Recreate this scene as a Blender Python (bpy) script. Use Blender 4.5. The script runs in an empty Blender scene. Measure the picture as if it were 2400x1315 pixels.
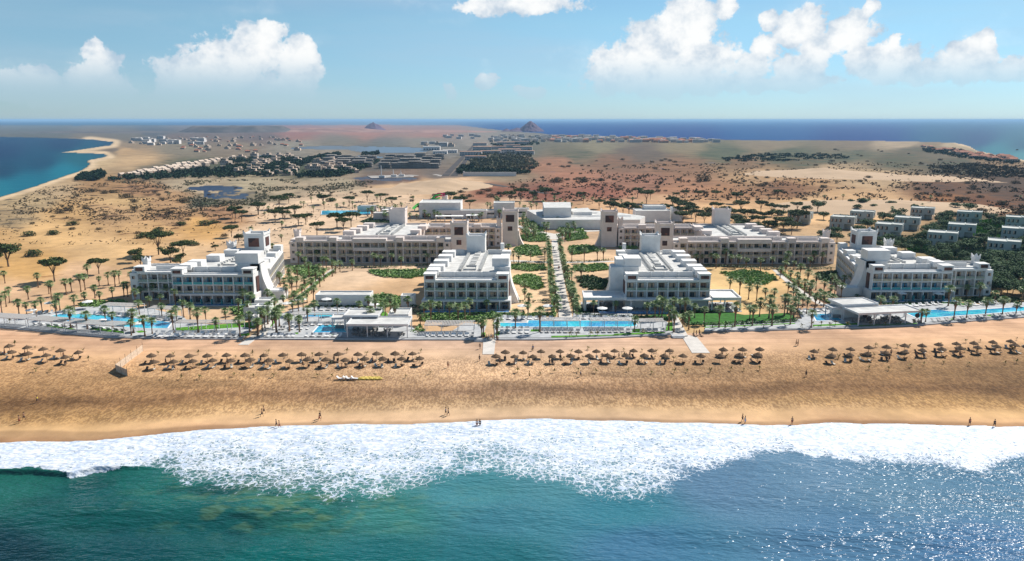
import bpy, bmesh, math, random
import numpy as np
from mathutils import Vector, Matrix
R = math.radians
SC = bpy.context.scene
COL = SC.collection
random.seed(7)

# ------------------------------------------------------------------ camera
CAM_H, FPX, W0, H0 = 69.0, 1740.0, 2400.0, 1315.0
PITCH = math.atan(377.0 / FPX)
cam = bpy.data.objects.new('camera', bpy.data.cameras.new('camera'))
COL.objects.link(cam)
cam.location = (0, 0, CAM_H)
cam.rotation_euler = (math.pi / 2 - PITCH, 0, 0)
cam.data.sensor_width = 36.0
cam.data.lens = 36.0 * FPX / W0
cam.data.clip_start = 1.0
cam.data.clip_end = 200000.0
SC.camera = cam

# ------------------------------------------------------------------ exposure
SC.view_settings.view_transform = 'Standard'
SC.view_settings.look = 'None'
SC.view_settings.gamma = 1.0
SC.view_settings.exposure = 0.50
SC.cycles.max_bounces = 5
SC.cycles.diffuse_bounces = 3
SC.cycles.glossy_bounces = 2
SC.cycles.transparent_max_bounces = 8
SC.cycles.volume_bounces = 0
SC.cycles.caustics_reflective = False
SC.cycles.caustics_refractive = False
SC.cycles.sample_clamp_indirect = 4.0
SC.cycles.sample_clamp_direct = 3.5

# ------------------------------------------------------------------ sun
SUN_EL, SUN_AZ = R(43), R(46)       # azimuth clockwise from +Y
sun_dir = Vector((math.cos(SUN_EL) * math.sin(SUN_AZ), math.cos(SUN_EL) * math.cos(SUN_AZ), math.sin(SUN_EL)))
sd = bpy.data.lights.new('sun', 'SUN')
sd.energy = 5.0
sd.angle = R(0.5)
sd.color = (1.0, 0.945, 0.87)
sun = bpy.data.objects.new('sun', sd)
COL.objects.link(sun)
sun.rotation_euler = (-sun_dir).to_track_quat('-Z', 'Y').to_euler()

# ------------------------------------------------------------------ ground points
def at(x, y, z=0.0):
    """photo coordinates (2400 wide) -> the point of the level z seen there"""
    a = (x - 1200.0) / FPX
    b = (657.5 - y) / FPX
    dy = math.cos(PITCH) + b * math.sin(PITCH)
    dz = -math.sin(PITCH) + b * math.cos(PITCH)
    t = (z - CAM_H) / dz
    return Vector((a * t, dy * t, z))

def atn(x, y, z=0.0):
    a = (x - 1200.0) / FPX
    b = (657.5 - y) / FPX
    dy = math.cos(PITCH) + b * math.sin(PITCH)
    dz = -math.sin(PITCH) + b * math.cos(PITCH)
    t = (z - CAM_H) / dz
    return a * t, dy * t

# ------------------------------------------------------------------ node helpers
class NT:
    def __init__(s, tree):
        s.t = tree
        s.n = tree.nodes
        s.l = tree.links
        s.n.clear()
    def node(s, typ, **kw):
        nd = s.n.new(typ)
        for k, v in kw.items():
            setattr(nd, k, v)
        return nd
    def put(s, sock, v):
        if v is None:
            return
        if hasattr(v, 'is_output'):
            s.l.new(v, sock)
        else:
            if sock.type == 'RGBA' and len(v) == 3:
                v = (*v, 1.0)
            sock.default_value = v
    def math(s, op, a, b=None, c=None, clamp=False):
        nd = s.node('ShaderNodeMath', operation=op)
        nd.use_clamp = clamp
        for i, v in enumerate((a, b, c)):
            s.put(nd.inputs[i], v)
        return nd.outputs[0]
    def vmath(s, op, a, b=None, c=None):
        nd = s.node('ShaderNodeVectorMath', operation=op)
        for i, v in enumerate((a, b, c)):
            s.put(nd.inputs[i], v)
        return nd.outputs['Value'] if op in ('LENGTH', 'DOT_PRODUCT', 'DISTANCE') else nd.outputs[0]
    def mix(s, f, a, b, blend='MIX'):
        nd = s.node('ShaderNodeMix', data_type='RGBA', blend_type=blend)
        s.put(nd.inputs[0], f)
        s.put(nd.inputs[6], a)
        s.put(nd.inputs[7], b)
        return nd.outputs[2]
    def ramp(s, v, lo, hi, smooth=True, a=0.0, b=1.0):
        nd = s.node('ShaderNodeMapRange', interpolation_type='SMOOTHSTEP' if smooth else 'LINEAR')
        for i, q in enumerate((v, lo, hi, a, b)):
            s.put(nd.inputs[i], q)
        return nd.outputs[0]
    def noise(s, vec, scale, detail=3.0, rough=0.55, dist=0.0, color=False):
        nd = s.node('ShaderNodeTexNoise')
        s.put(nd.inputs['Vector'], vec)
        s.put(nd.inputs['Scale'], scale)
        s.put(nd.inputs['Detail'], detail)
        s.put(nd.inputs['Roughness'], rough)
        s.put(nd.inputs['Distortion'], dist)
        return nd.outputs[1 if color else 0]
    def mapping(s, vec, scale=(1, 1, 1), rot=(0, 0, 0)):
        nd = s.node('ShaderNodeMapping')
        s.put(nd.inputs[0], vec)
        nd.inputs['Scale'].default_value = scale
        nd.inputs['Rotation'].default_value = rot
        return nd.outputs[0]
    def pos(s):
        return s.node('ShaderNodeNewGeometry').outputs['Position']
    def attr(s, name, what='Color'):
        return s.node('ShaderNodeAttribute', attribute_name=name).outputs[what]

def lin(r, g, b):
    f = lambda c: c / 12.92 if c <= 0.04045 else ((c + 0.055) / 1.055) ** 2.4
    return (f(r / 255.0), f(g / 255.0), f(b / 255.0))

# ------------------------------------------------------------------ sky with its clouds
world = bpy.data.worlds.new('World')
SC.world = world
world.use_nodes = True
w = NT(world.node_tree)
sky = w.node('ShaderNodeTexSky', sky_type='NISHITA')
sky.sun_disc = False
sky.sun_elevation = SUN_EL
sky.sun_rotation = SUN_AZ
sky.altitude = 1500.0
sky.air_density = 1.0
sky.dust_density = 0.15
sky.ozone_density = 3.5
DIRV = w.node('ShaderNodeTexCoord').outputs['Generated']
sep = w.node('ShaderNodeSeparateXYZ')
w.put(sep.inputs[0], DIRV)
CLOUDS = [(520,185,120,60),(590,125,60,50),(640,74,28,28),(600,105,58,40),(560,150,80,50),(450,195,70,50),(500,130,42,36),(700,185,46,62),(708,130,34,42),(230,120,22,26),(640,215,95,36),(500,235,150,26),
 (235,150,32,38),(230,200,62,42),(95,190,45,30),(15,185,28,22),(150,222,150,24),
 (1600,60,60,62),(1530,105,72,50),(1480,155,90,48),(1430,185,50,32),(1610,150,120,58),(1645,60,40,48),(1700,20,25,20),(1580,195,190,28),
 (1790,112,36,26),(1803,48,22,18),(1760,160,42,26),(1850,72,30,30),(1900,62,36,36),(1908,122,38,46),(1870,170,62,34),(1840,198,120,18),(2000,60,42,32),
 (2037,22,18,26),(1980,92,48,28),(2020,145,36,30),(2090,95,14,16),(2080,145,62,38),(2260,135,62,34),(2305,108,28,26),(2220,165,90,26),(2365,162,36,18),
 (1215,8,130,24),(1140,190,26,18),(1055,218,16,20),(1240,216,34,13)]
warp = w.noise(w.mapping(DIRV, (1, 1, 1.25)), 26.0, 5.0, 0.6, 0.0, True)
wv = w.vmath('MULTIPLY_ADD', w.vmath('SUBTRACT', warp, (0.5, 0.5, 0.5)), (0.035, 0.035, 0.03), DIRV)
acc = None
for (cx, cy, rx, ry) in CLOUDS:
    a, b = (cx - 1200) / FPX, (657.5 - cy) / FPX
    d = Vector((a, math.cos(PITCH) + b * math.sin(PITCH), -math.sin(PITCH) + b * math.cos(PITCH))).normalized()
    sx, sz = FPX / (rx * 1.16), FPX / (ry * 1.26)
    q = w.vmath('MULTIPLY_ADD', wv, (sx, sx, sz), (-d.x * sx, -d.y * sx, -d.z * sz))
    q = w.vmath('LENGTH', q)
    acc = q if acc is None else w.math('SMOOTH_MIN', acc, q, 0.12)
body = w.math('SUBTRACT', 1.0, acc)
fine = w.noise(w.mapping(DIRV, (1, 1, 1.1)), 44.0, 9.0, 0.68)
fine2 = w.noise(w.mapping(w.vmath('ADD', DIRV, (-.006, 0, -.008)), (1, 1, 1.2)), 30.0, 7.0, 0.62)
dens = w.math('MULTIPLY_ADD', w.math('SUBTRACT', fine, 0.5), 1.9, w.math('MULTIPLY', body, 1.35))
cover = w.ramp(dens, 0.0, 0.34)
lightpart = w.ramp(w.math('MULTIPLY_ADD', w.math('SUBTRACT', fine2, 0.5), 3.0, w.math('MULTIPLY', body, 0.7)), -0.55, 0.75)
lowfade = w.ramp(sep.outputs[2], 0.022, 0.085)
cloud_col = w.mix(lightpart, (0.47, 0.59, 0.72), (1.0, 1.0, 0.99))
cloud_col = w.mix(lowfade, (0.50, 0.63, 0.74), cloud_col)
veil = w.math('MULTIPLY', w.ramp(w.noise(w.mapping(DIRV, (1, 1, 6.0)), 3.0, 4.0, 0.5), 0.40, 0.75), 0.34)
tint = w.mix(w.ramp(sep.outputs[2], -0.01, 0.12, False), (0.50, 0.66, 0.90), (0.84, 0.99, 0.93))
base = w.vmath('MULTIPLY', sky.outputs[0], tint)
bs = w.node('ShaderNodeBackground')
w.put(bs.inputs[0], base)
bs.inputs[1].default_value = 0.078
bc = w.node('ShaderNodeBackground')
w.put(bc.inputs[0], cloud_col)
bc.inputs[1].default_value = 0.72
mx = w.node('ShaderNodeMixShader')
w.put(mx.inputs[0], w.math('MAXIMUM', w.math('MULTIPLY', cover, w.ramp(sep.outputs[2], 0.008, 0.085, True, 0.22, 0.96)), veil))
w.l.new(bs.outputs[0], mx.inputs[1])
w.l.new(bc.outputs[0], mx.inputs[2])
wo = w.node('ShaderNodeOutputWorld')
w.l.new(mx.outputs[0], wo.inputs[0])
world.cycles.sampling_method = 'MANUAL'
world.cycles.sample_map_resolution = 512

# ------------------------------------------------------------------ materials
M = {}
def pmat(name, color, rough=0.8, var=0.12, scale=0.6, spec=0.3, bump=0.0, bscale=3.0, color2=None, stretch=(1, 1, 1), metal=0.0, alpha=1.0):
    m = bpy.data.materials.new(name)
    m.use_nodes = True
    t = NT(m.node_tree)
    b = t.node('ShaderNodeBsdfPrincipled')
    o = t.node('ShaderNodeOutputMaterial')
    t.l.new(b.outputs[0], o.inputs[0])
    p = t.mapping(t.pos(), stretch)
    n = t.noise(p, scale, 5.0, 0.6)
    c2 = color2 or tuple(min(1, c * (1 - 2.0 * var)) for c in color)
    t.put(b.inputs['Base Color'], t.mix(t.ramp(n, 0.3, 0.7), c2, color))
    b.inputs['Roughness'].default_value = rough
    b.inputs['Specular IOR Level'].default_value = spec
    b.inputs['Metallic'].default_value = metal
    b.inputs['Alpha'].default_value = alpha
    if bump > 0:
        bn = t.node('ShaderNodeBump')
        bn.inputs['Strength'].default_value = bump
        t.put(bn.inputs['Height'], t.noise(p, bscale, 4.0, 0.6))
        t.l.new(bn.outputs[0], b.inputs['Normal'])
    M[name] = m
    return m

pmat('white_render', (0.74, 0.73, 0.71), 0.9, 0.06, 0.35, 0.08, bump=0.05)
pmat('pink_sandlit_render', (0.70, 0.62, 0.575), 0.9, 0.06, 0.35, 0.08, bump=0.05)  # light off the sand is put into the courtyard walls' pink-beige colour
pmat('roof_white', (0.60, 0.595, 0.57), 0.9, 0.13, 0.30, 0.05)
pmat('inner_wall', (0.40, 0.37, 0.35), 0.9, 0.1, 0.5)
pmat('window_dark', (0.03, 0.045, 0.055), 0.12, 0.3, 0.4, 0.6)
pmat('curtain', (0.80, 0.58, 0.42), 0.8, 0.2, 1.5)
pmat('curtain_blue', (0.10, 0.30, 0.48), 0.7, 0.2, 1.5)
pmat('frame_grey', (0.25, 0.24, 0.23), 0.6)
pmat('glass_green', (0.34, 0.46, 0.38), 0.15, 0.2, 1.0, 0.6, alpha=0.75)
pmat('glass_cream', (0.62, 0.54, 0.38), 0.2, 0.2, 1.0, 0.5, alpha=0.8)
pmat('glass_teal', (0.05, 0.36, 0.38), 0.2, 0.1, 1.0, 0.5)
pmat('deck', (0.46, 0.47, 0.475), 0.9, 0.10, 0.4, color2=(0.35, 0.36, 0.37), spec=0.06)
pmat('walk', (0.60, 0.56, 0.51), 0.9, 0.10, 0.3, color2=(0.5, 0.47, 0.43), spec=0.06)
pmat('lawn', (0.10, 0.28, 0.03), 0.9, 0.2, 0.5, 0.1, 0.4, 6.0)
pmat('lawn_dark', (0.045, 0.16, 0.025), 0.9, 0.2, 0.5, 0.1, 0.4, 6.0)
pmat('bark', (0.26, 0.16, 0.10), 0.95, 0.2, 2.0, 0.1, 0.5, 8.0)
pmat('bark_pale', (0.22, 0.16, 0.11), 0.95, 0.2, 2.0, 0.1)
pmat('palm_leaf', (0.25, 0.32, 0.13), 0.6, 0.25, 0.7, 0.25, color2=(0.11, 0.19, 0.06))
pmat('palm_dry', (0.20, 0.13, 0.07), 0.9, 0.2, 0.7)
pmat('acacia_leaf', (0.09, 0.12, 0.035), 0.8, 0.3, 0.25, 0.15, color2=(0.028, 0.05, 0.016))
pmat('villa_leaf', (0.10, 0.17, 0.065), 0.8, 0.3, 0.2, 0.15, color2=(0.02, 0.055, 0.022))
pmat('bush_leaf', (0.13, 0.10, 0.05), 0.9, 0.3, 0.2, 0.1, color2=(0.06, 0.047, 0.027))
pmat('bed_leaf', (0.27, 0.42, 0.10), 0.55, 0.3, 0.5, 0.3, color2=(0.08, 0.18, 0.035))
pmat('bed_leaf_dark', (0.05, 0.12, 0.022), 0.6, 0.3, 0.5, 0.3, color2=(0.022, 0.06, 0.014))
pmat('thatch', (0.17, 0.112, 0.07), 0.95, 0.2, 3.0, 0.1, 0.6, 9.0)
pmat('wood_post', (0.17, 0.11, 0.07), 0.9, 0.2, 2.0)
pmat('lounger_white', (0.74, 0.73, 0.71), 0.7, 0.08, 1.0)
pmat('lounger_grey', (0.40, 0.39, 0.38), 0.7, 0.1, 1.0)
pmat('towel', (0.60, 0.55, 0.46), 0.9, 0.1, 1.0)
pmat('yellow_plastic', (0.72, 0.55, 0.12), 0.5, 0.1, 1.0)
pmat('parasol_cloth', (0.78, 0.77, 0.74), 0.8, 0.05, 0.8)
pmat('steel_white', (0.66, 0.66, 0.66), 0.5, 0.05, 1.0)
pmat('slat', (0.42, 0.40, 0.38), 0.7, 0.12, 2.0)
pmat('villa_grey', (0.42, 0.46, 0.435), 0.9, 0.05, 0.3)
pmat('villa_roof', (0.50, 0.51, 0.48), 0.9, 0.08, 0.3)
pmat('skin', (0.30, 0.16, 0.10), 0.6, 0.1, 3.0)
pmat('hair', (0.03, 0.02, 0.015), 0.8, 0.1, 3.0)
pmat('cloth_blue', (0.10, 0.30, 0.62), 0.8, 0.1, 3.0)
pmat('cloth_dark', (0.03, 0.03, 0.04), 0.8, 0.1, 3.0)
pmat('cloth_red', (0.40, 0.07, 0.05), 0.8, 0.1, 3.0)
pmat('cloth_yellow', (0.75, 0.62, 0.05), 0.8, 0.1, 3.0)
pmat('cloth_white', (0.75, 0.75, 0.75), 0.8, 0.1, 3.0)
pmat('screen', (0.62, 0.50, 0.38), 0.9, 0.15, 1.5)
pmat('far_white', (0.80, 0.75, 0.71), 0.95, 0.1, 0.05, 0.03)
pmat('far_beige', (0.58, 0.47, 0.38), 0.95, 0.1, 0.05, 0.03)
pmat('far_pink', (0.72, 0.42, 0.30), 0.95, 0.1, 0.05, 0.03)
pmat('far_grey', (0.42, 0.39, 0.36), 0.95, 0.2, 0.05, 0.03)
pmat('far_dark', (0.05, 0.05, 0.055), 0.8, 0.1, 0.05)
pmat('roof_tile', (0.42, 0.16, 0.09), 0.9, 0.2, 0.3)
pmat('slide_pink', (0.62, 0.03, 0.16), 0.4, 0.05, 1.0)
pmat('slide_green', (0.10, 0.50, 0.10), 0.4, 0.05, 1.0)
pmat('tamarisk', (0.03, 0.062, 0.028), 0.9, 0.3, 0.05, 0.1, color2=(0.018, 0.038, 0.02))
pmat('asphalt', (0.085, 0.08, 0.08), 0.95, 0.1, 0.05, 0.02)
pmat('foil', (0.30, 0.30, 0.31), 0.7, 0.1, 1.0)
pmat('orange_rock', (0.45, 0.16, 0.07), 0.9, 0.1, 1.0)

def lattice():
    m = bpy.data.materials.new('lattice')
    m.use_nodes = True
    t = NT(m.node_tree)
    b = t.node('ShaderNodeBsdfPrincipled')
    o = t.node('ShaderNodeOutputMaterial')
    t.l.new(b.outputs[0], o.inputs[0])
    wv = t.node('ShaderNodeTexWave', wave_type='RINGS')
    t.put(wv.inputs['Vector'], t.mapping(t.pos(), (0.33, 0.33, 0.33)))
    wv.inputs['Scale'].default_value = 0.9
    wv.inputs['Distortion'].default_value = 6.0
    wv.inputs['Detail'].default_value = 1.0
    t.put(b.inputs['Base Color'], t.mix(t.ramp(wv.outputs[1], 0.45, 0.7), (0.035, 0.012, 0.01), (0.13, 0.045, 0.028)))
    b.inputs['Roughness'].default_value = 0.7
    M['lattice'] = m
lattice()

def poolmat(name, deep, shallow):
    m = bpy.data.materials.new(name)
    m.use_nodes = True
    t = NT(m.node_tree)
    b = t.node('ShaderNodeBsdfPrincipled')
    o = t.node('ShaderNodeOutputMaterial')
    t.l.new(b.outputs[0], o.inputs[0])
    p = t.pos()
    n = t.noise(t.mapping(p, (0.5, 1.4, 1)), 0.16, 3.0, 0.5)
    c = t.mix(t.ramp(n, 0.42, 0.6), deep, shallow)
    v = t.node('ShaderNodeTexVoronoi', feature='DISTANCE_TO_EDGE')
    t.put(v.inputs['Vector'], t.vmath('MULTIPLY_ADD', t.noise(p, 0.7, 2.0, 0.5, 0, True), (1.2, 1.2, 0), p))
    v.inputs['Scale'].default_value = 0.8
    c = t.mix(t.ramp(v.outputs[0], 0.12, 0.0, True, 0.0, 0.35), c, (0.35, 0.75, 0.8))
    t.put(b.inputs['Base Color'], c)
    b.inputs['Roughness'].default_value = 0.08
    bn = t.node('ShaderNodeBump')
    bn.inputs['Strength'].default_value = 0.25
    t.put(bn.inputs['Height'], t.noise(p, 1.6, 3.0, 0.5))
    t.l.new(bn.outputs[0], b.inputs['Normal'])
    M[name] = m
poolmat('pool_water', (0.01, 0.22, 0.46), (0.03, 0.50, 0.62))
poolmat('pool_deep', (0.01, 0.07, 0.30), (0.02, 0.20, 0.50))

# ------------------------------------------------------------------ mesh building
class MB:
    def __init__(s):
        s.v, s.f, s.m = [], [], []
    def add(s, verts, faces, mi=0):
        n = len(s.v)
        s.v += [tuple(p) for p in verts]
        s.f += [tuple(i + n for i in f) for f in faces]
        s.m += [mi] * len(faces)
    def box(s, x0, y0, z0, x1, y1, z1, mi=0, T=None):
        x0, x1 = min(x0, x1), max(x0, x1)
        y0, y1 = min(y0, y1), max(y0, y1)
        z0, z1 = min(z0, z1), max(z0, z1)
        vs = [(x0, y0, z0), (x1, y0, z0), (x1, y1, z0), (x0, y1, z0), (x0, y0, z1), (x1, y0, z1), (x1, y1, z1), (x0, y1, z1)]
        if T:
            vs = [T(*p) for p in vs]
        s.add(vs, [(0, 3, 2, 1), (4, 5, 6, 7), (0, 1, 5, 4), (1, 2, 6, 5), (2, 3, 7, 6), (3, 0, 4, 7)], mi)
    def prism(s, poly, z0, z1, mi=0, T=None):
        a = sum(poly[i][0] * poly[(i + 1) % len(poly)][1] - poly[(i + 1) % len(poly)][0] * poly[i][1] for i in range(len(poly)))
        if a < 0:
            poly = poly[::-1]
        n = len(poly)
        vs = [(p[0], p[1], z0) for p in poly] + [(p[0], p[1], z1) for p in poly]
        if T:
            vs = [T(*p) for p in vs]
        s.add(vs, [tuple(range(n - 1, -1, -1)), tuple(range(n, 2 * n))] + [(i, (i + 1) % n, n + (i + 1) % n, n + i) for i in range(n)], mi)
    def tube(s, pts, rads, seg=6, mi=0, cap=True):
        rings = []
        n0 = len(s.v)
        for k, (p, r) in enumerate(zip(pts, rads)):
            p = Vector(p)
            a = Vector(pts[max(k - 1, 0)])
            b = Vector(pts[min(k + 1, len(pts) - 1)])
            d = (b - a).normalized()
            u = d.orthogonal().normalized() if abs(d.z) < 0.9 else d.cross(Vector((0, 1, 0))).normalized()
            v2 = d.cross(u)
            for j in range(seg):
                an = 2 * math.pi * j / seg
                q = p + (u * math.cos(an) + v2 * math.sin(an)) * r
                s.v.append(tuple(q))
        for k in range(len(pts) - 1):
            for j in range(seg):
                a0 = n0 + k * seg + j
                a1 = n0 + k * seg + (j + 1) % seg
                s.f.append((a0, a1, a1 + seg, a0 + seg))
                s.m.append(mi)
        if cap:
            s.f.append(tuple(n0 + (len(pts) - 1) * seg + j for j in range(seg)))
            s.m.append(mi)
    def mesh(s, name, mats, off=(0, 0, 0), smooth=False):
        me = bpy.data.meshes.new(name)
        vs = s.v if off == (0, 0, 0) else [(a - off[0], b - off[1], c - off[2]) for a, b, c in s.v]
        me.from_pydata(vs, [], s.f)
        for m in mats:
            me.materials.append(M[m] if isinstance(m, str) else m)
        if len(mats) > 1:
            me.polygons.foreach_set('material_index', s.m)
        if smooth:
            me.polygons.foreach_set('use_smooth', [True] * len(s.f))
        me.update()
        return me
    def build(s, name, mats, parent=None, smooth=False, world=True):
        off = tuple(parent.location) if (parent and world) else (0, 0, 0)
        if isinstance(mats, str):
            mats = [mats]
        return link(name, s.mesh(name, mats, off, smooth), parent)

def link(name, data, parent=None, loc=(0, 0, 0), rz=0.0, sc=1.0):
    o = bpy.data.objects.new(name, data)
    COL.objects.link(o)
    o.parent = parent
    o.location = loc
    o.rotation_euler = (0, 0, rz)
    if sc != 1.0:
        o.scale = (sc, sc, sc) if not isinstance(sc, tuple) else sc
    return o

def tag(o, label=None, cat=None, group=None, kind=None):
    if label: o['label'] = label
    if cat: o['category'] = cat
    if group: o['group'] = group
    if kind: o['kind'] = kind
    return o

def empty(name, loc=(0, 0, 0), rz=0.0, sc=1.0):
    return link(name, None, None, loc, rz, sc)

def thing(name, parts, loc, rz=0.0, sc=1.0):
    """an Empty with children (name, mesh)"""
    e = empty(name, loc, rz, sc)
    for pn, me in parts:
        c = bpy.data.objects.new(pn, me)
        COL.objects.link(c)
        c.parent = e
    return e

def nth(i):
    i += 1
    if i == 1: return 'first'
    if i == 2: return 'second'
    if i == 3: return 'third'
    if 10 <= i % 100 <= 20: return '%dth' % i
    return '%d%s' % (i, {1: 'st', 2: 'nd', 3: 'rd'}.get(i % 10, 'th'))

def rank(objs, tmpl, cat, group, key=None):
    objs = sorted(objs, key=key or (lambda o: o.location.x / max(o.location.y, 1)))
    for i, o in enumerate(objs):
        tag(o, tmpl.format(n=nth(i)), cat, group)

# ------------------------------------------------------------------ lattice noise for the land
def vnoise(x, y, seed=0):
    xi = np.floor(x).astype(np.int64); yi = np.floor(y).astype(np.int64)
    xf = x - xi; yf = y - yi
    xf = xf * xf * (3 - 2 * xf); yf = yf * yf * (3 - 2 * yf)
    def h(a, b):
        n = (a * 374761393 + b * 668265263 + seed * 974634777) & 0x7fffffff
        n = ((n ^ (n >> 13)) * 1274126177) & 0x7fffffff
        n = (n ^ (n >> 16)) & 0xffff
        return n / 65535.0
    return (h(xi, yi) * (1 - xf) + h(xi + 1, yi) * xf) * (1 - yf) + (h(xi, yi + 1) * (1 - xf) + h(xi + 1, yi + 1) * xf) * yf
def fbm(x, y, o=4, seed=0):
    s = 0; a = 0.5; t = 0
    for k in range(o):
        s = s + a * vnoise(x * 2 ** k, y * 2 ** k, seed + k); t += a; a *= 0.55
    return s / t
# ------------------------------------------------------------------ coast lines
SHORE = np.array([(-900,1075),(-400,1050),(0,1036),(200,1030),(330,1018),(450,1008),(600,1000),(800,993),(1000,989),(1130,984),(1300,981),(1500,984),(1700,990),(1850,993),(1950,985),(2100,987),(2250,994),(2400,996),(2700,1004),(3300,1030)], float)
FOAM = np.array([(-900,1120),(0,1104),(80,1104),(160,1112),(220,1100),(350,1095),(430,1120),(520,1140),(640,1150),(720,1156),(840,1168),(930,1152),(1010,1120),(1080,1100),(1150,1092),(1250,1110),(1330,1140),(1430,1165),(1520,1155),(1620,1105),(1720,1078),(1830,1052),(1930,1060),(2050,1075),(2200,1082),(2310,1098),(2400,1070),(2600,1060),(3300,1090)], float)
PROM = np.array([(-900,720),(-300,752),(0,767),(120,779),(250,790),(420,793),(960,795),(1290,795),(1450,790),(1600,782),(1750,776),(2000,768),(2150,762),(2260,753),(2400,743),(2600,728),(3300,680)], float)
def line_y(P, x):
    return np.interp(x, P[:, 0], P[:, 1])
_px, _py = atn(SHORE[:, 0], SHORE[:, 1])
def shore_Y(X):
    y = np.interp(X, _px, _py)
    return y + 2.2 * (vnoise(X * 0.045, X * 0 + 3.3, 5) - 0.5) + 1.1 * (vnoise(X * 0.16, X * 0 + 1.3, 6) - 0.5) + 0.5 * (vnoise(X * 0.5, X * 0 + 1.3, 8) - 0.5)
def beach_z(X, Y):
    d = Y - shore_Y(X)
    return np.where(d > 0, np.minimum(-0.5 + 0.012 * d, 0.0), np.maximum(-0.5 + 0.09 * d, -5.0))
def gz(x, y):
    """height of the sand at a photo point / the point itself"""
    p = at(x, y)
    if y > 700:
        z = float(beach_z(np.array([p.x]), np.array([p.y]))[0])
    else:
        z = 0.0
    return at(x, y, z)

BAY = [(-1600, 322), (0, 321), (100, 323), (213, 327), (262, 333), (258, 340), (187, 350), (143, 357), (240, 361), (248, 367), (203, 376), (207, 388), (180, 403), (133, 417), (67, 442), (0, 461), (-200, 520), (-900, 640), (-1600, 800)]
EDGE = np.array([(-1600, 293), (400, 293), (900, 292), (1080, 293), (1130, 299), (1170, 304), (1270, 312), (1290, 315), (1450, 320), (1680, 327), (1800, 329), (1969, 329), (2156, 331), (2240, 334), (2275, 343), (2291, 352), (2344, 363), (2400, 374), (2600, 410), (3400, 540)], float)
def inside(poly, x, y):
    r = np.zeros(x.shape, bool)
    n = len(poly)
    for i in range(n):
        x1, y1 = poly[i]; x2, y2 = poly[(i + 1) % n]
        c = ((y1 > y) != (y2 > y)) & (x < (x2 - x1) * (y - y1) / (y2 - y1 + 1e-9) + x1)
        r ^= c
    return r
def seg_dist(pts, x, y, sy=3.0):
    d = np.full(x.shape, 1e9)
    for (x1, y1), (x2, y2) in zip(pts[:-1], pts[1:]):
        dx, dy = x2 - x1, (y2 - y1) * sy
        t = np.clip(((x - x1) * dx + (y - y1) * sy * dy) / (dx * dx + dy * dy + 1e-9), 0, 1)
        d = np.minimum(d, np.hypot(x - x1 - t * dx, (y - y1) * sy - t * dy))
    return d

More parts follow.
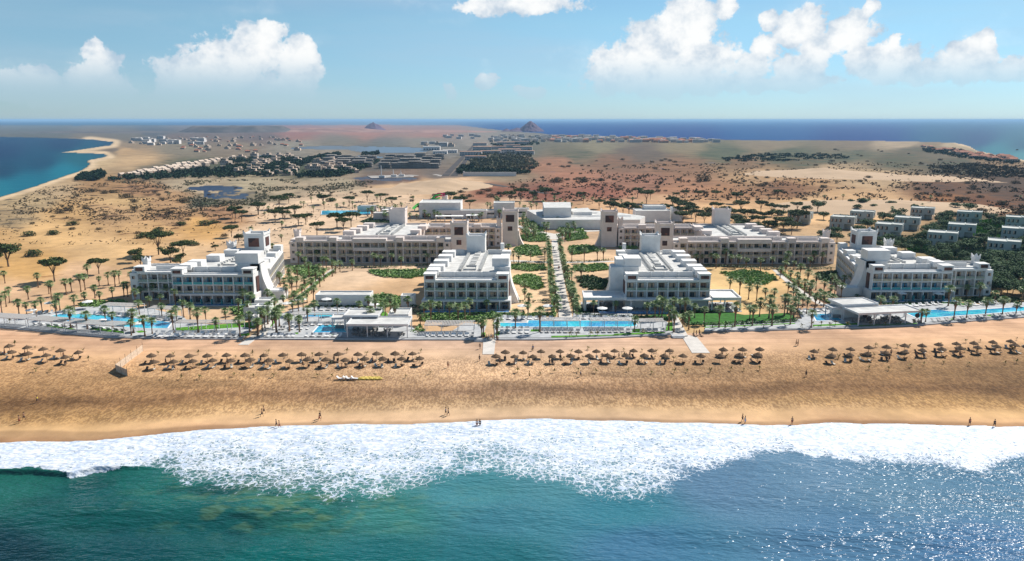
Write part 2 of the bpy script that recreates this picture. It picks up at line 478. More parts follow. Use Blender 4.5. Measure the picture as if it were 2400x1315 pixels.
# ------------------------------------------------------------------ land
# place in the photo, colour of the bare soil, share of scrub, colour of the scrub
SAND, PALE = (222, 182, 142), (232, 200, 166)
OCHRE, BROWN, RED, GREY = (200, 160, 108), (160, 116, 74), (160, 104, 78), (150, 132, 116)
DK, DKG, GRN = (70, 50, 36), (92, 84, 70), (74, 84, 58)
ZONES = [
 (-300,430,(196,170,130),.3,DKG),(60,470,(190,164,124),.45,DKG),(20,510,(176,150,112),.55,DKG),(120,440,(196,168,130),.3,DKG),(180,500,OCHRE,.45,DK),(0,560,OCHRE,.25,DK),(-300,600,OCHRE,.3,DK),
 (230,372,(204,176,134),.1,DKG),(290,352,(196,162,118),.2,DKG),(320,380,(206,172,128),.15,DKG),(360,400,(120,110,90),.5,GRN),
 (240,435,(172,134,92),.5,DK),(330,445,(180,138,98),.6,DK),(300,470,(206,170,120),.35,DK),(400,470,(190,150,108),.4,DK),(450,430,(190,170,140),.35,DKG),
 (250,500,(196,158,114),.5,DK),(400,510,(188,148,106),.6,DK),(520,500,(176,134,98),.5,DK),(600,430,(182,166,136),.4,DKG),(700,440,(176,156,128),.4,DKG),(480,475,(120,116,100),.55,GRN),(600,470,(140,128,104),.5,GRN),
 (130,540,(222,180,124),.2,OCHRE),(350,545,(212,170,118),.35,BROWN),(470,530,(216,168,104),.25,BROWN),(250,590,(222,182,130),.15,BROWN),(80,620,(214,168,106),.2,BROWN),(-200,700,OCHRE,.2,BROWN),(200,650,SAND,.1,BROWN),(60,700,SAND,.08,BROWN),(380,640,SAND,.1,BROWN),
 (620,560,PALE,.05,BROWN),(720,500,PALE,.1,BROWN),(800,540,PALE,.03,BROWN),(760,470,PALE,.12,BROWN),(640,490,PALE,.15,BROWN),(900,470,PALE,.1,BROWN),
 (900,440,(222,184,142),.15,BROWN),(1030,440,(232,192,150),.02,BROWN),(1080,430,(228,190,150),.02,BROWN),(980,430,(214,176,134),.2,BROWN),(790,430,(176,160,132),.35,DKG),
 (880,425,(104,88,80),.3,DKG),(960,420,(120,96,84),.3,DKG),(1040,410,(120,108,98),.3,DKG),
 (1150,450,RED,.4,DK),(1250,455,(150,92,72),.4,DK),(1400,450,(168,108,84),.4,DK),(1500,430,(176,124,96),.45,DK),(1350,420,(190,134,104),.35,DK),(1600,440,(186,134,98),.35,DK),
 (1200,480,(222,186,150),.06,BROWN),(1400,490,(216,172,130),.15,BROWN),(1550,480,(220,176,134),.15,BROWN),(1700,490,(222,178,130),.1,BROWN),(1900,480,(226,184,134),.08,BROWN),(2100,485,(226,186,138),.02,BROWN),(2000,460,(214,172,124),.15,BROWN),
 (1700,450,(184,134,92),.4,DK),(1850,440,(150,104,66),.5,DK),(1780,410,(206,166,120),.2,DK),(1950,405,(218,184,142),.05,DK),(2050,415,(214,180,136),.08,DK),(1900,425,(196,152,104),.2,DK),(2200,440,(110,70,36),.5,DK),(2300,480,(120,72,32),.5,DK),(2200,470,(150,98,50),.4,DK),(2400,450,(96,62,34),.5,DK),(2600,500,(120,80,50),.5,DK),(2350,430,(92,66,42),.55,DK),(2300,540,(88,86,58),.5,GRN),(2500,600,(90,88,60),.5,GRN),
 (1300,390,(180,132,102),.35,DK),(1450,380,(150,112,84),.45,DKG),(1600,390,(160,118,84),.45,DK),(1750,380,(150,116,80),.45,GRN),(1900,380,(110,98,66),.55,GRN),(2100,375,(100,92,62),.6,GRN),(2250,390,(92,82,56),.6,GRN),(2350,375,(150,120,84),.3,GRN),
 (1350,360,(118,112,88),.5,GRN),(1500,360,(120,104,88),.5,DKG),(1700,360,(104,108,78),.6,GRN),(1850,362,(102,104,74),.6,GRN),(2000,360,(104,102,74),.55,GRN),(2150,355,(110,98,72),.5,GRN),
 (1400,345,(148,138,108),.3,GRN),(1600,340,(156,140,106),.3,GRN),(1800,342,(152,134,104),.3,DKG),(2000,342,(140,122,96),.3,DKG),(2200,340,(160,136,104),.25,DKG),(2100,334,(196,172,138),.05,DKG),(2240,337,(200,178,142),.05,DKG),
 (100,316,(100,100,92),.4,DKG),(300,318,(118,110,96),.4,DKG),(350,312,(90,90,90),.4,DKG),(450,320,(120,104,96),.5,DKG),(600,320,(116,98,92),.5,DKG),(560,345,(140,124,104),.45,DKG),(420,350,(142,130,108),.4,DKG),(700,312,(160,112,98),.3,DKG),(850,310,(176,128,112),.2,DKG),(1000,312,(166,126,112),.25,DKG),
 (700,340,(150,142,126),.4,DKG),(800,330,(132,124,110),.45,DKG),(900,340,(116,116,110),.4,DKG),(760,360,(150,138,120),.35,DKG),(700,370,(140,132,118),.35,DKG),(1000,330,(136,130,118),.35,DKG),(1150,330,(150,140,128),.3,DKG),(1200,345,(120,120,104),.4,GRN),(1050,345,(126,122,114),.3,DKG),(300,345,(150,130,104),.35,DKG),(250,352,(120,106,88),.35,DKG),
 (450,390,(90,92,70),.5,GRN),(700,395,(84,88,66),.5,GRN),(900,385,(104,98,90),.4,DKG),(960,375,(110,104,96),.4,DKG),(1150,390,(112,104,80),.5,GRN),(1180,410,(160,140,112),.3,GRN),
 (850,620,PALE,.03,BROWN),(950,690,(226,186,142),.02,BROWN),(1230,640,(234,200,158),.03,BROWN),(1230,700,(234,200,160),.02,BROWN),(1400,640,(232,196,156),.03,BROWN),(1700,680,(226,190,134),.02,BROWN),(1800,660,(224,186,130),.05,BROWN),(1500,560,(214,180,146),.1,BROWN),(1850,600,(190,160,124),.3,GRN),(1930,700,(196,158,124),.1,BROWN),(2100,650,(170,150,110),.3,GRN),(2300,700,(200,166,120),.2,GRN),(550,720,(224,188,150),.05,BROWN),(450,600,(228,190,146),.05,BROWN),(2700,700,(200,166,120),.2,GRN),
]
BEACH = [(0.0,(226,182,146)),(.06,(214,170,134)),(.12,(220,176,138)),(.3,(216,172,126)),(.5,(206,162,112)),(.62,(192,148,100)),(.70,(160,120,80)),(.76,(178,136,90)),(.82,(206,162,106)),(.9,(224,180,126)),(.96,(226,180,130)),(1.0,(206,158,114)),(1.05,(150,120,84)),(1.6,(60,70,60))]
def tolin(c):
    c = np.asarray(c, float) / 255.0
    return np.where(c <= 0.04045, c / 12.92, ((c + 0.055) / 1.055) ** 2.4)

rows = np.concatenate([np.arange(290.5, 302.5, 1.5), np.arange(302.5, 330, 0.75), np.arange(330, 480, 1.5), np.arange(480, 780, 2.5), np.arange(780, 1045, 2.0), np.arange(1045, 1180, 6.0)])
cols = np.arange(-900, 3301, 5.0)
gx, gy = np.meshgrid(cols, rows)
GX, GY = atn(gx, gy)
num = np.zeros(gx.shape + (3,)); nsc = np.zeros(gx.shape + (3,)); ns = np.zeros(gx.shape); den = np.zeros(gx.shape)
wxn = 46 * (fbm(gx / 60.0, gy / 11.0, 4, 11) - 0.5)
wyn = 16 * (fbm(gx / 60.0, gy / 11.0, 4, 12) - 0.5)
for (zx, zy, c, s, sc_) in ZONES:
    vs = 3.2 if zy < 500 else 2.2
    d2 = (gx + wxn - zx) ** 2 + ((gy + wyn - zy) * vs) ** 2 + 60.0
    k = d2 ** -2.2
    den += k
    ns += k * s
    num += k[..., None] * tolin(c)
    nsc += k[..., None] * tolin(sc_)
land = num / den[..., None]; scrub = ns / den; scol = nsc / den[..., None]
# beach band between promenade and waves
pl_ = line_y(PROM, gx)
ysh = shore_Y(GX)
# fraction measured on the ground
PX, PY = atn(PROM[:, 0], PROM[:, 1])
prom_Y = np.interp(GX, PX, PY)
fb = (prom_Y - GY) / np.maximum(prom_Y - ysh, 5)
fw = fb + 0.05 * (fbm(GX / 26.0, GY / 9.0, 3, 21) - 0.5) * 2
bt = np.array([b[0] for b in BEACH]); bcx = tolin([b[1] for b in BEACH])
bcol = np.stack([np.interp(fw, bt, bcx[:, k]) for k in range(3)], -1)
grey_ = bcol.mean(-1, keepdims=True)
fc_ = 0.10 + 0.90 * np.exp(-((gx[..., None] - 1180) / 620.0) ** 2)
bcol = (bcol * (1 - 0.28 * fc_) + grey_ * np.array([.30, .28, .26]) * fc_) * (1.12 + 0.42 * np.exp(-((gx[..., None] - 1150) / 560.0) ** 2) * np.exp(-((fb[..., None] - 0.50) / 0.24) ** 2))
band_dark = 1 - 0.50 * np.clip((gx - 1350) / 1000.0, 0, 1)[..., None] * np.exp(-((fb - 0.6) / 0.24) ** 2)[..., None] - 0.22 * np.clip((500 - gx) / 600.0, 0, 1)[..., None] * np.exp(-((fb - 0.68) / 0.2) ** 2)[..., None]  # darker band of sand towards the right and left ends of the beach
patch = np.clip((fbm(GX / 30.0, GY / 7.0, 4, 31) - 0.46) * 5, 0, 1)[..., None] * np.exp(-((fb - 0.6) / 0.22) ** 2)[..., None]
bcol = bcol * band_dark * (1 - 0.30 * patch)
wet = np.clip((fb - (0.965 - 0.06 * np.clip((600 - gx) / 600.0, 0, 1))) / 0.015, 0, 1)[..., None]
bcol = bcol * (1 - 0.30 * wet)
isb = np.clip((fb + 0.0) / 0.004, 0, 1) * (gy > 700)
rough_sand = isb * np.clip((fb - 0.24) / 0.1, 0, 1) * np.clip((0.90 - fb) / 0.05, 0, 1)
groomed = isb * np.clip((0.22 - fb) / 0.04, 0, 1)
col = land * (1 - isb[..., None]) + bcol * isb[..., None]
scrub = scrub * (1 - isb)
# broad tone drift of the bare land
tone = 1 + 0.22 * (fbm(GX / (GY * 0.05), GY / (GY * 0.05) * 6 + gy / 30.0, 4, 41) - 0.5) * (1 - isb)
col = col * tone[..., None]
col = col * (1 - 0.24 * np.clip((500 - gy) / 60.0, 0, 1) * np.clip((gx - 1050) / 150.0, 0.3, 1))[..., None]
# heights
z = np.where(gy > 690, beach_z(GX, GY), 0.0)
bay = inside(BAY, gx + 3 * (vnoise(gx / 25.0, gy / 4.0, 61) - 0.5), gy)
off = gy < line_y(EDGE, gx) + 1.2 * (vnoise(gx / 30.0, gy * 0, 62) - 0.5)
wet_ = bay | off
# sandy rim along the left bay
rim = np.clip(1 - seg_dist(BAY[3:], gx, gy) / 26.0, 0, 1)
rim2 = np.clip(1 - seg_dist([(2240, 334), (2275, 343), (2291, 352), (2344, 363), (2400, 374), (2600, 410)], gx - 14, gy) / 22.0, 0, 1)
rimf = np.clip(np.maximum(rim, rim2) * 2.2, 0, 1)[..., None]
col = col * (1 - rimf) + tolin((222, 194, 156)) * rimf
scrub = scrub * (1 - rimf[..., 0])
z = np.where(wet_, -7.0, z)
dune = np.clip((GY - 420) / 500, 0, 1) * (gy > 380) * (gy < 690)
z = z + np.where(wet_, 0, dune * 1.8 * (fbm(GX / 55.0, GY / 40.0, 3, 71) - 0.5)) * 0.8
# lagoons lie below the soil
def blob(cx, cy, rx, ry, n=0.5, sd_=81):
    q = ((gx - cx) / rx) ** 2 + ((gy - cy) / ry) ** 2
    return q + n * (fbm(gx / 22.0, gy / 4.0, 3, sd_) - 0.5) * 2
lag = (blob(505, 441, 66, 6) < 1) | (blob(530, 455, 62, 14, 2.6) < .55) | (blob(920, 351, 95, 7, .3) < 1) | (blob(640, 367, 45, 5, .3) < 1) | (blob(800, 346, 110, 4, .9) < 1) | (blob(900, 418, 70, 5, 1.2) < 1) | (blob(860, 368, 60, 4, .9) < .8)
z = np.where(lag, -0.9, z)
col = np.where(lag[..., None], tolin((60, 64, 62)), col)
nr, nc = gx.shape
me = bpy.data.meshes.new('ground')
co = np.stack([GX, GY, z], -1).reshape(-1, 3)
idx = np.arange(nr * nc).reshape(nr, nc)
quads = np.stack([idx[1:, :-1], idx[1:, 1:], idx[:-1, 1:], idx[:-1, :-1]], -1).reshape(-1, 4)
def grid_mesh(me, co, quads):
    me.vertices.add(len(co)); me.vertices.foreach_set('co', co.astype(np.float32).ravel())
    me.loops.add(quads.size); me.loops.foreach_set('vertex_index', quads.astype(np.int32).ravel())
    me.polygons.add(len(quads)); me.polygons.foreach_set('loop_start', np.arange(0, quads.size, 4, dtype=np.int32))
    me.polygons.foreach_set('loop_total', np.full(len(quads), 4, np.int32))
    me.polygons.foreach_set('use_smooth', np.ones(len(quads), bool))
    me.update(calc_edges=True)
def set_col(me, name, c):
    a = me.color_attributes.new(name, 'FLOAT_COLOR', 'POINT')
    c4 = np.ones((c.shape[0], 4), np.float32); c4[:, :c.shape[1]] = c
    a.data.foreach_set('color', c4.ravel())
grid_mesh(me, co, quads)
K = 0.73
set_col(me, 'soil', (col * K).reshape(-1, 3))
set_col(me, 'scrubc', (scol * K * 0.9).reshape(-1, 3))
set_col(me, 'kind', np.stack([scrub, rough_sand, groomed], -1).reshape(-1, 3))
g = link('ground', me)
tag(g, kind='structure')

m = bpy.data.materials.new('ground'); m.use_nodes = True
t = NT(m.node_tree)
b = t.node('ShaderNodeBsdfPrincipled'); o = t.node('ShaderNodeOutputMaterial')
t.l.new(b.outputs[0], o.inputs[0])
P = t.pos()
sp = t.node('ShaderNodeSeparateXYZ'); t.put(sp.inputs[0], t.attr('kind'))
kS, kR, kG = sp.outputs
soil = t.attr('soil')
sx = t.node('ShaderNodeSeparateXYZ'); t.put(sx.inputs[0], P)
far = t.ramp(sx.outputs[1], 450, 1400)
n_near = t.noise(P, 0.16, 6.0, 0.65)
n_far = t.noise(P, 0.022, 7.0, 0.68)
n_mid = t.noise(P, 0.06, 6.0, 0.66)
sn = t.math('ADD', t.math('MULTIPLY', n_mid, t.math('SUBTRACT', 1.0, far)), t.math('MULTIPLY', n_far, far))
thr = t.math('SUBTRACT', 0.70, t.math('MULTIPLY', kS, 0.36))
sm = t.ramp(t.math('SUBTRACT', sn, thr), 0.0, 0.07)
c1 = t.mix(t.math('MULTIPLY', sm, 0.85), soil, t.attr('scrubc'))
spk = t.ramp(t.math('SUBTRACT', t.noise(P, 0.35, 4.0, 0.7), t.math('SUBTRACT', 0.80, t.math('MULTIPLY', kS, 0.38))), 0.0, 0.03)
c1 = t.mix(t.math('MULTIPLY', spk, t.math('MULTIPLY', t.math('SUBTRACT', 1.0, far), 0.8)), c1, t.mix(0.4, t.attr('scrubc'), (0.02, 0.016, 0.01)))
# soil tone variation
tv = t.ramp(t.noise(t.mapping(P, (1, .8, 1)), 0.03, 9.0, 0.68), 0.3, 0.7, True, 0.72, 1.15)
tv = t.math('MULTIPLY', tv, t.ramp(n_near, 0.3, 0.7, True, 0.88, 1.08))
c1 = t.mix(1.0, c1, t.vmath('MULTIPLY', (1, 1, 1), t.node('ShaderNodeCombineXYZ').outputs[0]), 'MIX') if False else c1
cmb = t.node('ShaderNodeCombineXYZ')
for i in range(3): t.put(cmb.inputs[i], tv)
c1 = t.vmath('MULTIPLY', c1, cmb.outputs[0])
# trodden sand
Pf = t.mapping(P, (1.0, 0.42, 1.0))
foot = t.noise(Pf, 1.9, 2.0, 0.7)
foot2 = t.noise(Pf, 0.7, 3.0, 0.6)
fm = t.ramp(t.math('ADD', t.math('MULTIPLY', foot, 0.65), t.math('MULTIPLY', foot2, 0.35)), 0.45, 0.56)
dark = t.vmath('MULTIPLY', c1, (0.42, 0.38, 0.37))
c1 = t.mix(t.math('MULTIPLY', t.math('SUBTRACT', 1.0, fm), t.math('MULTIPLY', kR, 0.66)), c1, dark)
speck = t.ramp(t.noise(Pf, 2.6, 1.0, 0.5), 0.58, 0.66)
c1 = t.mix(t.math('MULTIPLY', speck, t.math('MULTIPLY', kR, 0.35)), c1, t.vmath('MULTIPLY', c1, (1.5, 1.35, 1.0)))
# raked tracks beside the promenade
gr = t.noise(t.mapping(P, (0.012, 0.55, 1.0), (0, 0, R(-1))), 1.6, 3.0, 0.55)
c1 = t.mix(t.math('MULTIPLY', t.ramp(gr, 0.50, 0.60), t.math('MULTIPLY', kG, 0.40)), c1, t.vmath('MULTIPLY', c1, (0.60, 0.54, 0.50)))
t.put(b.inputs['Base Color'], c1)
b.inputs['Roughness'].default_value = 0.95
b.inputs['Specular IOR Level'].default_value = 0.1
bn = t.node('ShaderNodeBump'); bn.inputs['Distance'].default_value = 0.35
t.put(bn.inputs['Strength'], t.math('MULTIPLY_ADD', kR, 0.55, 0.15))
hh = t.math('ADD', t.math('MULTIPLY', foot, 0.6), t.math('MULTIPLY', t.noise(t.mapping(P, (0.4, 1.0, 1)), 0.35, 3.0, 0.6), 1.0))
t.put(bn.inputs['Height'], hh)
t.l.new(bn.outputs[0], b.inputs['Normal'])
me.materials.append(m)

# ------------------------------------------------------------------ sea
SEA_Z = -0.5
rows = np.concatenate([281.0 + np.array([0.0, 1.5, 3, 5, 8]), np.arange(292, 330, 4.0), np.arange(330, 640, 8.0), np.arange(640, 970, 30.0), np.arange(970, 1340, 2.0), np.arange(1340, 1900, 14.0)])
cols = np.arange(-1500, 3900, 7.0)
gx, gy = np.meshgrid(cols, rows)
SX, SY = atn(gx, gy, SEA_Z)
ys = shore_Y(SX)
FX, FY = atn(FOAM[:, 0], FOAM[:, 1])
yf = np.interp(SX, FX, FY)
wob = 6.0 * (fbm(SX / 14.0, SY / 14.0, 3, 91) - 0.5) + 4.5 * (fbm(SX / 3.2, SY / 3.2, 4, 92) - 0.5)
tt = (ys - SY) / np.maximum(ys - yf, 2.0)
tt2 = (ys - SY + wob) / np.maximum(ys - yf, 2.0)
right = np.clip((gx - 1500) / 350.0, 0, 1)
D = np.interp(tt2, [-0.3, 0.0, 0.2, 0.5, 0.8, 0.98, 1.06, 1.2], [1.0, .97, .78, .56, .44, .32, 0.14, 0.0])
Dr = np.interp(tt2, [-0.3, 0.0, 0.5, 0.8, 0.97, 1.1, 1.5], [1.0, 1.0, .90, .74, .42, .14, 0.0])
Dl = np.interp(tt2, [-0.3, 0.0, 0.4, 0.7, 0.93, 0.97], [1.0, .98, .88, .8, .85, 0.0])
left = np.clip((380 - gx) / 120.0, 0, 1)
D = D * (1 - right) + Dr * right
D = D * (1 - left) + Dl * left
D = D * (gy > 900)
# sunlit chop on the right
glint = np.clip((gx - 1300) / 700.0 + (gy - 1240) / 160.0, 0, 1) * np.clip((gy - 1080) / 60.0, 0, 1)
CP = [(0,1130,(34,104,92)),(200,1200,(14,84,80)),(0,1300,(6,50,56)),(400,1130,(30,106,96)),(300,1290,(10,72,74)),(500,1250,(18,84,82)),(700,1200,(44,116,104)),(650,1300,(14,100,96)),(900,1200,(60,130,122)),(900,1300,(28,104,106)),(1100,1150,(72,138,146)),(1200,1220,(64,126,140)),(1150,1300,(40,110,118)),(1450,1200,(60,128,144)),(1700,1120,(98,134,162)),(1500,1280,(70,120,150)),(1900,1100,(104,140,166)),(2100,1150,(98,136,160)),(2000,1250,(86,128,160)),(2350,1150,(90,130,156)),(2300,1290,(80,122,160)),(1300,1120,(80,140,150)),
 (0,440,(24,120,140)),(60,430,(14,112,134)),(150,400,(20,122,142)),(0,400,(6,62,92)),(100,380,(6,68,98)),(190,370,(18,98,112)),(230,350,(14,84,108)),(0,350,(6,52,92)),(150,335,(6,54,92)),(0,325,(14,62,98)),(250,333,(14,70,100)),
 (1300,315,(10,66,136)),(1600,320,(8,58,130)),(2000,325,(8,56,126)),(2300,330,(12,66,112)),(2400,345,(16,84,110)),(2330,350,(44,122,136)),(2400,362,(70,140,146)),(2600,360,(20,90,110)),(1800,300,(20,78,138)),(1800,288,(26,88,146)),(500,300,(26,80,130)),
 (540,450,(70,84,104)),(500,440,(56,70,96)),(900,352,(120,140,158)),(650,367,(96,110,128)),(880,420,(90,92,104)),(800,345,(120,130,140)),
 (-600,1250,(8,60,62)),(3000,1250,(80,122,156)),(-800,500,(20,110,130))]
num = np.zeros(gx.shape + (3,)); den = np.zeros(gx.shape)
for (zx, zy, c) in CP:
    k = ((gx - zx) ** 2 + ((gy - zy) * 2.0) ** 2 + 300) ** -1.9
    den += k; num += k[..., None] * tolin(c)
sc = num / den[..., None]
# reef and weed on the bottom, seen through the water
reef = 0.75 * np.clip((fbm(SX / 3.4, SY / 2.2, 4, 95) - 0.53) * 7, 0, 1) * np.exp(-(((gx - 700) / 330.0) ** 2 + ((gy - 1185) / 55.0) ** 2))
weed = np.clip((fbm(SX / 9.0, SY / 4.5, 4, 96) - 0.48) * 6, 0, 1) * np.exp(-(((gx - 450) / 420.0) ** 2 + ((gy - 1190) / 75.0) ** 2))
sc = sc * (1 - 0.55 * weed[..., None])
sc = sc * (1 - 0.6 * reef[..., None]) + tolin((120, 146, 92)) * 0.6 * reef[..., None]
me = bpy.data.meshes.new('sea')
zz = np.full(gx.shape, SEA_Z)
lip = np.exp(-((tt - 0.96) / 0.035) ** 2) * 1.0 * left
swell = np.clip((SY < ys) * (SY < 240), 0, 1) * 2.5 * (fbm(SX / 48.0 + SY / 60.0, SY / 13.0, 2, 97) - 0.5)
zz = zz + (lip + swell * np.clip(tt - 0.3, 0, 1)) * (gy > 900) + 0.16 * np.clip(D - 0.4, 0, 1) * fbm(SX / 1.6, SY / 1.6, 3, 98) * (tt > 0.03)
co = np.stack([SX, SY, zz], -1).reshape(-1, 3)
nr, nc = gx.shape
idx = np.arange(nr * nc).reshape(nr, nc)
quads = np.stack([idx[1:, :-1], idx[1:, 1:], idx[:-1, 1:], idx[:-1, :-1]], -1).reshape(-1, 4)
grid_mesh(me, co, quads)
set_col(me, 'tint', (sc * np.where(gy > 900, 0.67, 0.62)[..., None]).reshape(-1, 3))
set_col(me, 'surf', np.stack([D, glint, (gy > 900) * 1.0], -1).reshape(-1, 3))
sea = link('sea', me)
tag(sea, kind='structure')
m = bpy.data.materials.new('sea'); m.use_nodes = True
t = NT(m.node_tree)
b = t.node('ShaderNodeBsdfPrincipled'); o = t.node('ShaderNodeOutputMaterial')
P = t.pos()
sp = t.node('ShaderNodeSeparateXYZ'); t.put(sp.inputs[0], t.attr('surf'))
Dn, Gl, Nr = sp.outputs
wp = t.vmath('MULTIPLY_ADD', t.vmath('SUBTRACT', t.noise(P, 0.6, 4.0, 0.6, 0, True), (0.5, 0.5, 0.5)), (2.6, 2.6, 0), P)
v1 = t.node('ShaderNodeTexVoronoi', feature='DISTANCE_TO_EDGE'); t.put(v1.inputs['Vector'], wp); v1.inputs['Scale'].default_value = 0.72
v2 = t.node('ShaderNodeTexVoronoi', feature='DISTANCE_TO_EDGE'); t.put(v2.inputs['Vector'], t.vmath('ADD', wp, (7.1, 3.3, 0))); v2.inputs['Scale'].default_value = 1.9
nz = t.noise(P, 0.9, 5.0, 0.65)
nb = t.noise(P, 0.16, 3.0, 0.55)
e1 = t.math('MINIMUM', t.math('MULTIPLY', v1.outputs[0], 1.0), t.math('MULTIPLY_ADD', v2.outputs[0], 0.8, 0.05))
fld = t.math('ADD', e1, t.math('MULTIPLY', t.math('SUBTRACT', nz, 0.5), 0.35))
lim = t.math('MULTIPLY_ADD', t.math('MULTIPLY', Dn, t.ramp(nb, 0.3, 0.7, True, 0.72, 1.25)), 0.46, -0.10)
foam = t.ramp(t.math('SUBTRACT', fld, lim), 0.05, -0.05)
foam = t.math('MULTIPLY', foam, t.ramp(Dn, 0.0, 0.12))
film = t.math('MULTIPLY', t.ramp(Dn, 0.2, 0.8), 0.40)
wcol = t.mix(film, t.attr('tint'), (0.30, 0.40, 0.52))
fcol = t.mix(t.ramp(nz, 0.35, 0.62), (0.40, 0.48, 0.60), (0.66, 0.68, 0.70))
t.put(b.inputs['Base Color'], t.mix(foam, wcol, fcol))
t.put(b.inputs['Roughness'], t.math('ADD', t.math('MULTIPLY_ADD', foam, 0.55, 0.075), t.math('MULTIPLY', t.math('SUBTRACT', 1.0, Nr), 0.35)))
b.inputs['IOR'].default_value = 1.33
t.put(b.inputs['Specular IOR Level'], t.math('MULTIPLY_ADD', Nr, 0.47, 0.03))
bn = t.node('ShaderNodeBump')
w1 = t.noise(t.mapping(P, (0.8, 1.9, 1.0), (0, 0, R(18))), 0.36, 2.2, 0.6)
w2 = t.noise(t.mapping(P, (0.62, 1.8, 1.0), (0, 0, R(-14))), 1.5, 1.0, 0.5)
farw = t.noise(P, 0.03, 4.0, 0.6)
hgt = t.math('MULTIPLY', t.math('ADD', t.math('MULTIPLY', w1, 1.3), t.math('MULTIPLY', w2, 0.33)), Nr)
hgt = t.math('ADD', hgt, t.math('MULTIPLY', t.math('SUBTRACT', 1.0, Nr), t.math('MULTIPLY', farw, 3.0)))
hgt = t.math('ADD', hgt, t.math('MULTIPLY', foam, 0.12))
t.put(bn.inputs['Height'], hgt)
t.put(bn.inputs['Strength'], t.math('MULTIPLY_ADD', Gl, 0.06, 0.44))
bn.inputs['Distance'].default_value = 1.0
t.l.new(bn.outputs[0], b.inputs['Normal'])
t.l.new(b.outputs[0], o.inputs[0])
me.materials.append(m)

# ------------------------------------------------------------------ hills
def hill(name, cx, cy, rx, ry, h, seed, mat, flat=0.0, n=60):
    c = at(cx, cy)
    X, Y = np.meshgrid(np.linspace(-1, 1, n), np.linspace(-1, 1, n))
    r = np.sqrt(X ** 2 + Y ** 2)
    ang = np.arctan2(Y, X)
    prof = np.clip(1 - r, 0, 1) if flat == 0 else np.clip((1 - r) / (1 - flat), 0, 1)
    rid = 0.75 + 0.5 * fbm(ang * 3 + 10, r * 2 + 4, 3, seed)
    Z = h * prof ** 0.95 * rid + h * 0.16 * (fbm(X * 5 + 9, Y * 5 + 9, 4, seed + 3) - 0.5) * (prof > 0)
    Z[prof <= 0] = -3
    co = np.stack([X * rx + c.x, Y * ry + c.y, Z], -1).reshape(-1, 3)
    idx = np.arange(n * n).reshape(n, n)
    q = np.stack([idx[:-1, :-1], idx[:-1, 1:], idx[1:, 1:], idx[1:, :-1]], -1).reshape(-1, 4)
    me = bpy.data.meshes.new(name); grid_mesh(me, co, q); me.materials.append(M[mat])
    return tag(link(name, me), kind='structure')
pmat('volcano', (0.15, 0.105, 0.15), 0.95, 0.2, 0.03, 0.1, color2=(0.09, 0.065, 0.10))
pmat('mesa', (0.14, 0.12, 0.11), 0.95, 0.3, 0.01, 0.1, color2=(0.07, 0.065, 0.06))
pmat('red_hill', (0.34, 0.20, 0.16), 0.95, 0.3, 0.01, 0.1, color2=(0.20, 0.12, 0.10))
hill('mountain', 1243, 308, 84, 100, 60, 3, 'volcano')
hill('mountain', 1212, 308, 66, 90, 22, 5, 'volcano')
hill('mountain', 1187, 308, 34, 60, 17, 8, 'volcano')
hill('mountain', 876, 305, 82, 120, 50, 12, 'volcano')
hill('hill', 560, 309, 330, 300, 30, 21, 'mesa', 0.75)
hill('hill', 760, 308, 420, 300, 17, 25, 'red_hill', 0.55)
hill('hill', 1000, 309, 420, 300, 8, 27, 'red_hill', 0.5)
hill('hill', 250, 310, 500, 260, 6, 29, 'mesa', 0.4)
# drifting sand dunes
pmat('dune_sand', (0.46, 0.33, 0.215), 0.95, 0.05, 0.05, 0.1, 0.2, 0.4)
def dune(x, y, rx, ry, h, seed):
    c = at(x, y)
    n = 50
    X, Y = np.meshgrid(np.linspace(-1, 1, n), np.linspace(-1, 1, n))
    r = np.sqrt(X ** 2 + Y ** 2) + 0.25 * (fbm(X * 2 + 5, Y * 2 + 5, 3, seed) - 0.5)
    Z = h * np.clip(1 - r, 0, 1) ** 1.3 * (0.6 + 0.8 * fbm(X * 2 + 3, Y * 3 + 8, 3, seed + 1)) - 0.15
    co = np.stack([X * rx + c.x, Y * ry + c.y, Z], -1).reshape(-1, 3)
    idx = np.arange(n * n).reshape(n, n)
    q = np.stack([idx[:-1, :-1], idx[:-1, 1:], idx[1:, 1:], idx[1:, :-1]], -1).reshape(-1, 4)
    me = bpy.data.meshes.new('dune'); grid_mesh(me, co, q); me.materials.append(M['dune_sand'])
    return tag(link('dune', me), kind='structure')
dune(1040, 436, 52, 75, 9, 31); dune(955, 448, 60, 40, 4, 32); dune(1930, 409, 105, 90, 8, 33); dune(2080, 486, 95, 60, 6, 34); dune(2150, 418, 70, 60, 3, 35)
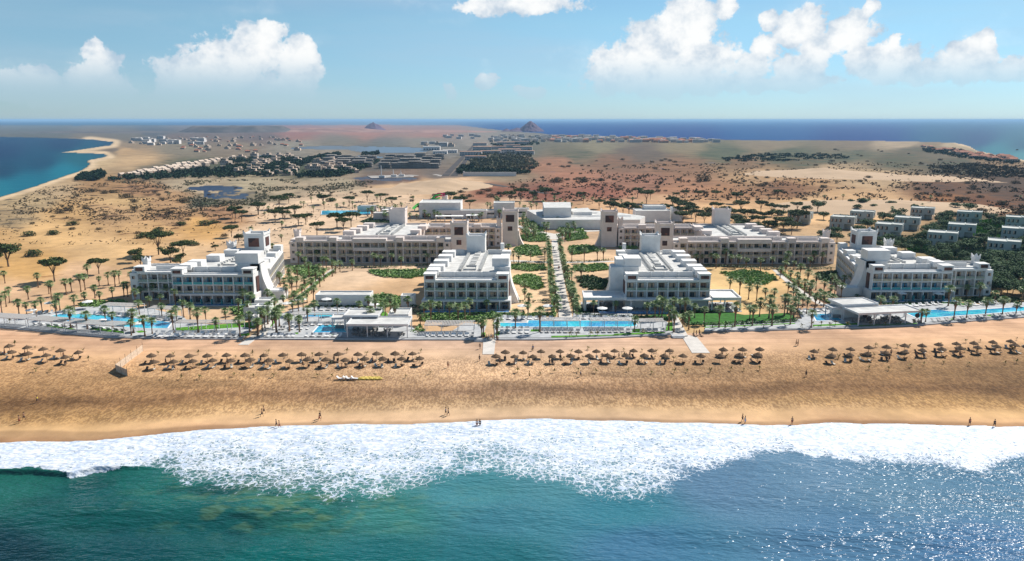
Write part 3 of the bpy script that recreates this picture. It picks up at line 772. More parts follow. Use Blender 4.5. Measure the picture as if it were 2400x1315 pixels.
# ------------------------------------------------------------------ hotel blocks
HY = 270.0
def T(u, v, z):                       # hotel frame -> world, depth lines lean 2.4 degrees
    return (23.0 + u + 0.042 * v, HY + v, z)
_wm = {}
def win_mesh(kind, w_, h_):
    var = random.randrange(4)
    k = (kind, round(w_, 2), round(h_, 2), var)
    if k not in _wm:
        b_ = MB()
        b_.box(-w_/2, 0.0, 0, w_/2, 0.05, h_, 0)
        b_.box(-w_/2 - .07, -0.05, -0.05, w_/2 + .07, -0.003, 0.03, 1)
        b_.box(-w_/2 - .07, -0.05, h_ - .03, w_/2 + .07, -0.003, h_ + .05, 1)
        for x in (-w_/2 - .035, 0, w_/2 + .035):
            b_.box(x - .035, -0.055, 0.031, x + .035, -0.003, h_ - .031, 1)
        if kind != 'dark':
            b_.box(-w_/2 + .04, -0.035, 0.05, (-.06, -w_ * .3, w_ * .1, -w_ * .18)[var], -0.002, h_ - .06, 2)
            b_.box(w_ * (.22, .05, .38, .3)[var], -0.035, 0.05, w_/2 - .04, -0.002, h_ - .06, 2)
        else:
            b_.box(w_ * (.30, .12, .4, .36)[var], -0.035, 0.05, w_/2 - .04, -0.002, h_ - .06, 2)
        cm = {'dark': 'curtain', 'warm': 'curtain', 'blue': 'curtain_blue'}[kind]
        _wm[k] = b_.mesh('window', ['window_dark', 'frame_grey', cm])
    return _wm[k]
_rm = {}
def rail_mesh(mat_, w_, h_=1.0):
    k = (mat_, round(w_, 2), h_)
    if k not in _rm:
        b_ = MB()
        b_.box(-w_/2, -0.03, 0.0, w_/2, 0.0, h_, 0)
        b_.box(-w_/2, -0.05, h_ + .002, w_/2, 0.02, h_ + .06, 1)
        _rm[k] = b_.mesh('balcony_rail', [mat_, 'frame_grey'])
    return _rm[k]

DINING = []
class Block:
    """one hotel building: walls, roof pieces, windows and rails under one Empty"""
    def __init__(s, name, u, v, wall='white_render', mirror=False, vo=0.0):
        s.mir = mirror; s.vo = vo
        s.e = empty(name, s.T(u, v, 0))
        s.wall = wall
        s.w = MB(); s.r = MB(); s.n = 0; s.nr = 0; s.pan = []
    def T(s, u, v, z):
        if s.mir: u = -5.0 - u
        return T(u, v + s.vo, z)
    def body(s, poly, z0, z1, par=0.9):
        s.w.prism(poly, z0, z1, 0, s.T)
        s.r.prism(poly, z1 + .004, z1 + .03, 0, s.T)
        if par:
            n = len(poly)
            a = sum(poly[i][0] * poly[(i + 1) % n][1] - poly[(i + 1) % n][0] * poly[i][1] for i in range(n))
            P_ = poly if a > 0 else poly[::-1]
            inn = []
            for i in range(n):
                p0, p1, p2 = Vector(P_[i - 1]), Vector(P_[i]), Vector(P_[(i + 1) % n])
                d1 = (p1 - p0).normalized(); d2 = (p2 - p1).normalized()
                n1 = Vector((-d1.y, d1.x)); n2 = Vector((-d2.y, d2.x))
                k = 1 + n1.dot(n2)
                inn.append(p1 + (n1 + n2) * (0.35 / max(k, .3)))
            vs = []
            for z_ in (z1 + .031, z1 + par):
                vs += [s.T(p[0], p[1], z_) for p in P_] + [s.T(p[0], p[1], z_) for p in inn]
            f = []
            for i in range(n):
                j = (i + 1) % n
                f += [(i, j, 2*n+j, 2*n+i), (n+j, n+i, 3*n+i, 3*n+j), (2*n+i, 2*n+j, 3*n+j, 3*n+i)]
            s.w.add(vs, f)
    def cube(s, u0, v0, z0, u1, v1, z1):
        s.w.box(u0, v0, z0, u1, v1, z1, 0, s.T)
    def rcube(s, u0, v0, z0, u1, v1, z1):
        s.r.box(u0, v0, z0, u1, v1, z1, 0, s.T)
    def facade(s, p0, p1, nb, z0, floors, fh=3.5, inset=1.7, fascia=.85, kinds=None, rails=None, top_open=False, skip=(), solid=()):
        """recessed bays along p0->p1, open side to the right of that direction"""
        p0 = Vector(p0); p1 = Vector(p1)
        d = (p1 - p0); L = d.length; d /= L
        nrm = Vector((d.y, -d.x))
        bw = L / nb
        def F(a, q, z_):            # along, outward
            p = p0 + d * a + nrm * q
            return s.T(p.x, p.y, z_)
        zt = z0 + floors * fh
        for k in range(floors + 1):
            zz_ = z0 + k * fh
            if k == floors:
                s.w.box(0, 0, zz_ - .30, L, -inset, zz_ + fascia - .30, 0, F)
            elif k > 0:
                s.w.box(0, 0, zz_ - .30, L, -inset, zz_, 0, F)
            else:
                s.w.box(0, 0, zz_ - .02, L, -inset, zz_ + .1, 0, F)
        for i in range(nb + 1):
            a = i * bw
            hw = .19 if 0 < i < nb else .28
            c0 = max(a - hw, -.003); c1 = min(a + hw, L + .003)
            for k in range(floors):
                s.w.box(c0, .05, z0 + k * fh + (.1 if k == 0 else 0.0), c1, -inset, z0 + (k + 1) * fh - .3, 0, F)
            s.w.box(c0, .052, z0, c1, .003, zt + .05, 0, F)
        # orientation of the facade in the world
        w0 = Vector(F(0, 0, 0)); w1 = Vector(F(L, 0, 0))
        dw = (w1 - w0)
        outw = Vector(F(0, 1, 0)) - w0
        ang = math.atan2(dw.y, dw.x)
        # meshes face -Y locally
        test = Vector((math.sin(ang), -math.cos(ang), 0))
        if test.dot(outw) < 0: ang += math.pi
        for k in range(floors):
            for i in range(nb):
                if (i, k) in skip: continue
                kd = (kinds[k] if kinds else 'warm')
                r_ = random.random()
                if kd == 'warm' and r_ < .35: kd = 'dark'
                a = (i + .5) * bw
                if s.n < 100:
                    me_ = win_mesh(kd, bw * .56, 2.35)
                    o_ = link('window', me_, s.e, tuple(Vector(F(a + bw * .04, -inset + .06, z0 + k * fh + .12)) - s.e.location), ang)
                    s.n += 1
                rm = rails[k] if rails else None
                if rm and s.nr < 100:
                    o_ = link('balcony_rail', rail_mesh(rm, bw - .4), s.e, tuple(Vector(F(a, -.06, z0 + k * fh + .003)) - s.e.location), ang)
                    s.nr += 1
    def panel(s, u0, v0, z0, u1, v1, z1, name='lattice_panel'):
        b_ = MB(); b_.box(u0, v0, z0, u1, v1, z1, 0, s.T)
        b_.build(name, 'lattice', s.e)
    def swin(s, u, v, z, size=1.2):
        """small square window in a plain wall facing the sea"""
        me_ = win_mesh('dark', size, size * 1.05)
        link('window', me_, s.e, tuple(Vector(s.T(u, v - .06, z)) - s.e.location), 0)
    def tower(s, u0, v0, u1, v1, z0, z1, front=True, side=False, low=False):
        s.cube(u0, v0, z0, u1, v1, z1)
        # parapet with raised corners
        th = .4
        s.cube(u0 - .2, v0 - .2, z1 + .003, u1 + .2, v0 + th, z1 + .9)
        s.cube(u0 - .2, v1 - th, z1 + .003, u1 + .2, v1 + .2, z1 + .9)
        s.cube(u0 - .2, v0 + th + .003, z1 + .003, u0 + th, v1 - th - .003, z1 + .9)
        s.cube(u1 - th, v0 + th + .003, z1 + .003, u1 + .2, v1 - th - .003, z1 + .9)
        for (cu, su) in ((u0 - .2, 1), (u1 + .2, -1)):
            for (cv, sv) in ((v0 - .2, 1), (v1 + .2, -1)):
                zb = z1 + .904
                vs = [s.T(cu, cv, zb), s.T(cu + su * 1.3, cv, zb), s.T(cu, cv + sv * 1.3, zb), s.T(cu, cv, zb + 1.3), s.T(cu + su * .25, cv + sv * .25, zb + 1.2)]
                s.w.add(vs, [(0, 1, 4, 3), (0, 3, 4, 2), (1, 2, 4), (0, 2, 1)])
        um = (u0 + u1) / 2; wd = (u1 - u0)
        if front:
            s.cube(um - wd * .36, v0 - .25, z1 - 5.6, um + wd * .36, v0 - .003, z1 - .7)
            s.panel(um - wd * .27, v0 - .38, z1 - 5.1, um + wd * .27, v0 - .253, z1 - 1.2)
        if side:
            vm = (v0 + v1) / 2; dp = v1 - v0
            s.panel(u1 + .003, vm - dp * .25, z1 - 5.1, u1 + .2, vm + dp * .25, z1 - 1.2)
        if low:
            s.cube(um - wd * .26, v0 - .22, z1 - 10.6, um + wd * .26, v0 - .003, z1 - 7.0)
            s.panel(um - wd * .15, v0 - .34, z1 - 10.0, um + wd * .15, v0 - .223, z1 - 7.6)
    def buttress(s, u, v0, v1, z1, reach=5.0):
        """wall whose outer edge sweeps outward to the ground"""
        prof = [(u - 4, 0), (u + reach, 0)]
        for i in range(1, 11):
            a = i / 10.0
            prof.append((u + reach * (1 - a) ** 2.4 + .0, z1 * (a ** .85)))
        prof.append((u - 4, z1))
        n = len(prof)
        vs = [s.T(p[0], v0, p[1]) for p in prof] + [s.T(p[0], v1, p[1]) for p in prof]
        f = [tuple(range(n)), tuple(range(2 * n - 1, n - 1, -1))] + [(i, i + n, (i + 1) % n + n, (i + 1) % n) for i in range(n)]
        if s.mir: f = [q[::-1] for q in f]
        s.w.add(vs, f)
    def clutter(s, u, v0, v1, z_):
        """the raised service ridge down the middle of the roof"""
        s.rcube(u - 3.2, v0, z_ + .032, u + 3.2, v1, z_ + .55)
        vv = v0 + 1.5
        while vv < v1 - 1.5:
            for du in (-3.9, 3.9):
                s.rcube(u + du - .55, vv, z_ + .032, u + du + .55, vv + 1.0, z_ + 1.35)
            vv += 2.6
        s.rcube(u - 2.4, v0 + 2, z_ + .56, u + 2.4, v0 + 2.3, z_ + 1.2)
        s.rcube(u - 2.4, v0 + 9, z_ + .56, u + 2.4, v0 + 9.3, z_ + 1.2)
        s.rcube(u - 2.4, v0 + 2.31, z_ + .56, u - 2.1, v0 + 8.99, z_ + 1.2)
        s.rcube(u + 2.1, v0 + 2.31, z_ + .56, u + 2.4, v0 + 8.99, z_ + 1.2)
        for k in range(int((v1 - v0 - 12) / 3)):
            s.rcube(u - 1.2, v0 + 12 + k * 3, z_ + .56, u + 1.2, v0 + 13.6 + k * 3, z_ + 1.0 + .5 * random.random())
    def pool(s, u0, v0, u1, v1, mat_='pool_deep'):
        b_ = MB(); b_.box(u0, v0, .08, u1, v1, .28, 0, s.T); b_.build('swim_up_pool', mat_, s.e)
        b_ = MB(); b_.box(u0 - .5, v0 - .6, .02, u1 + .5, v0 - .004, .34, 0, s.T); b_.build('pool_edge', 'deck', s.e)
    def done(s, label, cat='hotel building', group=None):
        s.w.build('wall', s.wall, s.e)
        if s.r.v: s.r.build('roof', 'roof_white', s.e)
        tag(s.e, label, cat, group)
        return s.e

def seaview(b, u0, u1, v, swim=True, kinds=('warm', 'warm'), rails=('glass_green', 'glass_cream'), ground=True, depth=12.0, zb=0.0):
    """the three-storey end that looks at the beach; u0<u1"""
    if ground:
        b.facade((u0 - .9, v - 1.6), (u1 + .9, v - 1.6), 8, 0.0, 1, 3.5, 1.7, .55, kinds=('dark',))
        b.cube(u0 - .9, v + .1, 0, u0 + .0, v + 6, 3.7); b.cube(u1 + .0, v + .1, 0, u1 + .9, v + 6, 3.7)
        if swim:
            b.pool(u0 - .5, v - 5.2, u1 + .5, v - 3.2)
            for i in range(1, 8):
                q = MB(); q.box(u0 + (u1 - u0) * i / 8 - .12, v - 3.1, .05, u0 + (u1 - u0) * i / 8 + .12, v - 1.75, 2.0, 0, b.T)
                q.build('terrace_divider', 'glass_teal', b.e)
    b.facade((u0, v), (u1, v), 8, 3.7, 2, 3.45, 1.7, .8, kinds=kinds, rails=rails)
    zr = 10.6
    # raised cubes with lattice at the two corners
    for (a, c) in ((u0 - .05, u0 + 4.2), (u1 - 4.2, u1 + .05)):
        b.cube(a, v - .1, zr + .62, c, v + 4.0, zr + 2.5)
        b.cube(a - .2, v - .3, zr + 2.503, c + .2, v + 4.2, zr + 2.85)
        b.panel(a + .6, v - .22, zr + .9, c - .6, v - .103, zr + 2.1)
    b.cube(u0 + 2.0, v + 8.0, zr + .035, u1 - 2.0, v + 8.5, zr + 2.0)
    for i in range(1, 6):
        uu = u0 + (u1 - u0) * i / 6.0
        b.cube(uu - .3, v + 7.6, zr + .035, uu + .3, v + 7.997, zr + 2.0)
    b.cube(u0 - .1, v + 6.5, zr + .94, u0 + 4.5, v + 12, zr + 3.0)

# ---- centre-left front block
def front_block(mir, podium):
    b = Block('hotel_building', -40, 0, 'white_render', mir)
    seaview(b, -55.4, -24.3, -2.0, swim=not podium, kinds=('warm', 'dark') if not podium else ('warm', 'warm'), rails=('glass_green', 'glass_green') if not podium else ('glass_cream', 'glass_green'), ground=not podium)
    b.body([(-55.4, -.3), (-24.3, -.3), (-24.3, 16), (-27.0, 16.01), (-27.0, 60), (-53.5, 60), (-53.5, 16.01), (-55.4, 16)], 0, 10.6)
    for i, v in enumerate((15, 26, 37, 47)):
        b.cube(-56.2 + i * .3, v, 10.0, -50.4 + i * .2, v + 5.0, 13.0)
        if i > 0: b.cube(-29.4, v + 2, 10.9, -25.6, v + 6.0, 12.9)
    if podium: b.buttress(-20.0, 7.5, 14.5, 14.2, 3.0)
    else: b.buttress(-24.2, 7.5, 14.5, 14.2, 3.6)
    b.cube(-30.2, 8.6, 10.9, -24.3, 20.0, 14.0)
    b.cube(-31.0, 9.0, 14.003, -24.6, 17.0, 17.2)
    if podium:
        b.cube(-24.28, 7.4, 0, -19.2, 14.4, 14.0)
        b.cube(-24.58, 9.2, 14.003, -21.4, 16.0, 16.8)
    b.clutter(-40.2, 14, 56, 10.6)
    b.cube(-52, 55, 10.64, -46.5, 55.5, 12.6); b.cube(-36, 55, 10.64, -28, 55.5, 12.6)
    b.tower(-45.6, 56.5, -37.4, 64, 0, 17.7, front=False)
    b.cube(-30.5, 57, 10.64, -29.0, 59.5, 15.0)
    # red lattice beside the buttress
    b.panel(-24.297, 1.2, 4.2, -24.05, 6.2, 9.8)
    if podium:
        # restaurant podium, wide flat roofs on slim posts
        z_ = 4.1
        for (p, q_, r_, s_) in ((-67.5, -5.5, -7.5, 7.0),):
            pass
        b.cube(-66.5, -5.0, z_, -56.0, 8.5, z_ + .5)
        b.cube(-55.99, -5.5, z_ + .002, -24.3, -2.2, z_ + .5)
        b.cube(-24.29, -5.0, z_, -8.5, 6.5, z_ + .5)
        for (a, c, v0, v1) in ((-66.5, -56.0, -5.0, 8.5), (-24.29, -8.5, -5.0, 6.5)):
            b.cube(a, v0, z_ + .503, c, v0 + .4, z_ + 1.1)
            b.cube(a, v1 - .4, z_ + .503, c, v1, z_ + 1.1)
            b.cube(a, v0 + .403, z_ + .503, a + .4, v1 - .403, z_ + 1.1)
            b.cube(c - .4, v0 + .403, z_ + .503, c, v1 - .403, z_ + 1.1)
        for u in (-66.2, -60.5, -55.8, -48.5, -41.0, -33.0, -26.0, -19.5, -14.0, -9.0):
            b.cube(u - .22, -4.9, .05, u + .22, -4.5, z_ - .003)
        for u in (-62, -58): b.cube(u - .2, 7.6, .05, u + .2, 8.0, z_ - .003)
        b.cube(-9.6, -4.4, .05, -8.7, 5.5, z_ - .003)
        b.facade((-55.5, -.6), (-24.4, -.6), 8, 0.05, 1, 3.9, 1.0, .35, kinds=('dark',))
        q = MB(); q.box(-66.8, -6.0, .05, -8.2, 8.7, .12, 0, b.T); q.build('terrace_floor', 'deck', b.e)
        q = MB(); q.box(-58, -9.0, .06, -14, -6.2, .3, 0, b.T); q.build('reflecting_pool', 'pool_deep', b.e)
        for i in range(34):
            u = random.uniform(-65, -57) if i < 12 else (random.uniform(-22, -10) if i < 24 else random.uniform(-56, -25))
            v = random.uniform(-4, 4) if i < 24 else random.uniform(-4.0, -3.0)
            DINING.append((b.T(u, v, .125), 'podium'))
    return b
b = front_block(False, False)
b.done('white flat-roofed hotel building just left of the central palm avenue, bare sand on its left')
b = front_block(True, True)
b.done('white hotel building right of the palm avenue, above a restaurant with wide flat roofs')

# ---- outer front wings
def wing(mir, vo):
    b = Block('hotel_wing', -140, 10, 'white_render', mir, vo)
    blue = ('blue', 'warm') if mir else ('warm', 'blue')
    seaview(b, -153.6, -122.4, 8.0, kinds=blue, rails=('glass_teal', 'glass_cream') if mir else ('glass_cream', 'glass_teal'))
    b.body([(-153.6, 9.7), (-122.4, 9.7), (-122.4, 22), (-131.0, 64), (-149.5, 64), (-153.6, 30)], 0, 10.6)
    # side wing set back
    b.facade((-169.6, 13.0), (-153.7, 13.0), 4, 0.0, 3, 3.55, 1.7, .75, kinds=('dark', 'warm', 'warm'), rails=(None, 'glass_green', 'glass_green'))
    b.body([(-172.4, 14.7), (-153.61, 14.7), (-153.61, 28), (-172.4, 28)], 0, 10.65)
    b.cube(-172.4, 12.9, 0, -169.65, 14.69, 10.65)
    for zf in (1.2, 4.8, 8.3): b.swin(-171.0, 12.9, zf, 1.1)
    b.cube(-170.6, 12.85, 11.2, -166.4, 17, 13.2); b.panel(-169.9, 12.7, 11.5, -167.1, 12.847, 12.8)
    b.cube(-165, 19.0, 10.69, -154, 19.5, 12.4)
    b.tower(-173.2, 24.5, -171.2, 27.0, 10.65, 12.9, front=False)
    # inner side with its own bays
    b.facade((-120.9, 21.5), (-129.6, 62.5), 10, 0.0, 3, 3.45, 1.5, .8, kinds=('dark', 'warm', 'warm'), rails=(None, 'glass_cream', 'glass_cream'))
    b.cube(-133.5, 61, 10.9, -130, 64.1, 13.4)
    b.cube(-130.4, 44, 10.9, -126.4, 48, 13.0)
    b.cube(-128.4, 31, 10.9, -124.0, 35, 13.0)
    for i, v in enumerate((24, 37, 50)):
        b.cube(-155 + i * 1.9, v, 10.0, -149.4 + i * 2, v + 5, 13.2)
    b.buttress(-121.6, 14.0, 20.5, 14.0, 4.2)
    b.cube(-130.5, 14.0, 10.9, -122.0, 24, 14.0)
    b.cube(-131.5, 14.4, 14.003, -122.5, 21, 18.2)
    b.panel(-122.397, 10.4, 1.5, -122.1, 12.9, 9.8)
    b.clutter(-139, 24, 60, 10.6)
    b.cube(-148.5, 59, 10.64, -136, 59.5, 12.6)
    b.tower(-145.0, 57.5, -136.2, 65.5, 0, 18.6, front=True, side=True)
    b.tower(-152.5, 57.0, -149.6, 60.0, 10.65, 14.2, front=False)
    b.cube(-119.5, 12.0, 0, -112.5, 17.0, 3.6)
    return b
wing(False, 0).done('white hotel wing at the left end, bright sunlit side beside the left palm grove')
wing(True, 6.0).done('white hotel wing at the right end, grey villas behind it and swim-up terraces in front')

# ---- long courtyard buildings behind
def court(mir, vo):
    b = Block('courtyard_hotel', -96, 91, 'pink_sandlit_render', mir, vo)
    fr = dict(kinds=('dark', 'warm', 'warm'), rails=(None, 'glass_cream', 'glass_cream'))
    b.facade((-132.6, 90.0), (-60.0, 90.0), 18, 0.0, 3, 3.5, 1.6, .8, **fr)
    b.body([(-136.0, 91.6), (-57.0, 91.6), (-57.0, 105), (-136.0, 105)], 0, 10.5)
    b.cube(-136.0, 89.9, 0, -132.65, 91.59, 10.5); b.cube(-59.95, 89.9, 0, -57.0, 91.59, 10.5)
    for zf in (1.2, 4.7, 8.2):
        b.swin(-134.3, 89.9, zf, 1.2); b.swin(-58.5, 89.9, zf, 1.2)
    for (u0, u1) in ((-132.9, -128.9), (-116.6, -112.7), (-84.0, -80.1), (-63.9, -59.9)):
        b.cube(u0, 89.6, 10.2, u1, 93.5, 12.6)
        b.cube(u0, 89.65, 0.05, u0 + .5, 89.94, 10.19); b.cube(u1 - .5, 89.65, 0.05, u1, 89.94, 10.19)
    b.cube(-104.8, 89.2, 10.0, -88.4, 92.5, 12.1)
    b.cube(-104.8, 89.2, 6.0, -88.4, 89.89, 7.6)
    b.cube(-104.8, 89.2, 7.61, -104.2, 89.89, 9.99); b.cube(-89.0, 89.2, 7.61, -88.4, 89.89, 9.99)
    b.cube(-130, 97, 10.54, -114, 97.5, 12.0); b.cube(-112, 97, 10.54, -62, 97.5, 12.2)
    for u in (-120, -108, -94, -78, -70): b.cube(u, 96.4, 10.54, u + .6, 96.99, 12.1)
    b.tower(-137.2, 101, -134.6, 104, 10.5, 13.2, front=False)
    # spine
    b.body([(-113, 105.02), (-76, 105.02), (-77, 138), (-78, 151), (-108, 151), (-110, 125)], 0, 10.5)
    b.clutter(-93.5, 108, 146, 10.5)
    for i, v in enumerate((108, 117, 127, 137)):
        b.cube(-114.5 + i * 1.2, v, 10.0, -108.8 + i * 1.2, v + 4.5, 13.0)
    b.cube(-80.5, 112, 10.9, -75.5, 117, 13.0); b.cube(-79, 126, 10.9, -74.5, 134, 13.0)
    b.body([(-119, 105.02), (-113.02, 105.02), (-113.02, 112), (-119, 112)], 0, 9.0, .6)
    # back bar facing the sea over the courtyard
    b.facade((-77.0, 138.0), (-38.0, 138.0), 10, 0.0, 3, 3.5, 1.6, .8, **fr)
    b.body([(-76.9, 139.6), (-35.0, 139.6), (-35.0, 151), (-76.9, 151)], 0, 10.5)
    b.cube(-37.95, 137.9, 0, -35.0, 139.59, 10.5)
    for zf in (1.2, 4.7, 8.2): b.swin(-36.4, 137.9, zf, 1.2)
    for (u0, u1) in ((-66, -58), (-50, -46)):
        b.cube(u0, 137.6, 10.2, u1, 141, 12.5)
    b.cube(-75, 144, 10.54, -38, 144.5, 12.0)
    b.tower(-56.9, 91.0, -48.9, 99, 0, 18.8, front=True, low=True)
    b.tower(-48.8, 92.0, -46.4, 95.5, 0, 8.5, front=False)
    b.tower(-34.2, 138.5, -25.6, 147, 0, 18.8, front=True, low=True)
    b.tower(-37.3, 139.3, -34.9, 142.5, 10.5, 14.4, front=False)
    b.buttress(-25.0, 141, 146, 8.5, 2.6)
    b.tower(-98.2, 146, -89.4, 153.5, 0, 19.0, front=False)
    return b
court(False, 0).done('long pinkish courtyard hotel building with lattice towers, behind the bare sand on the left')
court(True, -2.5).done('long pinkish courtyard hotel building with lattice towers, right of the avenue and before the villas')

# ------------------------------------------------------------------ low buildings behind and around
def simple(name, label, cat, boxes, loc, mats='white_render', group=None, extra=None):
    """boxes: (photo x0, photo x1, photo y of the base front, z0, z1, depth)"""
    e = empty(name, loc)
    wl, rf = MB(), MB()
    for (x0, x1, y, z0, z1, dp) in boxes:
        a, c = at(x0, y), at(x1, y)
        wl.box(a.x, a.y, z0, c.x, a.y + dp, z1)
        q = .3
        rf.box(a.x + q, a.y + q, z1 + .003, c.x - q, a.y + dp - q, z1 + .03)
        wl.box(a.x, a.y, z1 + .003, c.x, a.y + q - .003, z1 + .5)
        wl.box(a.x, a.y + dp - q + .003, z1 + .003, c.x, a.y + dp, z1 + .5)
        wl.box(a.x, a.y + q, z1 + .003, a.x + q - .003, a.y + dp - q, z1 + .5)
        wl.box(c.x - q + .003, a.y + q, z1 + .003, c.x, a.y + dp - q, z1 + .5)
    wl.build('wall', mats, e); rf.build('roof', 'roof_white', e)
    if extra: extra(e)
    return tag(e, label, cat, group)
def dark_openings(specs, name='opening'):
    def f(e):
        for (x, y, w_, h_, z_) in specs:
            p = at(x, y)
            q = MB(); q.box(p.x - w_/2, p.y - .12, z_, p.x + w_/2, p.y - .004, z_ + h_)
            q.build(name, 'window_dark', e)
    return f
simple('theatre_hall', 'large white box hall with plain walls in front of the water slides', 'hall', [(983, 1080, 511, 0, 10.5, 22), (1028, 1140, 512.5, 0, 5.5, 8)], at(1030, 511), extra=dark_openings([(1000, 511, 6, 3, .3), (1050, 512.5, 5, 3, .3), (1100, 512.5, 5, 3, .3)]))
simple('service_building', 'low white service building with a raised box, between the hall and the avenue', 'building', [(1128, 1158, 511, 0, 5.0, 8), (1157, 1206, 509, 0, 10.0, 12), (1060, 1130, 508, 0, 4.0, 8), (1206, 1240, 508, 0, 5.5, 6)], at(1165, 509), extra=dark_openings([(1150, 511, 5, 1.2, 2.6), (1222, 508, 6, 1.2, 2.6)], 'window'))
def lobby():
    e = empty('lobby_building', at(1380, 520))
    wl, rf = MB(), MB()
    def sl(pts, z0, z1):
        poly = [atn(x, y, z1) for x, y in pts]
        poly = [(float(a), float(c)) for a, c in poly]
        wl.prism(poly, z0, z1)
        rf.prism(poly, z1 + .003, z1 + .05)
    sl([(1277, 515), (1500, 515), (1512, 507), (1440, 497), (1335, 490), (1234, 492)], 0, 6.2)
    sl([(1275, 487), (1339, 487), (1337, 474), (1272, 474)], 6.25, 12.5)
    sl([(1345, 497), (1388, 497), (1378, 487), (1330, 490)], 6.25, 8.2)
    for (x0, y0, x1, y1) in ((1290, 500, 1400, 501), (1310, 507, 1480, 508)):
        a, c = atn(x0, y0, 6.26), atn(x1, y1, 6.26)
        wl.box(a[0], a[1], 6.255, c[0], a[1] + .4, 6.75)
    wl.build('wall', 'white_render', e); rf.build('roof', 'roof_white', e)
    tag(e, 'broad white lobby building with large flat roofs behind the end of the palm avenue', 'building')
lobby()
simple('annex_building', 'white annex with stepped flat roofs behind the right courtyard building', 'building', [(1490, 1570, 521, 0, 7.5, 14), (1575, 1600, 519, 0, 9, 8), (1510, 1560, 516, 0, 9.5, 10)], at(1530, 520))
simple('kids_club', 'low pink rendered building with planting, left of the blank white tower', 'building', [(838, 883, 497, 0, 4.2, 8), (875, 925, 516, 0, 4.6, 9), (906, 926, 518, 0, 6.0, 7), (893, 920, 500, 0, 3.6, 6)], at(880, 505), 'pink_sandlit_render')
def tent(x0, x1, y, label, z_=3.6, dp=7, posts=4):
    e = empty('canopy', at((x0 + x1) / 2, y))
    a, c = at(x0, y), at(x1, y)
    k = MB(); k.box(a.x, a.y, z_, c.x, a.y + dp, z_ + .3); k.build('canopy_roof', 'parasol_cloth', e)
    q = MB()
    for i in range(posts):
        px_ = a.x + .3 + (c.x - a.x - .6) * i / (posts - 1)
        q.box(px_ - .15, a.y + .1, 0, px_ + .15, a.y + .4, z_ - .003); q.box(px_ - .15, a.y + dp - .4, 0, px_ + .15, a.y + dp - .1, z_ - .003)
    q.build('post', 'steel_white', e)
    tag(e, label, 'canopy')
tent(1329, 1372, 537, 'nearer white flat canopy beside the right gate tower', 3.8, 9)
tent(1350, 1385, 528, 'farther white flat canopy next to the lobby wall', 4.2, 9)
tent(1020, 1085, 520, 'long white canopy along the front of the theatre hall', 3.6, 6)
tent(1092, 1122, 519, 'short white canopy right of the theatre hall', 3.8, 7)
tent(895, 925, 504, 'white canopy between the blank tower and the play pool', 3.6, 6)
# slides
def slide(name, mat_, pts, label, r_=1.6):
    k = MB()
    P_ = [Vector(p) for p in pts]
    n = 22
    sm_ = []
    for i in range(n):
        f_ = i / (n - 1) * (len(P_) - 1); j = min(int(f_), len(P_) - 2); q = f_ - j
        q = q * q * (3 - 2 * q)
        sm_.append(P_[j].lerp(P_[j + 1], q))
    for i in range(n):
        a = sm_[max(i - 1, 0)]; c = sm_[min(i + 1, n - 1)]
        d = (c - a); d.z = 0; d.normalize(); s_ = Vector((-d.y, d.x, 0))
        for (q, h_) in ((-1, 1.0), (-.8, 0), (.8, 0), (1, 1.0)):
            k.v.append(tuple(sm_[i] + s_ * q * r_ + Vector((0, 0, h_))))
    for i in range(n - 1):
        for j in range(3):
            k.f.append((i * 4 + j, i * 4 + j + 1, i * 4 + j + 5, i * 4 + j + 4)); k.m.append(0)
    e = empty(name, (sm_[0].x, sm_[0].y, 0))
    k.build('chute', mat_, e)
    q = MB()
    for i in (5, 10, 15, 20):
        p = sm_[i]
        if p.z > 1: q.tube([(p.x, p.y, 0), (p.x, p.y, p.z - .1)], [.2, .2], 6)
    if q.v: q.build('support', 'steel_white', e)
    tag(e, label, 'water slide', 'water slides behind the hall')
b0 = at(1040, 492)
simple('slide_tower', 'small white stair tower at the top of the water slides', 'tower', [(1036, 1048, 492, 0, 10.5, 6)], at(1040, 492))
for i, (mt, oy, oz, lb) in enumerate((('slide_pink', 2, 0, 'pink water slide curving down from the white tower, farther one'), ('slide_pink', -1, -1.2, 'pink water slide curving down from the white tower, nearer one'))):
    slide('water_slide', mt, [(b0.x, b0.y + oy, 12 + oz), (b0.x - 5, b0.y + oy + 6, 11.5 + oz), (b0.x - 10, b0.y + oy + 4, 7 + oz), (b0.x - 15, b0.y + oy - 2, 4.5), (b0.x - 19, b0.y + oy - 8, 3)], lb, 1.4)
for i, (oy, oz, lb) in enumerate(((-3, 0, 'green water slide beside the pink ones, upper loop'), (-6, -2.4, 'green water slide beside the pink ones, lower loop'))):
    slide('water_slide', 'slide_green', [(b0.x - 2, b0.y + oy, 12 + oz), (b0.x - 6, b0.y + oy, 11 + oz), (b0.x - 10, b0.y + oy - 2, 7), (b0.x - 14, b0.y + oy - 3, 5.5), (b0.x - 19, b0.y + oy, 4.6), (b0.x - 22, b0.y + oy - 6, 2)], lb, 1.3)

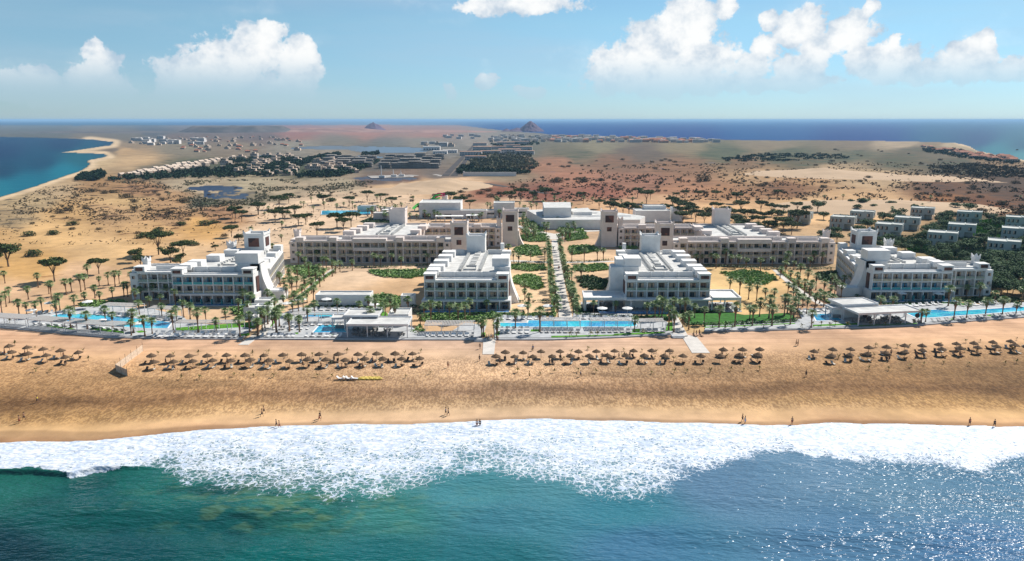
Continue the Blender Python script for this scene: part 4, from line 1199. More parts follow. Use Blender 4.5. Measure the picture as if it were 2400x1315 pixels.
# ------------------------------------------------------------------ villas
def villa_parts():
    wl, rf, wn = MB(), MB(), None
    # frame: front along x (0..12) facing -y, side facing +x
    wl.box(0, 0, 0, 10, 11, 6.4); wl.box(10.0, .0, 3.0, 17.0, 9.0, 6.6); wl.box(10.01, 2.5, 0, 15.5, 9.0, 2.997)
    wl.box(10.01, -.0, 0, 10.4, 2.49, 2.997); wl.box(16.6, 0, 0, 17.0, .4, 2.997)
    for (x0, y0, x1, y1, z_) in ((0, 0, 10, 11, 6.4), (10.0, 0, 17.0, 9.0, 6.6)):
        rf.box(x0 + .3, y0 + .3, z_ + .003, x1 - .3, y1 - .3, z_ + .06)
        wl.box(x0, y0, z_ + .003, x1, y0 + .297, z_ + .45); wl.box(x0, y1 - .297, z_ + .003, x1, y1, z_ + .45)
        wl.box(x0, y0 + .3, z_ + .003, x0 + .297, y1 - .3, z_ + .45); wl.box(x1 - .297, y0 + .3, z_ + .003, x1, y1 - .3, z_ + .45)
    ws = []
    for (x, z_, w_, h_) in ((1.8, 3.9, 1.6, 1.7), (4.4, 3.9, 1.8, 1.7), (7.4, 3.9, 1.8, 1.7), (2.5, .9, 1.8, 1.7), (6.5, .9, 1.8, 1.7), (13.5, 3.9, 2.2, 1.8)):
        q = MB(); q.box(x - w_/2, -.08, z_, x + w_/2, -.004, z_ + h_, 0); q.box(x - w_/2 - .1, -.12, z_ - .1, x + w_/2 + .1, -.005, z_ - .003, 1)
        q.box(x - w_/2 + .1, -.10, z_ + .2, x - w_*.05, -.083, z_ + h_ - .1, 2)
        ws.append(('window', q.mesh('window', ['window_dark', 'frame_grey', 'curtain'])))
    q = MB(); q.box(17.004, 3.2, 3.4, 17.08, 5.2, 6.0, 0)
    ws.append(('window', q.mesh('window', ['window_dark'])))
    return [('wall', wl.mesh('wall', ['villa_grey'])), ('roof', rf.mesh('roof', ['villa_roof']))] + ws
VP = villa_parts()
VIL = [(1878, 529), (1977, 540), (2024, 526), (2082, 559), (2127, 542), (2166, 517), (2204, 581), (2252, 560), (2274, 527), (2344, 603), (2378, 570), (2388, 541)]
vs_ = []
for i, (x, y) in enumerate(VIL):
    p = at(x - 34, y - 5)
    vs_.append(thing('villa', VP, p, R(-33)))
    vs_[-1].scale = (0.86, 1.12, 1.16)
rank(vs_, 'grey two-storey flat-roofed villa among the green trees, {n} from the left', 'villa', 'grey villas among the trees')
# ------------------------------------------------------------------ paving, paths, lawns, pools
LV = 0.40
def slab(name, pts, z0, z1, mat_, kind='structure', label=None, cat=None, level=None):
    poly = [tuple(float(c) for c in atn(x, y, z1 if level is None else level)) for x, y in pts]
    k = MB(); k.prism(poly, z0, z1)
    e = k.build(name, mat_)
    return tag(e, label, cat, None, kind)
slab('paving', [(-400,745),(0,766.5),(120,777.5),(250,789.5),(420,792.5),(566,793.5),(592,770),(560,764),(445,757),(430,742),(360,724),(240,717),(165,721),(120,732),(40,737),(-400,716)], -.3, LV, 'deck')
slab('paving', [(596,793.5),(960,795),(1128,795),(1140,762),(1090,756),(1060,775),(985,777),(962,765),(962,741),(905,741),(895,716),(855,722),(700,720),(640,742),(618,770)], -.3, LV, 'deck')
slab('paving', [(1160,795),(1290,795),(1450,789.5),(1590,782),(1572,760),(1560,752),(1495,748),(1480,735),(1345,733),(1342,745),(1306,745),(1172,737),(1158,750)], -.3, LV, 'deck')
slab('paving', [(1650,777),(2000,767.5),(2150,761.5),(2260,752.5),(2400,742.5),(2700,722),(2700,690),(2400,708),(2250,716),(2220,711),(2060,716),(1960,722),(1925,722),(1870,727),(1880,747),(1720,757),(1655,762)], -.3, LV, 'deck')
slab('path', [(1310,744),(1342,744),(1328,690),(1316,618),(1308,575),(1307,562),(1293,562),(1293,575),(1297,618),(1304,690)], -.1, .05, 'walk')
slab('path', [(1291,561),(1308,561),(1345,545),(1420,541),(1420,538),(1340,541),(1300,548),(1240,537),(1215,527),(1205,520),(1198,521),(1215,533)], -.1, .045, 'walk')
slab('path', [(1190,613),(1294,617),(1294,613),(1190,609)], -.1, .03, 'walk')
slab('path', [(1319,617),(1440,614),(1440,611),(1319,613)], -.1, .03, 'walk')
slab('path', [(684,705),(697,705),(728,680),(755,655),(785,630),(777,630),(742,656),(714,680)], -.1, .05, 'walk')
slab('path', [(1810,632),(1819,632),(1860,665),(1895,690),(1935,714),(1965,724),(1945,724),(1915,712),(1875,688),(1840,660)], -.1, .05, 'walk')
slab('path', [(604,786),(622,786),(655,725),(672,690),(662,690),(636,728)], -.1, LV + .05, 'walk')
slab('path', [(1578,790),(1612,786),(1590,745),(1584,735),(1572,735),(1576,748)], -.1, LV + .06, 'walk')
slab('boardwalk', [(1131,830),(1158,830),(1162,792),(1133,792)], -.3, .12, 'walk')
slab('boardwalk', [(1622,827),(1664,827),(1632,788),(1594,782)], -.3, .12, 'walk')
slab('boardwalk', [(558,808),(582,808),(610,786),(590,786)], -.3, .12, 'walk')
# lawns
slab('lawn', [(1588,728),(1650,722),(1745,738),(1850,733),(1872,752),(1720,758),(1612,760)], -.05, .30, 'lawn_dark')
slab('lawn', [(1345,722),(1380,720),(1385,741),(1500,744),(1570,750),(1560,735),(1500,741),(1350,731)], -.05, .12, 'lawn_dark')
for (a, c, d) in ((768, 771, 1652), (763, 766, 1650), (758.6, 761, 1668)):
    slab('lawn', [(d, a), (1865, a - 9), (1862, a - 11), (d, a - 2.4)], 0, LV + .02, 'lawn')
for P_ in ([(415,776),(600,765),(606,752),(560,757),(410,768)], [(325,780),(345,778),(332,774),(318,777)],[(110,765),(180,773),(172,770),(110,762)],[(210,772),(290,781),(292,777),(240,770),(215,768)],
           [(650,742),(662,737),(636,765),(622,770)],[(893,745),(912,742),(905,731),(895,730)],[(885,766),(900,765),(902,757),(890,758)],[(560,789),(585,783),(582,780),(565,783)],
           [(1243,777),(1266,777),(1266,772),(1245,772)],[(1292,791),(1450,786.5),(1450,784),(1292,787)],[(1436,786),(1560,781),(1555,777),(1440,782)],[(1558,775),(1587,776),(1580,755),(1566,756)],[(1480,778),(1500,778),(1500,770),(1484,771)],
           [(1905,765),(2010,761),(2010,757),(1905,761)],[(2010,766),(2150,760),(2150,757),(2010,762)],[(2225,751),(2240,750),(2235,746),(2222,747)],[(2310,742),(2330,741),(2325,737),(2308,738)],[(612,781),(622,781),(618,776),(610,777)],[(690,783),(700,783),(698,779),(690,779)],
           [(1127,786),(1138,786),(1138,779),(1128,779)],[(1160,786),(1170,786),(1172,776),(1163,776)],[(780,787),(790,784),(786,782),(776,784)]):
    slab('lawn', P_, 0, LV + .012, 'lawn')
slab('lawn', [(390,712),(600,712),(600,716.5),(388,716.5)], -.1, .04, 'lawn_dark')
slab('lawn', [(2045,706),(2245,709),(2290,713),(2230,717),(2038,712)], -.1, .04, 'lawn_dark')
def pool(pts, label, mat_='pool_water'):
    p = [Vector((*atn(x, y, LV), 0)) for x, y in pts]
    e = empty('swimming_pool', (float(p[0].x), float(p[0].y), 0))
    poly = [(float(q.x), float(q.y)) for q in p]
    cx = sum(q[0] for q in poly) / len(poly); cy = sum(q[1] for q in poly) / len(poly)
    k = MB(); k.prism(poly, .1, LV + .03); k.build('water', mat_, e)
    a = sum(poly[i][0] * poly[(i + 1) % len(poly)][1] - poly[(i + 1) % len(poly)][0] * poly[i][1] for i in range(len(poly)))
    P_ = [Vector(q) for q in (poly if a > 0 else poly[::-1])]
    n = len(P_); out = []
    for i in range(n):
        d1 = (P_[i] - P_[i-1]).normalized(); d2 = (P_[(i+1) % n] - P_[i]).normalized()
        n1 = Vector((d1.y, -d1.x)); n2 = Vector((d2.y, -d2.x))
        out.append(P_[i] + (n1 + n2) * (.5 / max(1 + n1.dot(n2), .4)))
    k = MB()
    vs = [(q.x, q.y, z_) for z_ in (LV + .02, LV + .09) for q in P_] + [(q.x, q.y, z_) for z_ in (LV + .02, LV + .09) for q in out]
    f = []
    for i in range(n):
        j = (i + 1) % n
        f += [(n+i, n+j, 3*n+j, 3*n+i), (2*n+i, 3*n+i, 3*n+j, 2*n+j), (j, n+j, n+i, i)]
    k.add(vs, f); k.build('coping', 'lounger_white', e)
    tag(e, label, 'swimming pool', 'swimming pools of the hotel')
pool([(108,744),(140,736),(215,736.5),(300,744),(402,756),(392,769.5),(345,770),(250,763),(170,755)], 'long turquoise pool behind the slatted pergolas at the left end')
pool([(722,733),(840,733),(845,743),(716,743)], 'narrow blue pool behind the beach bar, below the long low white building')
pool([(749,762),(803,761),(812,779),(734,780)], 'small bright turquoise pool with square corners, left of the middle beach bar')
pool([(1172,757),(1237,757),(1239,751),(1482,752),(1494,763),(1478,766),(1172,766.5)], 'long narrow turquoise pool in the middle, crossing the end of the avenue')
pool([(1904,736),(1952,736),(1974,751),(1914,752)], 'small blue square pool left of the right beach bar')
pool([(2120,732),(2150,727),(2197,726),(2228,730),(2400,719),(2700,700),(2700,707),(2400,729),(2178,745),(2148,745)], 'very long turquoise pool running out of the picture at the right')
pool([(755,494),(868,493),(868,502),(753,503)], 'distant light blue play pool behind the left courtyard building')

# ------------------------------------------------------------------ pergolas
perg = []
def pergola(x0, x1, y0, y1, depth, hgt=3.0, rows=2):
    """front edge of the roof stands over photo points (x0,y0)-(x1,y1)"""
    a, c = at(x0, y0, LV), at(x1, y1, LV)
    d = (c - a); L = d.length; ang = math.atan2(d.y, d.x)
    e = empty('pergola', (a.x, a.y, LV), ang)
    k = MB(); n = int(L / .5)
    for i in range(n):
        k.box(i * .5, 0, hgt, i * .5 + .30, depth, hgt + .06)
    me_ = k.mesh('slatted_roof', ['slat']); link('slatted_roof', me_, e)
    k = MB()
    for y in (0.1, depth - .3): k.box(0, y, hgt - .2, L, y + .2, hgt - .004)
    link('beam', k.mesh('beam', ['steel_white']), e)
    m_ = max(2, int(L / 4.2) + 1)
    pm = MB(); pm.box(-.09, -.09, 0, .09, .09, hgt - .204); pme = pm.mesh('post', ['steel_white'])
    for i in range(m_):
        for y in (.2, depth - .2):
            link('post', pme, e, (.2 + (L - .4) * i / (m_ - 1), y, 0))
    perg.append(e)
    return e
pl = [pergola(-40, 62, 762, 768, 5.5), pergola(65, 150, 769, 776, 5.5), pergola(152, 292, 777, 786, 5.5), pergola(236, 322, 735, 738, 5), pergola(346, 428, 742, 745, 4.5),
      pergola(410, 565, 777, 778, 4), pergola(682, 812, 757, 757, 4), pergola(995, 1112, 783, 783, 6), pergola(1266, 1362, 772, 772, 4.5), pergola(1384, 1480, 772, 772, 4.5), pergola(1500, 1562, 775, 774, 4.5)]
for e, l in zip(pl, ('slatted white pergola along the beach promenade, the one at the far left edge', 'slatted white pergola along the beach promenade, second from the left', 'longest slatted white pergola of the beach promenade, in front of the left pool',
    'slatted pergola behind the left pool, the one nearer the left edge', 'slatted pergola behind the right end of the left pool', 'slatted pergola over the lawn between the left pool and the beach path', 'slatted pergola in front of the narrow blue pool',
    'slatted pergola over rows of loungers, just left of the avenue boardwalk', 'slatted pergola in front of the middle pool, left one of two', 'slatted pergola in front of the middle pool, right one of two', 'small slatted pergola between the middle pool and the right boardwalk')):
    tag(e, l, 'pergola', 'slatted pergolas')

# ------------------------------------------------------------------ beach bars
def bar(loc_pts, label, boards):
    """loc_pts: list of (x0,y_front,x1,depth,z) flat roofs"""
    e = empty('beach_bar', at(loc_pts[0][0], loc_pts[0][1], LV))
    for (x0, y, x1, y1, depth, z_, walls) in loc_pts:
        a, c = at(x0, y, LV), at(x1, y1, LV)
        d = c - a; L = d.length; d.normalize(); nb = Vector((-d.y, d.x, 0))
        F = lambda p, q, h_: tuple(a + d * p + nb * q + Vector((0, 0, h_ - LV)) )
        k = MB()
        k.box(0, 0, z_, L, depth, z_ + .35, 0, lambda p, q, h_: F(p, q, h_))
        for (p0, q0, p1, q1) in ((0, 0, L, .3), (0, depth - .3, L, depth), (0, .303, .3, depth - .303), (L - .3, .303, L, depth - .303)):
            k.box(p0, q0, z_ + .353, p1, q1, z_ + .7, 0, lambda p, q, h_: F(p, q, h_))
        k.box(.31, .31, z_ + .353, L - .31, depth - .31, z_ + .4, 1, lambda p, q, h_: F(p, q, h_))
        k.build('flat_roof', ['steel_white', 'roof_white'], e)
        if walls:
            k = MB(); k.box(.8, walls, LV, L - .8, depth - .5, z_ - .003, 0, lambda p, q, h_: F(p, q, h_)); k.build('wall', 'white_render', e)
        n = max(2, int(L / 5) + 1)
        for i in range(n):
            for q in ((.25, depth - .3) if not walls else (.25,)):
                k = MB(); p = .3 + (L - .6) * i / (n - 1)
                k.box(p - .15, q - .15, LV, p + .15, q + .15, z_ - .003, 0, lambda p, q, h_: F(p, q, h_)); k.build('post', 'steel_white', e)
        if boards:
            for i in range(boards[0]):
                p = random.uniform(1, L - 1); q = random.uniform(1, max(1.5, (walls or depth) - .8))
                DINING.append((Vector(F(p, q, LV + .01)), boards[1]))
            boards = None
    k = MB()
    x0, y, x1, y1 = loc_pts[-1][:4]
    a = at(x0, y, LV); k.box(a.x + 1, a.y + .5, LV, a.x + 4.5, a.y + 1.1, LV + 1.1); k.build('counter', 'frame_grey', e)
    tag(e, label, 'beach bar', 'beach bar pavilions')
bar([(812, 791, 957, 791.5, 10, 4.2, 0), (806, 775, 888, 775, 9, 5.0, 2), (778, 771, 812, 770, 5, 3.6, 0)], 'white flat-roofed beach bar pavilion with dining terrace beside the small turquoise pool', (16, 'mid'))
bar([(2010, 764, 2160, 757, 9, 4.2, 0), (1972, 748, 2056, 744, 9, 5.0, 1.5), (1948, 746, 1986, 745, 5, 3.6, 0)], 'white flat-roofed beach bar pavilion near the right edge, black round signs on its corners', (16, 'right'))
for (x, y, z_) in ((2024, 757, 2.8), (2034, 759, 2.0), (2146, 757, 2.8)):
    p = at(x, y, LV); q = MB()
    q.tube([(p.x, p.y - .5, LV + z_), (p.x, p.y - .62, LV + z_)], [.85, .85], 16)
    o_ = q.build('round_sign', 'cloth_dark'); tag(o_, 'black round sign hanging on the right beach bar, %s' % {2024: 'upper one at its left corner', 2034: 'lower one at its left corner', 2146: 'the one at its right corner'}[x], 'sign', 'round black signs')
simple('changing_rooms', 'small white block with pinkish partitions behind the middle beach bar', 'building', [(910, 958, 765, 0, 3.8, 9), (920, 932, 766.5, 0, 3.2, 1.2), (938, 952, 766.5, 0, 3.2, 1.2)], at(930, 765))
simple('low_building', 'long low white building with blank wall behind the narrow blue pool', 'building', [(740, 868, 718, 0, 4.0, 7)], at(800, 718), extra=dark_openings([(752, 718, 1.6, .6, 1.8), (763, 718, 1.6, .6, 1.8), (774, 718, 1.6, .6, 1.8)], 'window'))
simple('plant_room', 'small plain white box left of the middle hotel block', 'building', [(940, 972, 720, 0, 4.0, 4)], at(950, 720))
simple('plant_room', 'small plain white box at the foot of the left wing buttress', 'building', [(636, 664, 703, 0, 3.4, 5)], at(650, 703))
simple('entrance_kiosk', 'stepped white kiosk with tall wall beside the left beach path', 'building', [(600, 634, 757, 0, 5.6, 4), (572, 612, 747, 0, 3.6, 6), (598, 634, 733, 0, 4.2, 5), (590, 603, 766, 0, 3.2, 3)], at(605, 757))
def dining_set():
    k = MB(); k.tube([(0, 0, 0), (0, 0, .7)], [.06, .05], 5)
    k.tube([(0, 0, .7), (0, 0, .75)], [.5, .5], 8)
    q = MB()
    for an in range(4):
        c, s_ = math.cos(an * math.pi / 2 + .4), math.sin(an * math.pi / 2 + .4)
        x, y = c * .85, s_ * .85
        q.box(x - .22, y - .22, 0, x + .22, y + .22, .45); q.box(x - .22 + c * .2, y - .22 + s_ * .2, .452, x + .22 + c * .1, y + .22 + s_ * .1, .9)
    return [('table', k.mesh('table', ['slat'])), ('chair', q.mesh('chair', ['frame_grey']))]
DS = dining_set()
dl = {'podium': 'dark dining table with chairs under the wide flat restaurant roofs', 'mid': 'dark dining table with chairs under the middle beach bar', 'right': 'dark dining table with chairs under the right beach bar'}
dd = {}
for (p, w_) in DINING:
    dd.setdefault(w_, []).append(thing('dining_set', DS, p, random.uniform(0, 3)))
for w_, out in dd.items():
    rank(out, dl[w_] + ', {n} from left', 'dining set', dl[w_].replace('dark dining table with chairs', 'dining sets'))

# ------------------------------------------------------------------ sun loungers
def lounger_mesh(mat1, mat2, name='sun_lounger'):
    k = MB()
    k.box(-.34, -.95, .22, .34, .35, .32, 0)
    k.add([(-.34, .35, .26), (.34, .35, .26), (.34, .95, .80), (-.34, .95, .80), (-.34, .35, .32), (.34, .35, .32), (.34, .90, .88), (-.34, .90, .88)],
          [(0, 1, 2, 3), (4, 7, 6, 5), (0, 4, 5, 1), (1, 5, 6, 2), (2, 6, 7, 3), (3, 7, 4, 0)], 0)
    for x in (-.3, .3):
        for y in (-.85, .3):
            k.box(x - .03, y - .03, 0, x + .03, y + .03, .22, 1)
    return k.mesh(name, [mat1, mat2])
LW = lounger_mesh('lounger_white', 'frame_grey'); LG = lounger_mesh('lounger_grey', 'frame_grey')
def lounger_row(x0, y0, x1, y1, n, where, face=0.0, me_=None):
    a, c = at(x0, y0, LV), at(x1, y1, LV)
    for i in range(n):
        p = a.lerp(c, (i + .5) / n)
        gap = .25 if i % 2 else -.25
        o_ = link('sun_lounger', me_ or (LW if random.random() < .7 else LG), None, (p.x + gap, p.y, LV + .015), face + random.uniform(-.06, .06), 1.12)
        tag(o_, '%s sun lounger from the left, %s' % (nth(i), where), 'sun lounger', 'sun loungers ' + where)
lounger_row(217, 737, 318, 744, 13, 'under the pergola behind the left pool', .0)
lounger_row(345, 746, 428, 754, 11, 'behind the right end of the left pool')
lounger_row(75, 737, 122, 733, 6, 'at the far left end of the left pool')
lounger_row(80, 761, 180, 767, 11, 'between the left pool and the promenade pergolas', math.pi)
lounger_row(205, 768, 300, 776, 11, 'on the beach side of the left pool', math.pi)
lounger_row(362, 783, 555, 784, 21, 'behind the front row, left of the beach path')
lounger_row(358, 789, 556, 790, 22, 'at the sand edge, left of the beach path')
lounger_row(722, 726, 858, 728, 17, 'along the foot of the long low white building')
lounger_row(685, 762, 808, 762, 15, 'under the pergola before the narrow blue pool')
lounger_row(640, 772, 725, 771, 8, 'on the stepped terrace right of the beach path')
lounger_row(612, 789, 690, 789, 10, 'at the sand edge, right of the beach path')
lounger_row(716, 788, 800, 789, 10, 'at the sand edge below the small turquoise pool')
lounger_row(1000, 787, 1110, 787, 14, 'under the pergola left of the avenue boardwalk')
lounger_row(1176, 748, 1300, 748, 15, 'behind the middle pool, left of the avenue')
lounger_row(1352, 747, 1478, 748, 15, 'behind the middle pool, right of the avenue')
lounger_row(1175, 773, 1243, 773, 9, 'before the left end of the middle pool')
lounger_row(1175, 780, 1243, 780, 9, 'second row before the middle pool')
lounger_row(1268, 779, 1362, 779, 13, 'under the left pergola of the middle pool', 0, LG)
lounger_row(1386, 779, 1480, 778, 13, 'under the right pergola of the middle pool', 0, LG)
lounger_row(1505, 778, 1562, 777, 7, 'under the small pergola by the right boardwalk')
lounger_row(1873, 731, 1940, 728, 9, 'behind the small blue square pool')
lounger_row(2084, 722, 2205, 713, 16, 'behind the very long pool, next the bar', .5)
lounger_row(2252, 718, 2345, 711, 11, 'behind the very long pool, farther right', .5)
lounger_row(2185, 754, 2400, 737, 24, 'on the beach side of the very long right pool', .5, LG)

# ------------------------------------------------------------------ white parasols
def cloth_parasol():
    k = MB(); n = 8
    k.tube([(0, 0, 0), (0, 0, 2.5)], [.04, .03], 5)
    c = MB(); vs = [(0, 0, 2.75)] + [(1.5 * math.cos(i * math.pi / 4), 1.5 * math.sin(i * math.pi / 4), 2.3) for i in range(n)] + [(0, 0, 2.65)] + [(1.5 * math.cos(i * math.pi / 4), 1.5 * math.sin(i * math.pi / 4), 2.18) for i in range(n)]
    f = []
    for i in range(n):
        j = (i + 1) % n
        f += [(0, 1 + i, 1 + j), (n + 1, n + 2 + j, n + 2 + i), (1 + i, n + 2 + i, n + 2 + j, 1 + j)]
    c.add(vs, f)
    return [('pole', k.mesh('pole', ['steel_white'])), ('canopy', c.mesh('canopy', ['parasol_cloth']))]
CPS = cloth_parasol()
for (x, y, l, z_, s_) in ((119, 728, 'white parasol on the sand behind the left pool, leftmost of two', 0, 1.3), (75, 744, 'white parasol by the far left end of the left pool', LV, 1.2), (207, 725, 'white parasol on the sand behind the left pool, rightmost of two', 0, 1.3), (240, 767, 'small white parasol in front of the left pool, nearer its middle', LV, 1.1), (325, 776, 'white parasol by the right end of the left pool', LV, 1.2),
      (708, 719, 'white parasol left of the long low building', LV, 1.3), (766, 719, 'white parasol before the small windows of the long low building', LV, 1.3), (674, 729, 'white parasol beside the left palm grove and narrow blue pool', LV, 1.3), (878, 732, 'white parasol right of the narrow blue pool', LV, 1.3),
      (1224, 735, 'white parasol left of the avenue, nearer the middle block', 0, 1.3), (1284, 735, 'white parasol close to the left side of the avenue', 0, 1.3), (1411, 741, 'white parasol on the restaurant lawn, left one', 0, 1.3), (1470, 741, 'white parasol on the restaurant lawn, right one', 0, 1.3),
      (448, 703, 'white parasol on the terraces of the left wing, left one', .1, 1.2), (528, 703, 'white parasol on the terraces of the left wing, right one', .1, 1.2), (1036, 719, 'white parasol on the terrace of the middle block, left one', .1, 1.2), (1120, 719, 'white parasol on the terrace of the middle block, right one', .1, 1.2),
      (2112, 703, 'white parasol on the terraces of the right wing, left one', .1, 1.2), (2198, 704, 'white parasol on the terraces of the right wing, right one', .1, 1.2)):
    tag(thing('parasol', CPS, at(x, y, z_), random.random(), s_), l, 'parasol', 'white parasols of the hotel')

# ------------------------------------------------------------------ thatched parasols on the beach
def thatch(seed):
    random.seed(seed)
    k = MB(); k.tube([(0, 0, -.1), (0, 0, 2.5)], [.06, .05], 6)
    c = MB(); n = 18
    rings = [(0.04, 2.92), (.16, 2.80), (.50, 2.62), (1.25, 2.18), (1.42, 2.03)]
    vs = []
    for j, (r_, z_) in enumerate(rings):
        for i in range(n):
            a = i * 2 * math.pi / n
            q = 1 + (random.uniform(-.08, .08) if j > 1 else 0)
            vs.append((r_ * q * math.cos(a), r_ * q * math.sin(a), z_ - (random.uniform(0, .12) if j == 4 else 0)))
    m_ = len(vs); vs += [(.8 * x, .8 * y, 2.05) for x, y, z_ in vs[-n:]]
    f = [(j*n+i, (j+1)*n+i, (j+1)*n+(i+1) % n, j*n+(i+1) % n) for j in range(5) for i in range(n)]
    c.add(vs, f); c.add([(0, 0, 2.6), (.05, 0, 3.15), (-.05, .03, 3.15)], [(0, 1, 2)])
    c.add([vs[i] for i in range(n)], [tuple(range(n))])
    return [('post', k.mesh('post', ['wood_post'])), ('thatch_canopy', c.mesh('thatch_canopy', ['thatch']))]
TH = [thatch(i) for i in range(3)]
random.seed(11)
LB = lounger_mesh('wood_post', 'wood_post', 'beach_chair'); LT = lounger_mesh('towel', 'wood_post', 'beach_chair')
UM = {
 'a1': [(24,810),(66,813),(103,817),(144,821),(186,824)], 'a2': [(-6,826),(30,823),(68,827),(111,831),(155,835)],
 'b1': [(356,833),(400,833),(444,833),(487,833),(532,832),(575,832),(620,831),(664,831),(707,830),(749,829),(794,829),(839,829),(883,828),(926,828),(967,827)],
 'b2': [(363,848),(408,846),(453,845),(500,844),(542,844),(588,843),(631,844),(679,844),(722,842),(765,843),(809,842),(856,840),(898,840),(942,840),(985,839)],
 'c1': [(1184,824),(1226,824),(1268,822),(1312,822),(1355,822),(1398,821),(1440,820),(1484,820),(1527,820),(1569,820),(1694,818),(1739,818),(1780,817)],
 'c2': [(1162,835),(1206,834),(1249,834),(1294,833),(1337,833),(1380,833),(1423,832),(1467,833),(1510,832),(1556,833),(1600,833),(1642,833),(1687,832),(1732,831),(1775,831)],
 'd1': [(1907,821),(1950,818),(1992,817),(2035,814),(2077,812),(2119,809),(2159,808),(2199,805),(2240,804),(2281,802),(2325,799),(2366,797),(2410,794)],
 'd2': [(1947,833),(1991,829),(2032,827),(2074,825),(2119,823),(2160,819),(2206,817),(2248,815),(2289,812),(2334,810),(2377,808)]}
US = {'a': 'left-edge', 'b': 'left-middle', 'c': 'right-middle', 'd': 'right-edge'}
UN = {'a': 'of the left-edge cluster', 'b': 'between the windbreak and the avenue boardwalk', 'c': 'between the avenue boardwalk and the right boardwalk', 'd': 'of the cluster toward the right edge'}
for key, pts in UM.items():
    row = 'back' if key[1] == '1' else 'front'
    for i, (x, y) in enumerate(pts):
        p = gz(x, y + 17)
        e = thing('beach_parasol', random.choice(TH), p, random.random() * 6, random.uniform(.88, 1.02))
        e.rotation_euler.x = random.uniform(-.04, .04); e.rotation_euler.y = random.uniform(-.04, .04)
        tag(e, 'thatched parasol, %s in the %s row %s' % (nth(i), row, UN[key[0]]), 'beach parasol', 'thatched parasols on the beach')
        for s_ in (-1, 1):
            if random.random() < .9:
                o_ = link('beach_chair', LT if random.random() < .42 else LB, None, (p.x + s_ * random.uniform(.7, 1.2) - .8, p.y - random.uniform(.2, 1.6), p.z), random.uniform(-.5, .5) + (math.pi if random.random() < .3 else 0))
                lab = '%s beach chair under the %s thatched parasol of the %s row, %s cluster' % ('left' if s_ < 0 else 'right', nth(i), row, US[key[0]])
                tag(o_, lab, 'beach chair', 'beach chairs under thatched parasols')
for i, x in enumerate((797, 812, 818, 831)):
    for k_ in range(2):
        p = gz(x, 889 + k_ * 2)
        o_ = link('sun_lounger', LW, None, (p.x, p.y, p.z + k_ * .3), 1.4)
        tag(o_, 'white lounger on open sand left of the yellow floats, %s of its %s pair' % (('bottom', 'top')[k_], nth(i)), 'sun lounger', 'white loungers stacked on open sand')
def float_mesh():
    k = MB(); pts = []
    for i in range(13):
        a = i * 2 * math.pi / 12
        pts.append((.95 * math.cos(a), .5 * math.sin(a), .22))
    k.tube(pts, [.2] * 13, 6, 0, False)
    return k.mesh('inflatable_float', ['yellow_plastic'], smooth=True)
FM = float_mesh(); fl_ = []
for i in range(9):
    p = gz(846 + i * 5.2, 889 - (i % 2) * 2)
    fl_.append(link('inflatable_float', FM, None, (p.x, p.y, p.z), .3 + random.uniform(-.3, .3)))
rank(fl_, 'yellow inflatable float lying on open sand, {n} from the white loungers', 'float', 'yellow floats on the sand')
# windbreak of cloth on posts
e = empty('windbreak', gz(300, 860))
P_ = [(335, 818), (322, 828), (308, 838), (295, 848), (283, 857), (272, 865), (285, 871), (299, 877)]
P_ = [gz(x, y + 5) for x, y in P_]
k = MB()
for a, c in zip(P_[:-1], P_[1:]):
    d = (c - a).normalized(); nn = Vector((-d.y, d.x, 0)) * .03
    k.add([tuple(a + nn), tuple(c + nn), tuple(c + nn + Vector((0, 0, 2.0))), tuple(a + nn + Vector((0, 0, 2.0))), tuple(a - nn), tuple(c - nn), tuple(c - nn + Vector((0, 0, 2.0))), tuple(a - nn + Vector((0, 0, 2.0)))],
          [(0, 1, 2, 3), (7, 6, 5, 4), (3, 2, 6, 7), (0, 3, 7, 4), (1, 5, 6, 2)])
k.build('cloth_panel', 'screen', e)
for p in P_:
    k = MB(); k.tube([tuple(p), tuple(p + Vector((0, 0, 3.0)))], [.07, .05], 6); k.build('post', 'wood_post', e)
tag(e, 'pale cloth windbreak on wooden posts between two groups of thatched parasols', 'windbreak')
def rbox(name, x, y, dims, mat_, label, cat, z_=.0):
    p = gz(x, y); k = MB(); w_, d_, h_ = dims
    k.box(p.x - w_/2, p.y - d_/2, p.z + z_, p.x + w_/2, p.y + d_/2, p.z + h_); k.box(p.x - w_/2 + .1, p.y - d_/2 - .6, p.z, p.x + w_/2 - .1, p.y - d_/2 - .01, p.z + h_ * .5)
    o_ = k.build(name, mat_); tag(o_, label, cat)
rbox('sand_step', 1126, 799, (4.2, 1.4, .7), 'deck', 'grey step platform beside the avenue boardwalk', 'step')
rbox('sand_step', 1588, 790, (4.0, 2.4, .6), 'deck', 'pale wooden platform left of the right boardwalk', 'step')
# low retaining edge of the promenade
k = MB()
for s_, e_ in ((-700, 566), (596, 1128), (1160, 1592), (1650, 2700)):
    xs = np.arange(s_, e_ + 1, 28.0)
    if xs[-1] < e_: xs = np.append(xs, e_)
    for x0, x1 in zip(xs[:-1], xs[1:]):
        a, c = at(x0, line_y(PROM, x0) + .4), at(x1, line_y(PROM, x1) + .4)
        k.add([(a.x, a.y, -.4), (c.x, c.y, -.4), (c.x, c.y, LV + .12), (a.x, a.y, LV + .12), (a.x, a.y + .3, -.4), (c.x, c.y + .3, -.4), (c.x, c.y + .3, LV + .12), (a.x, a.y + .3, LV + .12)],
              [(0, 1, 2, 3), (3, 2, 6, 7), (7, 6, 5, 4)])
o_ = k.build('kerb', 'frame_grey'); tag(o_, kind='structure')
